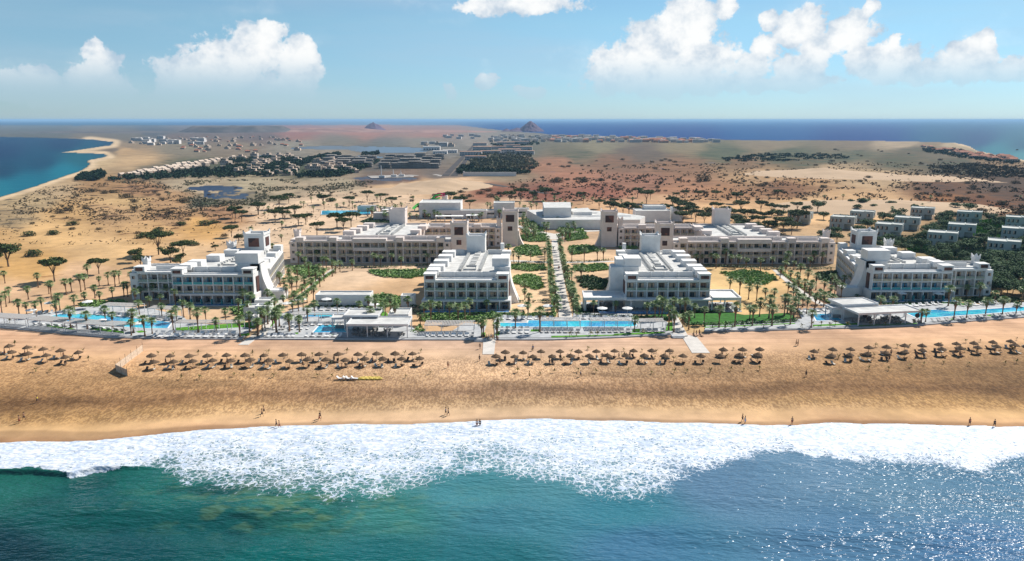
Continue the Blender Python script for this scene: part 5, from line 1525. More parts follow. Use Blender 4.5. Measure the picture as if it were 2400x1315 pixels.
# ------------------------------------------------------------------ people
def skin_mesh(name, joints, edges, mats, root=0):
    me_ = bpy.data.meshes.new(name + '_cage'); me_.from_pydata([j[0] for j in joints], edges, [])
    o_ = bpy.data.objects.new(name, me_); COL.objects.link(o_)
    sk = o_.modifiers.new('s', 'SKIN'); sk.use_smooth_shade = True
    for v_, j in zip(me_.skin_vertices[0].data, joints):
        v_.radius = (j[1], j[1]) if not isinstance(j[1], tuple) else j[1]
    me_.skin_vertices[0].data[root].use_root = True
    sb = o_.modifiers.new('u', 'SUBSURF'); sb.levels = 1
    dg = bpy.context.evaluated_depsgraph_get(); dg.update()
    r_ = bpy.data.meshes.new_from_object(o_.evaluated_get(dg))
    bpy.data.objects.remove(o_); r_.name = name
    r_.materials.clear()
    for m_ in mats: r_.materials.append(M[m_])
    return r_
def person_parts(step, shirt=None, shorts='cloth_dark', arm=.25, sit=False, hairc='hair'):
    J = [((0, 0, .95), (.15, .11)), ((0, 0, 1.15), (.13, .09)), ((0, 0, 1.38), (.17, .10)), ((0, .01, 1.52), .055), ((0, .02, 1.60), (.075, .085)), ((0, .01, 1.72), (.085, .10)),
         ((.20, 0, 1.42), .055), ((.26, arm * .3, 1.16), .042), ((.27, arm * .8, .93), .033), ((.27, arm * .95, .84), .035),
         ((-.20, 0, 1.42), .055), ((-.26, -arm * .3, 1.16), .042), ((-.27, -arm * .2, .93), .033), ((-.27, -arm * .1, .84), .035),
         ((.10, 0, .85), .09), ((.10, -step * .45, .48), .058), ((.10, -step, .09), .038), ((.10, -step + .14, .03), .035),
         ((-.10, 0, .85), .09), ((-.10, step * .6, .48), .058), ((-.10, step * .8, .09), .038), ((-.10, step * .8 + .14, .03), .035)]
    E_ = [(0, 1), (1, 2), (2, 3), (3, 4), (4, 5), (2, 6), (6, 7), (7, 8), (8, 9), (2, 10), (10, 11), (11, 12), (12, 13), (0, 14), (14, 15), (15, 16), (16, 17), (0, 18), (18, 19), (19, 20), (20, 21)]
    # fingers and thumb at the ends of the arms
    for hb, sx_ in ((9, 1), (13, -1)):
        hx, hy, hz = J[hb][0]
        for q, L_ in zip((-.03, -.01, .01, .03), (.075, .09, .085, .07)):
            J.append(((hx, hy + q, hz - L_), .009)); E_.append((hb, len(J) - 1))
        J.append(((hx - sx_ * .03, hy + .05, hz - .03), .010)); E_.append((hb, len(J) - 1))
    body = skin_mesh('body', J, E_, ['skin'])
    parts = [('body', body)]
    def clo(name, idx, edges, mt, grow):
        jj = [(J[i][0], tuple(c + grow for c in J[i][1]) if isinstance(J[i][1], tuple) else J[i][1] + grow) for i in idx]
        ed = [(idx.index(a), idx.index(b_)) for a, b_ in edges]
        return (name, skin_mesh(name, jj, ed, [mt]))
    parts.append(clo('shorts', [0, 14, 18, 15, 19], [(0, 14), (0, 18), (14, 15), (18, 19)], shorts, .03))
    if shirt: parts.append(clo('shirt', [0, 1, 2, 6, 10], [(0, 1), (1, 2), (2, 6), (2, 10)], shirt, .03))
    k = MB()
    bm = bmesh.new(); bmesh.ops.create_uvsphere(bm, u_segments=10, v_segments=8, radius=.115)
    for v_ in bm.verts: v_.co = Vector((v_.co.x, v_.co.y * 1.1 - .02, v_.co.z * .95 + 1.74)) if v_.co.z > -.02 or v_.co.y < 0 else Vector((v_.co.x * .6, v_.co.y * .2 - .05, v_.co.z * .5 + 1.72))
    hm = bpy.data.meshes.new('hair'); bm.to_mesh(hm); bm.free(); hm.materials.append(M[hairc]); parts.append(('hair', hm))
    # face: nose, eyes, mouth, ears
    k = MB()
    k.add([(-.015, .10, 1.66), (.015, .10, 1.66), (0, .135, 1.665), (0, .105, 1.705)], [(0, 1, 2), (0, 2, 3), (1, 3, 2)])
    for x in (-.035, .035): k.box(x - .012, .095, 1.70, x + .012, .108, 1.712)
    k.box(-.025, .095, 1.635, .025, .105, 1.643)
    parts.append(('face', k.mesh('face', ['hair'])))
    return parts
PB = {}
def person(x, y, who, rz, label, group=None, z_=None, sc=1.08):
    if who not in PB:
        PB[who] = person_parts(*who)
    p = gz(x, y) if z_ is None else at(x, y, z_)
    e = thing('person', PB[who], p, rz, sc)
    return tag(e, label, 'person', group)
A = (.32, None, 'cloth_dark', .3); B_ = (.25, 'cloth_blue', 'cloth_dark', .25); C_ = (.3, 'cloth_yellow', 'cloth_dark', .3); D_ = (.1, None, 'cloth_red', .15); E2 = (.28, 'cloth_dark', 'cloth_dark', .3); F_ = (.2, 'cloth_white', 'cloth_blue', .2); G_ = (.15, 'cloth_red', 'cloth_dark', .2)
hp = math.pi / 2
person(88, 944, C_, -hp, 'person in a yellow top walking alone on the left part of the beach')
person(57, 984, A, hp, 'taller bare-chested person of the pair at the left end of the beach')
person(46, 992, D_, hp, 'smaller person of the pair at the left end of the beach')
person(619, 969, A, -hp, 'person at the back of the pair walking above the wet sand, left')
person(614, 976, A, -hp, 'bare-chested person at the front of the pair above the wet sand, left')
person(648, 1001, E2, -hp, 'person in dark clothes stepping beside the foam edge, left one')
person(655, 1004, (.3, None, 'cloth_red', .3), -hp, 'person in red shorts stepping beside the foam edge, right one')
person(749, 986, (.34, None, 'cloth_red', .35), hp, 'person striding alone in red swimwear near the waves')
person(751, 981, E2, hp, 'dark-clothed person close behind the one in red swimwear')
person(1045, 972, B_, hp, 'person in a light blue shirt walking down to the waves')
person(1051, 974, A, hp, 'bare-chested person walking beside the one in the blue shirt')
person(1118, 1001, D_, 2.8, 'person standing in the foam, left one of the couple')
person(1125, 1001, E2, 2.8, 'person standing in the foam, right one of the couple')
person(1050, 862, D_, 2.9, 'lone person on open sand right of the parasol rows')
person(1124, 846, E2, 2.5, 'dark figure standing left of the avenue boardwalk end')
person(1125, 818, E2, 2.5, 'dark figure just below the grey step platform')
person(1241, 886, C_, hp, 'person in a yellow top on the trodden sand, in mid-beach')
person(1361, 883, B_, -hp, 'person in a blue top on the trodden sand, right of the yellow one')
person(1249, 822, B_, 3, 'person in blue behind the thatched parasols near the avenue boardwalk')
person(1866, 810, A, 1.2, 'left person of the couple walking between two parasol groups')
person(1870, 810, G_, 1.2, 'right person of the couple walking between two parasol groups')
person(1889, 883, E2, 3, 'dark figure alone below the right parasol group')
person(1740, 988, A, -hp, 'left person of the pair by the foam, right of centre')
person(1746, 993, F_, -hp, 'person in white top of the pair by the foam, right of centre')
person(1856, 995, D_, 3, 'person in red shorts alone at the foam, right of the pair')
person(2272, 997, G_, 3, 'left one of the two figures at the foam near the right edge')
person(2330, 1001, E2, 3, 'right one of the two figures at the foam near the right edge')
for i, (x, y) in enumerate(((1141, 797), (1146, 796), (1151, 795), (1155, 797), (1164, 799), (1167, 801))):
    person(x, y, (E2, F_, B_, G_, E2, A)[i], 1 + i, 'person at the top of the avenue boardwalk, %s from the left' % nth(i), 'people at the top of the avenue boardwalk', .15)
for i, (x, y) in enumerate(((1626, 786), (1632, 787), (1639, 785))):
    person(x, y, (G_, A, G_)[i], 1 + i, 'person resting right of the right boardwalk, %s from the left' % nth(i), 'people right of the right boardwalk')
for i, (x, y, l) in enumerate(((1297, 586, 'dark figure walking far up the palm avenue'), (1309, 632, 'left person of the couple on the palm avenue'), (1311.5, 632, 'right person of the couple on the palm avenue'))):
    person(x, y, (E2, G_, F_)[i], 3, l, None, .06)
for key, pts in UM.items():
    for i, (x, y) in enumerate(pts):
        if random.random() < .34:
            lab = 'person standing by the %s thatched parasol of the %s row, %s cluster' % (nth(i), 'back' if key[1] == '1' else 'front', US[key[0]])
            person(x + random.uniform(-13, 13), y + random.uniform(17, 24), random.choice((A, D_, E2, A)), random.uniform(0, 6), lab, 'people by the thatched parasols')
# reddish low sunbeds by the right boardwalk
for i, (x, y) in enumerate(((1628, 789), (1643, 788))):
    p = gz(x, y); o_ = link('beach_chair', LB, None, p, .4)
    tag(o_, '%s wooden deck chair right of the right boardwalk' % ('left' if i == 0 else 'right'), 'beach chair', 'deck chairs by the right boardwalk')
# ------------------------------------------------------------------ palms
def palm_parts(seed, h=5.2, spread=2.1, full=True):
    random.seed(seed)
    tr = MB()
    bend = random.uniform(-.25, .25)
    pts = [(bend * (i / 5) ** 2, 0, -.1 + h * i / 5) for i in range(6)]
    tr.tube(pts, [.36, .20, .17, .24, .42, .32], 7)
    # skirt of old fronds
    cr = MB()
    top = Vector((bend, 0, h))
    nf = 28 if full else 22
    for i in range(nf):
        az = i * 2.399 + random.uniform(-.2, .2)
        el = R(78 - 108 * (i / nf) + random.uniform(-8, 8))
        L = spread * random.uniform(.8, 1.1) * (1.0 if i > 6 else .8)
        d = Vector((math.cos(az) * math.cos(el), math.sin(az) * math.cos(el), math.sin(el)))
        side = d.cross(Vector((0, 0, 1))).normalized()
        prev = None
        # petiole then a fan of leaflets
        q1 = top + d * L * .42 + Vector((0, 0, -.05))
        cr.add([tuple(top + side * .03), tuple(top - side * .03), tuple(q1 - side * .03), tuple(q1 + side * .03)], [(0, 1, 2, 3)])
        up = side.cross(d)
        nl = 9
        for j in range(nl):
            a = R(-72 + 144 * j / (nl - 1))
            ld = (d * math.cos(a) + side * math.sin(a))
            LL = L * (.62 - .12 * abs(a)) * random.uniform(.9, 1.1)
            tip = q1 + ld * LL + Vector((0, 0, -.22 * L * (.4 + abs(a) * .3)))
            mid = q1 + ld * LL * .55 + up * .05
            w_ = .085
            per = side * math.cos(a) - d * math.sin(a)
            cr.add([tuple(q1), tuple(mid + per * w_), tuple(tip), tuple(mid - per * w_)], [(0, 1, 2, 3)])
    sk = MB()
    for i in range(16):
        az = i * 2.399; r0 = random.uniform(.25, .45)
        a = Vector((bend + math.cos(az) * .25, math.sin(az) * .25, h - .3)); c = Vector((bend + math.cos(az) * (r0 + .2), math.sin(az) * (r0 + .2), h - random.uniform(1.0, 1.7)))
        s_ = Vector((-math.sin(az), math.cos(az), 0)) * .16
        sk.add([tuple(a - s_ * .5), tuple(a + s_ * .5), tuple(c + s_), tuple(c - s_)], [(0, 1, 2, 3)])
    return [('trunk', tr.mesh('trunk', ['bark'])), ('crown', cr.mesh('crown', ['palm_leaf'])), ('dry_skirt', sk.mesh('dry_skirt', ['palm_dry']))]
PALMS = [palm_parts(s_, h_, sp_) for s_, h_, sp_ in ((1, 5.6, 2.2), (2, 4.9, 2.1), (3, 6.3, 2.3), (4, 5.2, 2.4), (5, 4.3, 1.9))]
random.seed(21)
PQ = []
def palms(pts, tmpl, s0=1.0, lv=None):
    s0 *= .92
    for (x, y) in pts:
        z_ = lv if lv is not None else (LV if 724 < y else 0)
        PQ.append((at(x, y, z_), random.choice(PALMS), random.random() * 6.28, s0 * random.uniform(.85, 1.15), tmpl))
def plant_palms():
    PQ.sort(key=lambda q: q[0].y)
    by = {}
    for (p, kind, rz, sc_, tmpl) in PQ[:298]:
        by.setdefault(tmpl, []).append(thing('palm_tree', kind, p, rz, sc_))
    for tmpl, out in by.items():
        rank(out, tmpl, 'palm tree', 'fan palms around the hotel')
    k = MB()
    for (p, kind, rz, sc_, tmpl) in PQ[298:]:
        T_ = Matrix.Translation(p) @ Matrix.Rotation(rz, 4, 'Z') @ Matrix.Scale(sc_, 4)
        for mi, (pn, me_) in enumerate(kind):
            k.add([tuple(T_ @ v.co) for v in me_.vertices], [tuple(f.vertices) for f in me_.polygons], mi)
    o_ = k.build('palm_grove', ['bark', 'palm_leaf', 'palm_dry'])
    tag(o_, 'the farthest small fan palms around the lobby and hall', 'palms', None, 'stuff')
palms([(12,664),(23,710),(15,719),(67,702),(90,674),(156,691),(168,683),(115,689),(121,700),(190,684),(200,680),(207,652),(254,667),(270,671),(280,665),(233,671),(223,699),(235,713),(200,713),(175,726),(133,725),(141,728),(99,729),(63,737),(45,737),(86,742),(5,735)],
      'fan palm on bare sand in the left field, {n} from the left')
palms([(264,699),(291,696),(300,696),(309,667),(327,737),(348,696),(351,722),(376,719),(394,702),(412,716),(431,744),(415,754),(446,748),(483,754),(529,754),(380,745),(330,705),(360,700),(318,712),(340,690)],
      'fan palm in front of the left wing, {n} from the left')
palms([(166,769),(133,745),(248,757),(313,780),(308,786),(340,788),(357,782),(407,779),(465,779),(507,777),(563,789),(585,777),(265,770),(205,772)], 'fan palm around the left pool and its pergolas, {n} from the left', 1.08)
palms([(604,788),(615,775),(621,769),(649,780),(678,777),(606,784),(647,781),(702,778),(721,760),(679,775),(640,772),(628,760),(655,765)], 'fan palm beside the left beach path, {n} from the left', 1.1)
palms([(570,713),(612,699),(656,667),(679,661),(617,691),(677,659),(657,670),(685,694),(730,688),(750,672),(760,659),(779,648),(787,641),(797,637),(708,697),(711,726),(687,740),(738,740),(665,720),(672,700),(690,715),(640,720),(645,735),(700,735),(715,690),(720,710),(735,705),(668,690),(696,681),(712,668),(740,662),(680,676),(725,650),(748,645),(698,655),(628,715),(632,742),(560,735),(590,725),(580,742)],
      'fan palm in the grove between left wing and bare sand, {n} from the left')
palms([(826,634),(877,624),(892,624),(918,622),(940,629),(1002,621),(743,615),(715,627),(757,627),(700,622),(765,628)], 'fan palm before the left courtyard building, {n} from the left')
palms([(791,737),(842,737),(864,728),(893,758),(903,740),(927,755),(957,732),(915,726),(880,745),(870,765)], 'fan palm around the low building and middle beach bar, {n} from the left', 1.05)
palms([(985,761),(994,746),(1029,737),(1053,746),(1074,755),(1101,740),(1141,734),(1010,756),(1090,750)], 'fan palm before the middle hotel block, {n} from the left', 1.0, 0.1)
palms([(1129,790),(1133,786),(1164,790),(1166,782),(1208,772),(1265,778),(1238,745),(1487,778),(1567,774),(1579,778)], 'fan palm at the edge of the middle pool terrace, {n} from the left', 1.12)
palms([(1308,744),(1303,722),(1300,705),(1297,688),(1293,668),(1291,652),(1289,637),(1288,624),(1287,611),(1286,599),(1285,588),(1284,577),(1305,733),(1301,713),(1298,697),(1295,679),(1290,644)], 'fan palm of the avenue, left side row, {n} from the left', 1.0, 0)
palms([(1352,744),(1344,722),(1339,708),(1334,695),(1330,682),(1326,668),(1323,655),(1321,643),(1319,631),(1317,619),(1315,607),(1313,596),(1311,585),(1309.5,576),(1347,733),(1341,716),(1336,702),(1332,688),(1328,675)], 'fan palm of the avenue, right side row, {n} from the left', 1.0, 0)
palms([(1299,729),(1295,700),(1292,684),(1290,660),(1288,630),(1287,618),(1286,605),(1285,594),(1284,583)], 'fan palm just outside the left avenue row, {n} from the left', .95, 0)
palms([(1352,727),(1345,705),(1340,690),(1335,672),(1329,655),(1324,640),(1321,625),(1318,612),(1315,600),(1313,589)], 'fan palm just outside the right avenue row, {n} from the left', .95, 0)
palms([(1238,723),(1230,702),(1228,690),(1244,612),(1192,606),(1203,615),(1277,610),(1216,620)], 'fan palm in the garden left of the avenue, {n} from the left', 1.0, 0)
palms([(1369,615),(1414,609),(1400,609),(1340,612),(1391,734),(1443,734),(1352,743),(1362,660),(1340,660)], 'fan palm in the garden right of the avenue, {n} from the left', 1.0, 0)
palms([(1516,740),(1551,746),(1594,734),(1614,772),(1650,758),(1685,768),(1722,766),(1763,764),(1757,749),(1809,764),(1802,746),(1852,761),(1838,740),(1535,748),(1545,738),(1605,752),(1628,745),(1578,742),(1600,768),(1780,742),(1860,745),(1845,735)], 'fan palm around the big lawn, {n} from the left', 1.1, .3)
palms([(1710,685),(1773,705),(1793,705),(1814,708),(1733,691),(1754,702)], 'fan palm on the sand behind the lawn, {n} from the left')
palms([(1666,621),(1678,629),(1713,627),(1729,627),(1748,629),(1782,635),(1809,629),(1841,629),(1604,615),(1631,621),(1844,627),(1700,620),(1615,612),(1645,618)], 'fan palm before the right courtyard building, {n} from the left')
palms([(1852,659),(1860,632),(1828,653),(1892,667),(1868,667),(1898,627),(1905,618),(1926,621),(1921,711),(1978,676),(1994,673),(1942,711),(1881,720),(1859,702),(1971,699),(1956,690),(1840,640),(1875,650),(1885,690),(1900,695),(1912,680),(1930,690),(1945,700),(1950,680),(1870,680),(1846,690),(1865,712),(1895,708),(1910,722),(1930,722),(1950,722),(1890,735),(1870,728)], 'fan palm in the grove beside the right diagonal path, {n} from the left')
palms([(1901,768),(2063,731),(2091,732),(2169,754),(2222,719),(2235,749),(2309,741),(2349,738),(2381,737),(2159,757),(2265,745),(2295,702),(2264,696),(2420,730),(2330,712),(2393,716)], 'fan palm around the right pools, {n} from the left', 1.05)
pz = []
for i in range(64):
    y = random.uniform(506, 566); w_ = (y - 500) * .5
    x = random.uniform(1222 + w_ * .2, 1352 - w_ * .1)
    if 1286 < x < 1314 and y > 550: continue
    pz.append((x, y))
palms(pz, 'fan palm in the plaza before the lobby, {n} from the left', .95)
pz = [(random.uniform(955, 1225), random.uniform(505, 520)) for i in range(26)] + [(random.uniform(1140, 1340), random.uniform(476, 498)) for i in range(30)] + [(random.uniform(835, 930), random.uniform(488, 522)) for i in range(18)]
palms(pz, 'distant fan palm around the hall and lobby, {n} from the left', .95)
palms([(660,567),(621,511),(661,539),(690,502),(735,498),(706,486),(712,488),(730,476),(760,490),(790,500),(806,487),(826,488),(832,494),(884,476),(905,483),(941,492),(968,476),(1352,470),(1388,478),(1456,482),(1524,468),(1608,464),(1482,480),(1504,492),(1512,494),(1367,478),(880,505),(785,603),(700,600),(683,590),(640,600),(590,560),(600,590),(2035,482),(2180,476),(2090,500),(2160,492),(2390,470),(720,520),(630,500),(1975,472),(1932,468)], 'lone fan palm on open ground behind the hotel, {n} from the left', .95)

plant_palms()

# ------------------------------------------------------------------ umbrella-crowned trees
def leafy(c, clumps, n, size, rng, flat=.5):
    """many small leaf sprays filling the clumps"""
    for (cx, cy, cz, rx, ry, rz_) in clumps:
        for i in range(n):
            while True:
                p = Vector((rng.uniform(-1, 1), rng.uniform(-1, 1), rng.uniform(-1, 1)))
                if p.length < 1 and p.length > rng.random() * .9: break
            q = Vector((cx + p.x * rx, cy + p.y * ry, cz + p.z * rz_))
            s_ = size * rng.uniform(.6, 1.3)
            a = Vector((rng.gauss(0, 1), rng.gauss(0, 1), rng.gauss(0, flat))).normalized()
            b_ = a.cross(Vector((rng.gauss(0, .5), rng.gauss(0, .5), 1))).normalized()
            c.add([tuple(q - a * s_), tuple(q - b_ * s_ * .55), tuple(q + a * s_), tuple(q + b_ * s_ * .55)], [(0, 1, 2, 3)])
def tree_parts(seed, leaf, w_=5.5, h=7.0, shape='flat', nclump=9, n=90, bark='bark_pale', ls=.42):
    rng = random.Random(seed)
    tr = MB(); cl = []
    th = h * (.30 if shape == 'flat' else .22)
    tr.tube([(0, 0, -.2), (0.05, 0, th)], [.26, .18], 6)
    for i in range(nclump):
        a = i * 2.399 + rng.uniform(-.3, .3); r_ = w_ * math.sqrt((i + .5) / nclump) * .72
        x, y = math.cos(a) * r_, math.sin(a) * r_
        if shape == 'flat':
            z_ = h * (.80 + .10 * rng.random()) - r_ * .14; cz = w_ * rng.uniform(.12, .17)
            rr = w_ * rng.uniform(.26, .40)
        elif shape == 'bush':
            z_ = h * .42 * (1 - .5 * r_ / w_) + .1; rr = w_ * rng.uniform(.28, .42); cz = h * .38
        else:
            z_ = h * (.62 + .2 * rng.random()) - r_ * .2; rr = w_ * rng.uniform(.30, .45); cz = rr * .62
        cl.append((x, y, z_, rr, rr, cz))
        if i % 2 == 0 or shape != 'bush':
            m1 = Vector((x * .4, y * .4, th + (z_ - th) * .5))
            if i < 6: tr.tube([(0.05, 0, th - .1), tuple(m1), (x * .85, y * .85, z_ - cz * .3)], [.14, .09, .04], 5)
    c = MB(); leafy(c, cl, n, ls, rng)
    return [('trunk', tr.mesh('trunk', [bark])), ('crown', c.mesh('crown', [leaf]))]
ACA = [tree_parts(31 + i, 'acacia_leaf', 4.6 + i * .5, 7.2 + i * .5, 'flat', 9 + i, 150) for i in range(4)]
VTR = [tree_parts(41 + i, 'villa_leaf', 4.8 + i * .4, 7.4 + i * .6, 'round', 11, 160) for i in range(4)]
GTR = [tree_parts(51 + i, 'acacia_leaf', 3.9, 7.4, 'round', 8, 120) for i in range(2)]
BSH = [tree_parts(61 + i, 'bush_leaf', 3.4, 2.9, 'bush', 8, 60, 'bark_pale', .32) for i in range(4)]
GBS = [tree_parts(71 + i, 'acacia_leaf', 3.6, 3.2, 'bush', 8, 80, 'bark_pale', .34) for i in range(3)]
random.seed(33)
def trees(pts, kinds, name, tmpl, cat, group, s0=1.0, jit=.2):
    out = []
    for q in pts:
        x, y = q[:2]; s_ = (q[2] if len(q) > 2 else 1.0) * s0 * random.uniform(1 - jit, 1 + jit)
        p = at(x, y)
        out.append(thing(name, random.choice(kinds), p, random.random() * 6.28, s_))
    rank(out, tmpl, cat, group)
AC = [(128,660,1.15),(232,642,.9),(372,597,1.15),(430,603,.85),(552,512),(605,503),(655,490),(677,477),(663,513),(692,510),(758,480,.9),(567,520),(606,504),(668,519,.8),(717,527),(743,551,1.05),(805,542,1.1),(823,532,1.1),(757,478,.8),(861,472),(819,484,.9),(543,556,.9),(545,510,.7),(700,530,.9),(790,535,1.0),(645,520,.8)]
trees(AC, ACA, 'acacia_tree', 'flat-topped acacia on the left open sand, {n} from the left', 'acacia', 'acacias on the sand', 1.22)
AC2 = [(919,484,1),(892,474,.8),(1055,478,.9),(1080,490),(1101,490),(1221,470),(1250,470),(1279,471),(1195,477),(1300,470,.8),(1362,470,.9),(1404,490),(1439,484),(1442,500,1.1),(1474,503,1.1),(1494,463,.8),(1515,477),(1540,509),(1576,489),(1585,466,.8),(1604,463,.8),(1597,518,1.1),(1608,506,1.1),(1637,466,.9),(1678,466,.9),(1678,500),(1725,477,1.1),(1716,515),(1736,500),(1748,524,1.1),(1763,518,1.1),(1783,497),(1809,506,1.1),(1818,529,1.1),(1836,503),(1868,497),(1821,463),(1868,535,1.1),(1460,505),(1490,505),(1505,512),(1560,505),(1590,500),(1620,510),(1630,520),(1600,528),(1650,528,.9),(1690,525),(1700,510),(1725,535),(1740,540),(1775,535),(1790,525),(1800,545),(1835,545),(1855,550),(1430,500)]
trees(AC2, ACA, 'acacia_tree', 'flat-topped acacia behind the lobby and right courtyard, {n} from the left', 'acacia', 'acacias on the sand', 1.2)
trees([(1916,497,1.1),(1930,515,1),(1994,480),(2009,494),(2021,483),(2047,492),(2088,489),(2143,494,1.1),(2238,492),(2270,500),(2222,509),(2340,527),(1890,500)], VTR, 'broadleaf_tree', 'blue-green tree on sand behind the villas, {n} from the left', 'tree', 'trees behind the villas', .85)
# grove among the villas
def near_villa(x, y):
    for (vx, vy) in VIL:
        if vx - 42 < x < vx + 42 and vy - 8 < y < vy + 9: return True
    return False
gp = []
tries = 0
while len(gp) < 118 and tries < 6000:
    tries += 1
    x = random.uniform(1700, 2440); y = random.uniform(512, 700)
    lo = 530 + max(0, (1900 - x)) * .05 if x < 1960 else 515
    hi = 556 if x < 1900 else (580 if x < 2050 else (600 if x < 2190 else (640 if x < 2300 else 700)))
    if not (lo < y < hi) or near_villa(x, y): continue
    if any((x - a) ** 2 + ((y - c) * 2.2) ** 2 < 15 ** 2 for a, c in gp): continue
    gp.append((x, y))
gp += [(2310,655),(2330,640),(2350,665),(2375,650),(2400,670),(2420,640),(2325,690),(2360,690),(2390,695),(2300,625),(2335,615),(2370,620),(2405,615)]
trees(gp, VTR, 'broadleaf_tree', 'dark green bushy tree in the villa grove, {n} from the left', 'tree', 'trees of the villa grove', .86)
trees([(318,614,.9),(400,616,1.1),(330,625,.8),(560,570,.8),(423,618,.7),(590,572,.7),(625,582,.6),(415,625,.6),(20,625,1.6),(-10,620,1.3),(505,588,.6)], GTR, 'broadleaf_tree', 'round green tree behind and beside the left wing, {n} from the left', 'tree', 'round trees near the left wing')
trees([(68,553,1.1),(125,550,.9),(80,600,1.3),(170,528,.9),(480,528,1.4),(425,528,.8),(372,540,.7),(330,558,1),(365,548,.8),(500,524,.8),(775,472,1.1),(780,470),(455,575,.9),(1012,473,1.2),(1660,498,1.3),(1640,535,1)], GBS, 'bush', 'dome-shaped green bush on the open sand, {n} from the left', 'bush', 'green bushes on open sand', 1.15)
# big dark desert bushes
BB = [(1305,428,2.4),(1367,427,2.6),(1408,425,1.6),(1650,424,3.0),(1784,437,1.5),(1795,432,1.3),(1510,415,1.2),(1590,423,1.3),(1515,428,1),(1470,420,1.0),(1440,422,1.0),(1930,440,1.4),(2035,418,1.5),(2016,426,1.1),(1923,408,1.6),(1885,400,1.3),(1700,412,1.1),(1570,378,1.5),(1230,436,1.2),(1200,440,1.1),(1265,440,1.0),(1100,462,1.2),(1125,455,1.3),(1150,462,1.4),(1145,448,1.3),(1172,455,1.2),(1080,452,1.2),(1090,445,1),(975,452,1.0),(1020,460,1.1),
      (215,450,1.5),(245,454,1.3),(265,452,1.3),(295,464,1.8),(315,474,1.2),(380,468,0.9),(428,474,1.6),(315,490,1.2),(160,493,1.4),(200,490,1),(140,500,1.1),(400,500,1),(180,460,.9),(350,493,.9),(245,505,.8),(455,497,.9),(2350,545,1.2),(2300,500,1.8),(2350,480,1.6),(2250,470,1.5),(2390,500,1.6),(2200,460,1.4),(2330,450,1.5),(2280,440,1.3),(2380,430,1.5),(2150,445,1.2)]
out = []
for (x, y, s_) in BB:
    out.append(thing('desert_bush', random.choice(BSH), at(x, y), random.random() * 6.28, s_ * 1.05))
rank(out, 'large dark dome-shaped desert bush, {n} from the left of its kind', 'desert bush', 'large dark desert bushes')
def band(n, box, tmpl, group, s0=(.5, 1.1), kinds=BSH, avoid=None):
    out = []; k_ = 0
    while k_ < n:
        x = random.uniform(box[0], box[2]); y = box[1] + (box[3] - box[1]) * random.random() ** 1.3
        if avoid and avoid(x, y): continue
        p = at(x, y); k_ += 1
        ks = random.choice(kinds)
        e = empty('small_bush', p, random.random() * 6.28, random.uniform(*s0) * (1 + (500 - y) / 260.0 if y < 500 else 1))
        c_ = bpy.data.objects.new('crown', ks[1][1]); COL.objects.link(c_); c_.parent = e
        out.append(e)
    rank(out, tmpl, 'small bush', group)
band(58, (1280, 372, 1800, 455), 'small dark bush on the reddish plain, {n} from the left', 'small bushes on the reddish plain')
band(60, (1800, 350, 2420, 470), 'small dark bush on the brown plain toward the right, {n} from the left', 'small bushes on the right plain')
band(40, (60, 440, 560, 560), 'small dark bush on the ochre flats by the left bay, {n} from the left', 'small bushes on the left flats', (.3, .8))
band(32, (620, 438, 1260, 472), 'small dark bush on the sand behind the hotel, {n} from the left', 'small bushes behind the hotel', (.4, .8))

# ------------------------------------------------------------------ planting beds
def plant_bed(poly, dens, label, mat_='bed_leaf', hh=1.3, lv=0.0):
    P_ = [tuple(float(c) for c in atn(x, y, lv)) for x, y in poly]
    xs = [p[0] for p in P_]; ys_ = [p[1] for p in P_]
    area = abs(sum(P_[i][0] * P_[(i + 1) % len(P_)][1] - P_[(i + 1) % len(P_)][0] * P_[i][1] for i in range(len(P_)))) / 2
    rng = random.Random(int(area * 10))
    n = int(area * dens)
    X = np.array([rng.uniform(min(xs), max(xs)) for _ in range(n * 4)]); Y = np.array([rng.uniform(min(ys_), max(ys_)) for _ in range(n * 4)])
    ins = inside(P_, X, Y)
    k = MB()
    for x, y in list(zip(X[ins], Y[ins]))[:n]:
        s_ = hh * rng.uniform(.6, 1.25)
        for j in range(7):
            a = j * 2.399 + rng.random(); e_ = rng.uniform(.35, 1.2)
            d = Vector((math.cos(a) * math.cos(e_), math.sin(a) * math.cos(e_), math.sin(e_))) * s_
            sd_ = Vector((-math.sin(a), math.cos(a), 0)) * s_ * .22
            o_ = Vector((x, y, lv))
            k.add([tuple(o_), tuple(o_ + d * .6 + sd_), tuple(o_ + d + Vector((0, 0, -.25 * s_))), tuple(o_ + d * .6 - sd_)], [(0, 1, 2, 3)])
    o_ = k.build('shrubbery', mat_)
    return tag(o_, label, 'shrubbery', None, 'stuff')
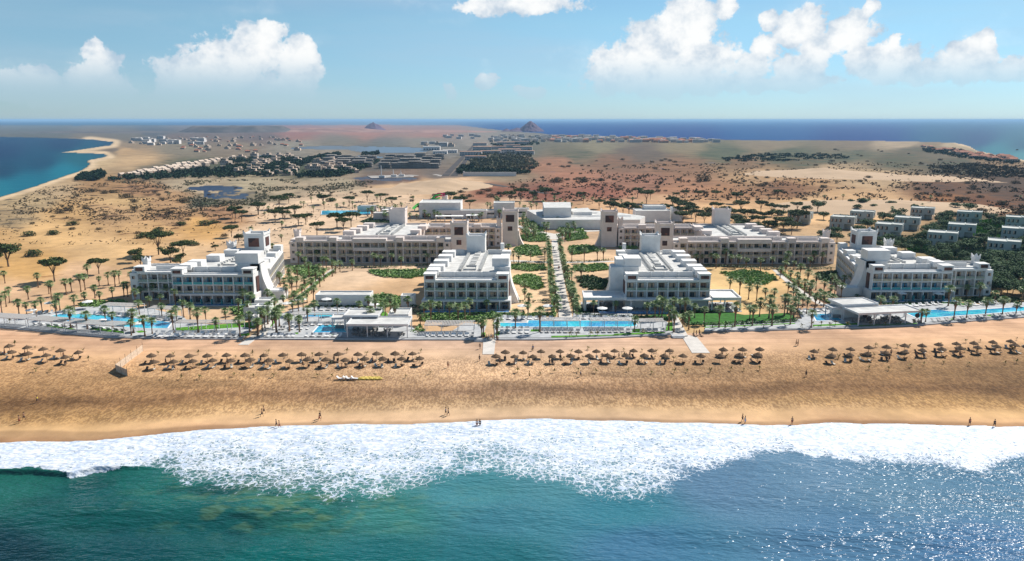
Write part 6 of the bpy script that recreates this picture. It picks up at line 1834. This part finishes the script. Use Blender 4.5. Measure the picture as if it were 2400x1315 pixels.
BEDS = [([(978,748),(1000,737),(1130,735),(1300,736),(1300,742),(1180,741),(1130,752),(1075,758),(985,752)], 'bed_leaf', 1.4, 'broad-leaved planting in front of the middle hotel block'),
 ([(860,695),(900,690),(950,700),(955,712),(900,722),(870,718),(868,700)], 'bed_leaf', 1.4, 'leafy bed right of the long low white building'),
 ([(865,635),(1000,633),(1015,645),(960,653),(900,650),(870,642)], 'bed_leaf', 1.5, 'leafy bed below the left courtyard building'),
 ([(1202,650),(1232,642),(1262,650),(1275,675),(1255,680),(1225,672),(1202,662)], 'bed_leaf', 1.5, 'leafy island in the sand left of the avenue, nearest the beach'),
 ([(1197,620),(1275,621),(1282,633),(1240,637),(1198,630)], 'bed_leaf', 1.4, 'leafy strip in the sand left of the avenue'),
 ([(1205,585),(1225,575),(1262,578),(1272,598),(1245,602),(1215,595)], 'bed_leaf', 1.5, 'leafy island left of the avenue, farthest from the beach'),
 ([(1222,552),(1280,548),(1282,566),(1240,568),(1222,562)], 'bed_leaf', 1.4, 'planting beside the gate tower left of the avenue'),
 ([(1330,578),(1390,575),(1405,588),(1370,595),(1338,598)], 'bed_leaf', 1.5, 'leafy island right of the avenue, farthest from the beach'),
 ([(1345,622),(1420,619),(1428,632),(1380,638),(1348,635)], 'bed_leaf', 1.4, 'leafy strip right of the avenue before the restaurant block'),
 ([(1352,650),(1385,648),(1424,660),(1418,678),(1385,680),(1362,672)], 'bed_leaf_dark', 1.6, 'dark leafy island right of the avenue beside the blank wall'),
 ([(1322,550),(1370,545),(1378,560),(1330,566)], 'bed_leaf', 1.4, 'planting beside the gate tower right of the avenue'),
 ([(1450,577),(1495,574),(1495,584),(1455,586)], 'bed_leaf', 1.3, 'small leafy bed left of the blank tower of the restaurant block'),
 ([(1690,640),(1760,634),(1812,645),(1820,657),(1790,668),(1745,665),(1710,650)], 'bed_leaf', 1.4, 'leafy island below the right courtyard building'),
 ([(185,715),(225,706),(290,705),(300,716),(240,722),(190,722)], 'bed_leaf', 1.4, 'leafy bed behind the left pool'),
 ([(680,625),(740,622),(760,640),(720,650),(690,640)], 'bed_leaf', 1.3, 'planting below the left end of the left courtyard building'),
 ([(540,722),(600,716),(640,712),(640,728),(590,742),(550,738)], 'bed_leaf', 1.4, 'planting behind the left kiosk'),
 ([(1915,640),(1960,636),(1958,662),(1920,655)], 'bed_leaf_dark', 1.4, 'dark planting left of the right wing'),
 ([(415,772),(560,765),(570,770),(430,777)], 'bed_leaf', .9, 'low planting under the pergola left of the beach path'),
 ([(730,717),(870,720),(868,725),(735,722)], 'bed_leaf_dark', 1.2, 'dark planting along the foot of the long low building'),
 ([(965,775),(985,765),(995,778),(970,785)], 'bed_leaf', 1.3, 'shrubs right of the middle beach bar'),
 ([(2060,560),(2200,545),(2300,560),(2290,620),(2330,650),(2240,600),(2180,600)], 'villa_leaf', 1.5, 'green undergrowth between the villas'),
 ([(2180,600),(2330,660),(2440,690),(2440,540),(2360,560),(2300,575)], 'villa_leaf', 1.5, 'green undergrowth on the right side of the villas'),
 ([(2270,520),(2440,500),(2440,540),(2330,560),(2230,545)], 'lawn', 1.0, 'bright green garden patch among the far villas'),
 ([(2120,570),(2170,565),(2180,590),(2130,592)], 'lawn', 1.0, 'bright green garden patch in the middle of the villas'),
 ([(2055,535),(2110,532),(2112,545),(2060,548)], 'lawn', 1.0, 'small bright garden patch by the nearer left villas'),
 ([(820,590),(830,575),(872,555),(880,560),(845,590)], 'bed_leaf_dark', 1.4, 'dark shrubs behind the left courtyard roof'),
 ([(845,520),(870,510),(925,518),(925,526),(870,528)], 'bed_leaf_dark', 1.3, 'dark shrubs around the pink club building'),
 ([(2250,700),(2330,695),(2440,705),(2440,712),(2330,712),(2250,708)], 'bed_leaf_dark', 1.1, 'dark planting behind the very long pool'),
 ([(1500,742),(1570,744),(1590,760),(1560,750),(1500,748)], 'bed_leaf_dark', 1.1, 'dark hedge before the restaurant lawn')]
for poly, mt, hh, lb in BEDS:
    plant_bed(poly, 1.15 if 'undergrowth' not in lb else .45, lb, mt, hh)
def hedge(pts, w_, label, mat_='bed_leaf_dark', h_=1.0, lv=0.0, gap=.0):
    k = MB(); rng = random.Random(len(label))
    P_ = [at(x, y, lv) for x, y in pts]
    for a, c in zip(P_[:-1], P_[1:]):
        L = (c - a).length; n = max(2, int(L / .75))
        for i in range(n):
            if rng.random() < gap: continue
            q = a.lerp(c, (i + rng.random()) / n)
            for j in range(int(14 * w_)):
                p = q + Vector((rng.gauss(0, .35), rng.uniform(-w_, w_) / 2, rng.uniform(.1, h_)))
                s_ = rng.uniform(.15, .32)
                u_ = Vector((rng.gauss(0, 1), rng.gauss(0, 1), rng.gauss(0, .6))).normalized() * s_
                v_ = u_.cross(Vector((rng.gauss(0, .6), rng.gauss(0, .6), 1))).normalized() * s_ * .7
                k.add([tuple(p - u_), tuple(p - v_), tuple(p + u_), tuple(p + v_)], [(0, 1, 2, 3)])
    o_ = k.build('hedge', mat_)
    tag(o_, label, 'hedge')
hedge([(690,628),(760,632),(820,628),(870,628),(930,626),(1010,622)], 1.6, 'dark hedge line below the left courtyard building', gap=.15)
hedge([(1625,622),(1700,626),(1780,630),(1850,632),(1950,630)], 1.6, 'dark hedge line below the right courtyard building', gap=.1)
hedge([(700,700),(730,678),(757,655),(785,636)], 2.2, 'hedge along the right side of the left diagonal path', 'bed_leaf', 1.2)
hedge([(678,700),(708,680),(736,656),(765,633)], 1.6, 'hedge along the left side of the left diagonal path', 'bed_leaf', 1.2)
hedge([(1826,635),(1870,668),(1905,692),(1945,712),(1975,722)], 1.8, 'hedge along the right diagonal path', 'bed_leaf', 1.2)
hedge([(1190,617),(1240,616),(1292,616)], 1.4, 'low hedge left of the avenue crossing', gap=.1)
hedge([(1322,615),(1380,614),(1435,610)], 1.4, 'low hedge right of the avenue crossing', gap=.1)
hedge([(1215,709),(1260,708),(1300,708)], 1.5, 'hedge line left of the avenue near the middle pool', gap=.15)
hedge([(1299,745),(1296,710),(1292,680),(1289,640),(1287,600),(1286,578)], 2.4, 'hedge along the left foot of the avenue palms', 'bed_leaf', 1.1, gap=.2)
hedge([(1353,740),(1344,710),(1336,680),(1326,645),(1318,605),(1313,578)], 2.4, 'hedge along the right foot of the avenue palms', 'bed_leaf', 1.1, gap=.2)
hedge([(1600,746),(1612,762),(1700,761),(1800,757),(1872,753)], 2.0, 'dark clipped hedge along the sea side of the big lawn', h_=1.0, lv=.3)
hedge([(1745,722),(1800,720),(1850,722),(1880,740)], 2.2, 'dark clipped hedge along the back of the big lawn', h_=1.3, lv=.1)
hedge([(1352,738),(1420,743),(1500,745)], 1.6, 'dark hedge behind the loungers right of the avenue', h_=1.0)
hedge([(2060,716),(2110,712),(2180,709),(2250,712)], 1.4, 'low hedge below the right wing terraces', gap=.25)
hedge([(1935,708),(1985,708),(2035,714)], 1.3, 'low hedge left of the right wing terraces', gap=.25)
hedge([(960,720),(1000,724),(985,735),(960,730)], 1.6, 'dark hedge at the left foot of the middle block', h_=1.2)
hedge([(1965,668),(2000,690),(2010,698)], 1.6, 'dark shrubs at the foot of the right wing buttress', h_=1.2)
hedge([(355,690),(385,692),(410,694)], 3.0, 'dark shrubs in the corner of the left wing', h_=3.0)

# ------------------------------------------------------------------ dry sprouts on the beach
def sprout(seed):
    rng = random.Random(seed); k = MB()
    k.tube([(0, 0, -.05), (.05, .03, .5)], [.05, .03], 5)
    for j in range(11):
        a = j * 2.399; e_ = rng.uniform(.1, 1.2)
        d = Vector((math.cos(a) * math.cos(e_), math.sin(a) * math.cos(e_), math.sin(e_))) * rng.uniform(.6, 1.2)
        s_ = Vector((-math.sin(a), math.cos(a), 0)) * .10; o_ = Vector((.05, .03, .48))
        k.add([tuple(o_), tuple(o_ + d * .5 + s_), tuple(o_ + d - Vector((0, 0, .3))), tuple(o_ + d * .5 - s_)], [(0, 1, 2, 3)])
    return k.mesh('beach_palm', ['sprout'])
pmat('sprout', (0.20, 0.17, 0.05), 0.8, 0.3, 1.0, 0.1)
SPR = [sprout(i) for i in range(4)]
random.seed(77)
sp_ = {'a': [], 'b': [], 'c': [], 'd': []}
for key, pts in UM.items():
    for (x, y) in pts:
        for dy in ((-14, 4) if key[1] == '1' else (24,)):
            if random.random() < .8:
                xx, yy = x + random.uniform(4, 26), y + 17 + dy + random.uniform(-5, 5)
                sp_[key[0]].append(link('beach_palm', random.choice(SPR), None, gz(xx, yy), random.random() * 6, random.uniform(.8, 1.5)))
for k_, l in (('a', 'left-edge'), ('b', 'left-middle'), ('c', 'right-middle'), ('d', 'right-edge')):
    rank(sp_[k_], 'small dry palm sprout around the ' + l + ' thatched parasols, {n} from the left', 'palm sprout', 'palm sprouts on the beach')
op = [link('beach_palm', random.choice(SPR), None, at(x, y, LV), random.random() * 6, random.uniform(1.2, 1.9)) for x, y in
      [(1335,789),(1350,788),(1383,787),(1400,786),(1510,783),(1880,768),(1905,764),(1925,763),(1945,766),(1958,762),(1985,764),(2040,764),(2075,763),(2110,761),(2140,758),(1715,772),(1745,771),(1790,769),(1840,768),(1668,775),(1700,775),(980,783),(23,757)]]
rank(op, 'small green planted palm on the promenade edge, {n} from the left', 'palm sprout', 'young palms on the promenade')
# ------------------------------------------------------------------ far settlements
def far_mesh(kind):
    k = MB()
    if kind == 'gable':
        k.box(-4, -6, 0, 4, 6, 6, 0); k.add([(-4.3, -6.3, 6), (4.3, -6.3, 6), (4.3, 6.3, 6), (-4.3, 6.3, 6), (0, -6.3, 8.6), (0, 6.3, 8.6)], [(0, 1, 4), (3, 5, 2), (0, 4, 5, 3), (1, 2, 5, 4), (0, 3, 2, 1)], 0)
        for x in (-2.2, 1.0):
            for z_ in (.6, 3.4): k.box(x - .6, -6.08, z_, x + 1.0, -6.004, z_ + 1.8, 1)
        for y in (-4, -1, 2): k.box(4.004, y, 1, 4.08, y + 1.4, 3, 1)
        return k.mesh('row_house', ['far_beige', 'far_dark'])
    if kind == 'villa':
        k.box(-7, -5, 0, 7, 5, 5.5, 0); k.box(-2, -6.5, 0, 3, -5.004, 3, 0); k.box(-4, -3, 5.504, 2, 3, 8.2, 0); k.box(-4.4, -3.4, 8.204, 2.4, 3.4, 8.6, 0)
        for i in range(5): k.box(-6.2 + i * 2.7, -5.08, 3.2, -4.8 + i * 2.7, -5.005, 4.9, 1)
        for i in range(3): k.box(-3.4 + i * 2, -3.08, 6.2, -2.4 + i * 2, -3.004, 7.6, 1)
        return k.mesh('resort_house', ['far_beige', 'far_dark'])
    if kind == 'block':
        k.box(-10, -6, 0, 10, 6, 9, 0); k.box(-10.3, -6.3, 9.003, 10.3, 6.3, 9.6, 0)
        for i in range(7):
            for z_ in (.8, 3.8, 6.6): k.box(-9.2 + i * 2.7, -6.08, z_, -7.6 + i * 2.7, -6.004, z_ + 1.7, 1)
        return k.mesh('town_block', ['far_white', 'far_dark'])
    if kind == 'ochre':
        k.box(-9, -6, 0, 9, 6, 8, 0); k.add([(-9.4, -6.4, 8), (9.4, -6.4, 8), (9.4, 6.4, 8), (-9.4, 6.4, 8), (-6, 0, 10.6), (6, 0, 10.6)], [(0, 1, 5, 4), (2, 3, 4, 5), (1, 2, 5), (3, 0, 4), (0, 3, 2, 1)], 2)
        for i in range(6):
            for z_ in (.8, 3.8): k.box(-8.2 + i * 2.8, -6.08, z_, -6.6 + i * 2.8, -6.004, z_ + 1.8, 1)
        return k.mesh('town_house', ['far_pink', 'far_dark', 'roof_tile'])
    if kind == 'red':
        k.box(-5, -4, 0, 5, 4, 3.4, 0); k.add([(-5.5, -4.5, 3.4), (5.5, -4.5, 3.4), (5.5, 4.5, 3.4), (-5.5, 4.5, 3.4), (-2.5, 0, 5.4), (2.5, 0, 5.4)], [(0, 1, 5, 4), (2, 3, 4, 5), (1, 2, 5), (3, 0, 4), (0, 3, 2, 1)], 2)
        for i in range(3): k.box(-4 + i * 3, -4.08, .9, -2.4 + i * 3, -4.004, 2.6, 1)
        return k.mesh('bungalow', ['far_beige', 'far_dark', 'roof_tile'])
    if kind == 'long':
        k.box(-22, -6, 0, 22, 6, 7.5, 0); k.box(-22.4, -6.4, 7.503, 22.4, 6.4, 8.1, 2)
        for i in range(14):
            for z_ in (.6, 4.0): k.box(-21.3 + i * 3.1, -6.1, z_, -19.4 + i * 3.1, -6.004, z_ + 2.3, 1)
        return k.mesh('resort_block', ['far_white', 'far_dark', 'far_pink'])
    if kind == 'shell':
        for z_ in (3, 6.2, 9.3): k.box(-9, -6, z_, 9, 6, z_ + .4, 0)
        for i in range(6):
            for y in (-5.8, 0, 5.4): k.box(-8.8 + i * 3.44, y, 0, -8.4 + i * 3.44, y + .4, 9.3, 0)
        k.box(-8.3, -2, 0, 8.3, 2, 9.2, 1)
        return k.mesh('building_shell', ['far_grey', 'far_grey'])
    if kind == 'shed':
        k.box(-16, -9, 0, 16, 9, 7, 0); k.box(-16.3, -9.3, 7.003, 16.3, 9.3, 7.4, 0)
        for i in range(6): k.box(-14 + i * 5, -9.1, 1, -11.5 + i * 5, -9.004, 3.4, 1)
        return k.mesh('warehouse', ['far_white', 'far_dark'])
FMH = {k_: far_mesh(k_) for k_ in ('gable', 'villa', 'block', 'ochre', 'red', 'long', 'shell', 'shed')}
random.seed(91)
def farset(pts, kinds, tmpl, cat, group, rz=(-.2, .2), s0=(.85, 1.2)):
    out = []
    for x, y in pts:
        me_ = FMH[random.choice(kinds)]
        sc_ = random.uniform(*s0)
        out.append(link(me_.name.split('.')[0], me_, None, at(x, y), random.uniform(*rz), (sc_, sc_, sc_ * random.uniform(.85, 1.15))))
    rank(out, tmpl, cat, group)
pts = []
for r_ in range(6):
    for i in range(11):
        t_ = i / 10.0
        x = 288 + r_ * 26 + t_ * (150 - r_ * 4) + random.uniform(-3, 3); y = 414 - r_ * 6.0 - t_ * 15 + r_ * .8 + random.uniform(-1, 1)
        pts.append((x, y))
farset(pts, ['gable'], 'pale gabled holiday house in the terraced rows of the left resort, {n} from the left', 'row house', 'gabled holiday houses of the left resort', (-.45, -.25), (.5, .72))
pts = [(random.uniform(520, 640), random.uniform(376, 414)) for _ in range(20)] + [(random.uniform(600, 690), random.uniform(372, 412)) for _ in range(14)] + [(random.uniform(725, 850), random.uniform(380, 408)) for _ in range(26)] + [(random.uniform(560, 700), random.uniform(366, 380)) for _ in range(14)]
farset(pts, ['villa'], 'beige resort house among dark trees of the left resort, {n} from the left', 'resort house', 'resort houses among dark trees', (-.3, .3), (.7, 1.1))
pts = []
for (x0, x1, y0, y1, nx, ny) in ((765, 880, 372, 396, 6, 3), (905, 1040, 370, 398, 6, 4)):
    for j in range(ny):
        for i in range(nx):
            pts.append((x0 + (x1 - x0) * (i + .5) / nx + j * -4 + random.uniform(-3, 3), y0 + (y1 - y0) * (j + .5) / ny))
farset(pts, ['shell'], 'grey unfinished concrete building shell left of the straight road, {n} from the left', 'building shell', 'unfinished concrete shells', (-.1, .1), (.8, 1.1))
pts = [(1104, 365), (1130, 352), (1165, 350), (1200, 347), (1225, 352), (1115, 375), (1150, 361), (1195, 360), (1230, 362), (1185, 341), (1220, 339), (1125, 341)]
farset(pts, ['long'], 'long white and pink resort block behind the palm plantation, {n} from the left', 'resort block', 'resort blocks right of the road', (-.08, .08), (.8, 1.1))
pts = [(1032, 361), (1055, 358), (1012, 352)]
farset(pts, ['shed'], 'big white flat-roofed warehouse left of the straight road, {n} from the left', 'warehouse', 'warehouses by the road', (-.05, .05), (.9, 1.3))
pts = [(random.uniform(985, 1060), random.uniform(337, 345)) for _ in range(8)] + [(random.uniform(1040, 1130), random.uniform(317, 326)) for _ in range(12)] + [(random.uniform(1150, 1290), random.uniform(319, 333)) for _ in range(60)]
farset(pts, ['block', 'villa'], 'distant pale town building before the mountain, {n} from the left', 'town building', 'distant buildings before the mountain', (-.2, .2), (.7, 1.2))
pts = [(random.uniform(1292, 1420), random.uniform(321, 334)) for _ in range(60)] + [(random.uniform(1400, 1560), random.uniform(323, 334)) for _ in range(70)] + [(random.uniform(1540, 1680), random.uniform(328, 335)) for _ in range(40)]
farset([p for p in pts if p[1] > np.interp(p[0], EDGE[:, 0], EDGE[:, 1]) + 2.5], ['block', 'block', 'ochre'], 'town building on the far shore strip right of the mountain, {n} from the left', 'shore building', 'town on the far shore', (-.15, .15), (.7, 1.2))
pts = [(random.uniform(300, 480), random.uniform(325, 341)) for _ in range(46)]
farset(pts, ['block', 'villa'], 'pale building of the town behind the left bay, {n} from the left', 'bay town building', 'town behind the left bay', (-.3, .3), (.7, 1.2))
pts = [(random.uniform(420, 720), random.uniform(321, 358)) for _ in range(60)]
farset(pts, ['villa', 'red'], 'scattered small house on the grey plain left of centre, {n} from the left', 'small house', 'scattered houses on the grey plain', (-.5, .5), (.6, 1.1))
pts = [(2165 + i * 12 + random.uniform(-5, 5), 347 + i * 1.9 + random.uniform(-3, 5)) for i in range(18)] + [(2240 + i * 9 + random.uniform(-4, 4), 358 + i * 1.2 + random.uniform(-4, 5)) for i in range(16)]
farset(pts, ['red'], 'red-roofed bungalow on the headland at the right, {n} from the left', 'bungalow', 'red-roofed bungalows on the headland', (-.6, .6), (1.0, 1.5))
# wall and masts by the road end
q = MB(); a, c = at(1086, 413), at(1210, 412); q.box(a.x, a.y, 0, c.x, a.y + 1.2, 5.0); q.box(a.x - .3, a.y - .5, 0, a.x + 1.5, a.y + 1.8, 6)
o_ = q.build('boundary_wall', 'far_white'); tag(o_, 'long pale boundary wall below the palm plantation at the end of the road', 'wall')
for i, (x, y, h_) in enumerate(((894, 417, 15), (922, 415, 9), (940, 414, 7))):
    e = empty('mast', at(x, y)); q = MB(); q.tube([(e.location.x, e.location.y, 0), (e.location.x, e.location.y, h_)], [.7, .4], 6); q.build('pole', 'far_white', e)
    q = MB(); q.box(e.location.x - 3, e.location.y, 0, e.location.x + 4, e.location.y + 3, 3); q.build('base', 'far_white', e)
    tag(e, ('tall white mast', 'middle white mast', 'short white mast')[i] + ' with a base hut on the dark yard', 'mast')
slab('road', [(1035, 412), (1052, 412), (1116, 338), (1110, 338)], -.1, .12, 'asphalt')
slab('road', [(1056, 412), (1072, 412), (1122, 338), (1118, 338)], -.1, .12, 'asphalt')
slab('road', [(1110, 426), (1150, 430), (1260, 448), (1390, 468), (1500, 492), (1500, 495), (1388, 471), (1255, 451), (1148, 433), (1108, 428)], -.1, .10, 'asphalt')
slab('sand_yard', [(860, 412), (1020, 408), (1040, 411), (1030, 414), (870, 417)], -.1, .05, 'far_grey')
# masses of trees far off
def woodland(poly, n, label, mat_='tamarisk', h_=6.0, r_=4.5, leaf=1.5, nl=34):
    P_ = [tuple(float(c) for c in atn(x, y)) for x, y in poly]
    xs = [p[0] for p in P_]; ys_ = [p[1] for p in P_]
    rng = np.random.RandomState(n)
    pts = []
    while len(pts) < n:
        X = rng.uniform(min(xs), max(xs), 4000); Y = rng.uniform(min(ys_), max(ys_), 4000)
        i_ = inside(P_, X, Y); pts += list(zip(X[i_], Y[i_]))
    pts = np.array(pts[:n])
    hh = h_ * rng.uniform(.5, 1.2, n)
    N = n * nl
    base = np.repeat(pts, nl, 0); hs = np.repeat(hh, nl)
    v = rng.normal(0, 1, (N, 3)); v /= np.linalg.norm(v, axis=1)[:, None]; v *= rng.uniform(.5, 1, (N, 1))
    c = np.stack([base[:, 0] + v[:, 0] * r_ , base[:, 1] + v[:, 1] * r_, hs * .58 + v[:, 2] * hs * .42], -1)
    a = rng.normal(0, 1, (N, 3)); a /= np.linalg.norm(a, axis=1)[:, None]; b_ = np.cross(a, rng.normal(0, 1, (N, 3))); b_ /= np.linalg.norm(b_, axis=1)[:, None]
    s_ = (leaf * rng.uniform(.6, 1.3, N))[:, None]
    V = np.stack([c - a * s_, c - b_ * s_ * .6, c + a * s_, c + b_ * s_ * .6], 1).reshape(-1, 3)
    V[:, 2] = np.maximum(V[:, 2], .05)
    me_ = bpy.data.meshes.new('woodland'); grid_mesh(me_, V, np.arange(N * 4).reshape(N, 4)); me_.materials.append(M[mat_])
    me_.polygons.foreach_set('use_smooth', np.zeros(N, bool))
    return tag(link('woodland', me_), label, 'woodland', None, 'stuff')
woodland([(240,424),(300,417),(420,406),(520,392),(640,384),(700,376),(790,361),(800,364),(740,378),(700,392),(690,412),(560,416),(420,421)], 620, 'dark trees between the houses of the left resort')
woodland([(690,412),(740,410),(860,386),(885,377),(890,380),(820,410),(790,416),(700,417)], 220, 'dark hedge of trees along the edge of the left resort')
woodland([(1222,556),(1275,545),(1290,520),(1235,508),(1215,520)], 60, 'low greenery under the plaza palms, left of the avenue end', 'bed_leaf', 1.6, 2.4, .6, 30)
woodland([(1312,560),(1372,552),(1362,538),(1320,530),(1305,540)], 50, 'low greenery under the plaza palms, right of the avenue end', 'bed_leaf', 1.6, 2.4, .6, 30)
woodland([(177,424),(200,412),(235,404),(243,410),(235,423)], 110, 'dark green clump of trees by the bay beach')
woodland([(520,378),(640,371),(700,372),(690,376),(600,380),(525,386)], 160, 'trees behind the left resort houses')
woodland([(1070,408),(1080,396),(1115,392),(1120,403),(1200,405),(1240,405),(1245,408)], 130, 'dark trees beside the end of the straight road', 'tamarisk')
pmat('palm_mass', (0.15, 0.15, 0.085), 0.9, 0.3, 0.05, 0.1, color2=(0.055, 0.06, 0.035))
woodland([(1098,385),(1105,372),(1180,372),(1245,376),(1265,392),(1240,403),(1120,402)], 420, 'palm plantation right of the straight road', 'palm_mass', 7, 3.2, 1.5, 18)
woodland([(1120,358),(1240,356),(1245,372),(1110,372)], 160, 'palms between the resort blocks right of the road', 'palm_mass', 6, 3, 1.5, 18)
woodland([(1150,338),(1260,334),(1265,340),(1160,345)], 120, 'trees before the distant pale town', 'tamarisk', 5, 4, 2.0, 14)
woodland([(2160,350),(2240,350),(2330,370),(2390,380),(2380,386),(2300,378),(2220,366),(2165,356)], 240, 'dark trees between the headland bungalows', 'tamarisk', 5, 4, 1.6, 20)
woodland([(850,360),(885,357),(888,364),(850,366)], 40, 'dark trees by the far lagoon', 'tamarisk', 5, 4, 2.0, 20)
woodland([(1680,372),(1800,360),(1980,362),(1990,372),(1850,378),(1700,380)], 170, 'green scrub wood on the plain right of centre', 'tamarisk', 3, 5, 1.8, 16)
woodland([(2180,395),(2260,385),(2360,392),(2420,400),(2420,418),(2300,415),(2200,408)], 210, 'dark scrub wood near the right edge', 'bush_leaf', 3.5, 5, 1.6, 20)
# low scrub tufts all over the dry plains
def tufts(polys, n, label, mat_, r0=.5, seed=1):
    rng = np.random.RandomState(seed); pts = []
    while len(pts) < n:
        x = rng.uniform(-60, 2460, 6000); y = 352 + (575 - 352) * rng.uniform(0, 1, 6000) ** 1.2
        ok = np.zeros(6000, bool)
        for P_ in polys: ok |= inside(P_, x, y)
        ok &= fbm(x / 46.0, y / 7.0, 3, seed + 5) > .5
        ok &= (((x - 505) / 80) ** 2 + ((y - 441) / 9) ** 2 > 1) & (((x - 530) / 70) ** 2 + ((y - 455) / 15) ** 2 > 1)
        X, Y = atn(x, y); pts += list(zip(X[ok], Y[ok]))
    pts = np.array(pts[:n]); nl = 7; N = n * nl
    r_ = np.repeat(r0 * rng.uniform(.4, 1.3, n) * (1 + pts[:, 1] / 900.0), nl)
    base = np.repeat(pts, nl, 0); v = rng.normal(0, 1, (N, 3)) * .5
    c = np.stack([base[:, 0] + v[:, 0] * r_, base[:, 1] + v[:, 1] * r_, np.abs(v[:, 2]) * r_ * .8 + r_ * .2], -1)
    a = rng.normal(0, 1, (N, 3)); a /= np.linalg.norm(a, axis=1)[:, None]; b_ = np.cross(a, rng.normal(0, 1, (N, 3))); b_ /= np.linalg.norm(b_, axis=1)[:, None]
    s_ = (r_ * .7)[:, None]
    V = np.stack([c - a * s_, c - b_ * s_ * .7, c + a * s_, c + b_ * s_ * .7], 1).reshape(-1, 3)
    me_ = bpy.data.meshes.new('scrub'); grid_mesh(me_, V, np.arange(N * 4).reshape(N, 4)); me_.materials.append(M[mat_])
    me_.polygons.foreach_set('use_smooth', np.zeros(N, bool))
    return tag(link('scrub', me_), label, 'scrub', None, 'stuff')
tufts([[(1200,425),(1500,385),(2440,380),(2440,520),(2100,470),(1700,470),(1400,475),(1150,465)]], 3000, 'low dry scrub scattered over the reddish plain', 'bush_leaf', .6, 3)
tufts([[(100,440),(300,425),(560,440),(600,500),(450,515),(250,520),(20,500),(-50,560),(-50,520)]], 1900, 'low dry scrub on the ochre flats by the left bay', 'bush_leaf', .4, 4)
tufts([[(250,425),(700,420),(880,420),(860,440),(600,480),(420,490),(380,440)]], 2200, 'grey green marsh scrub around the left lagoon', 'palm_mass', .42, 5)
tufts([[(-50,470),(700,480),(850,440),(1150,440),(1000,480),(700,560),(300,600),(-50,640)]], 1100, 'sparse dry tufts on the pale sand left of the hotel', 'bush_leaf', .3, 6)
# ------------------------------------------------------------------ air
k = MB(); k.box(-150000, -3000, -9.0, 150000, 190000, 80.0)
hz = k.build('haze', 'white_render')
hz.data.materials.clear()
m = bpy.data.materials.new('haze'); m.use_nodes = True
t = NT(m.node_tree)
v = t.node('ShaderNodeVolumePrincipled'); o = t.node('ShaderNodeOutputMaterial')
v.inputs['Color'].default_value = (0.42, 0.70, 1.0, 1)
v.inputs['Density'].default_value = 5.6e-5
v.inputs['Anisotropy'].default_value = 0.0
t.l.new(v.outputs[0], o.inputs['Volume'])
hz.data.materials.append(m)
tag(hz, kind='stuff')
hz.display_type = 'WIRE'
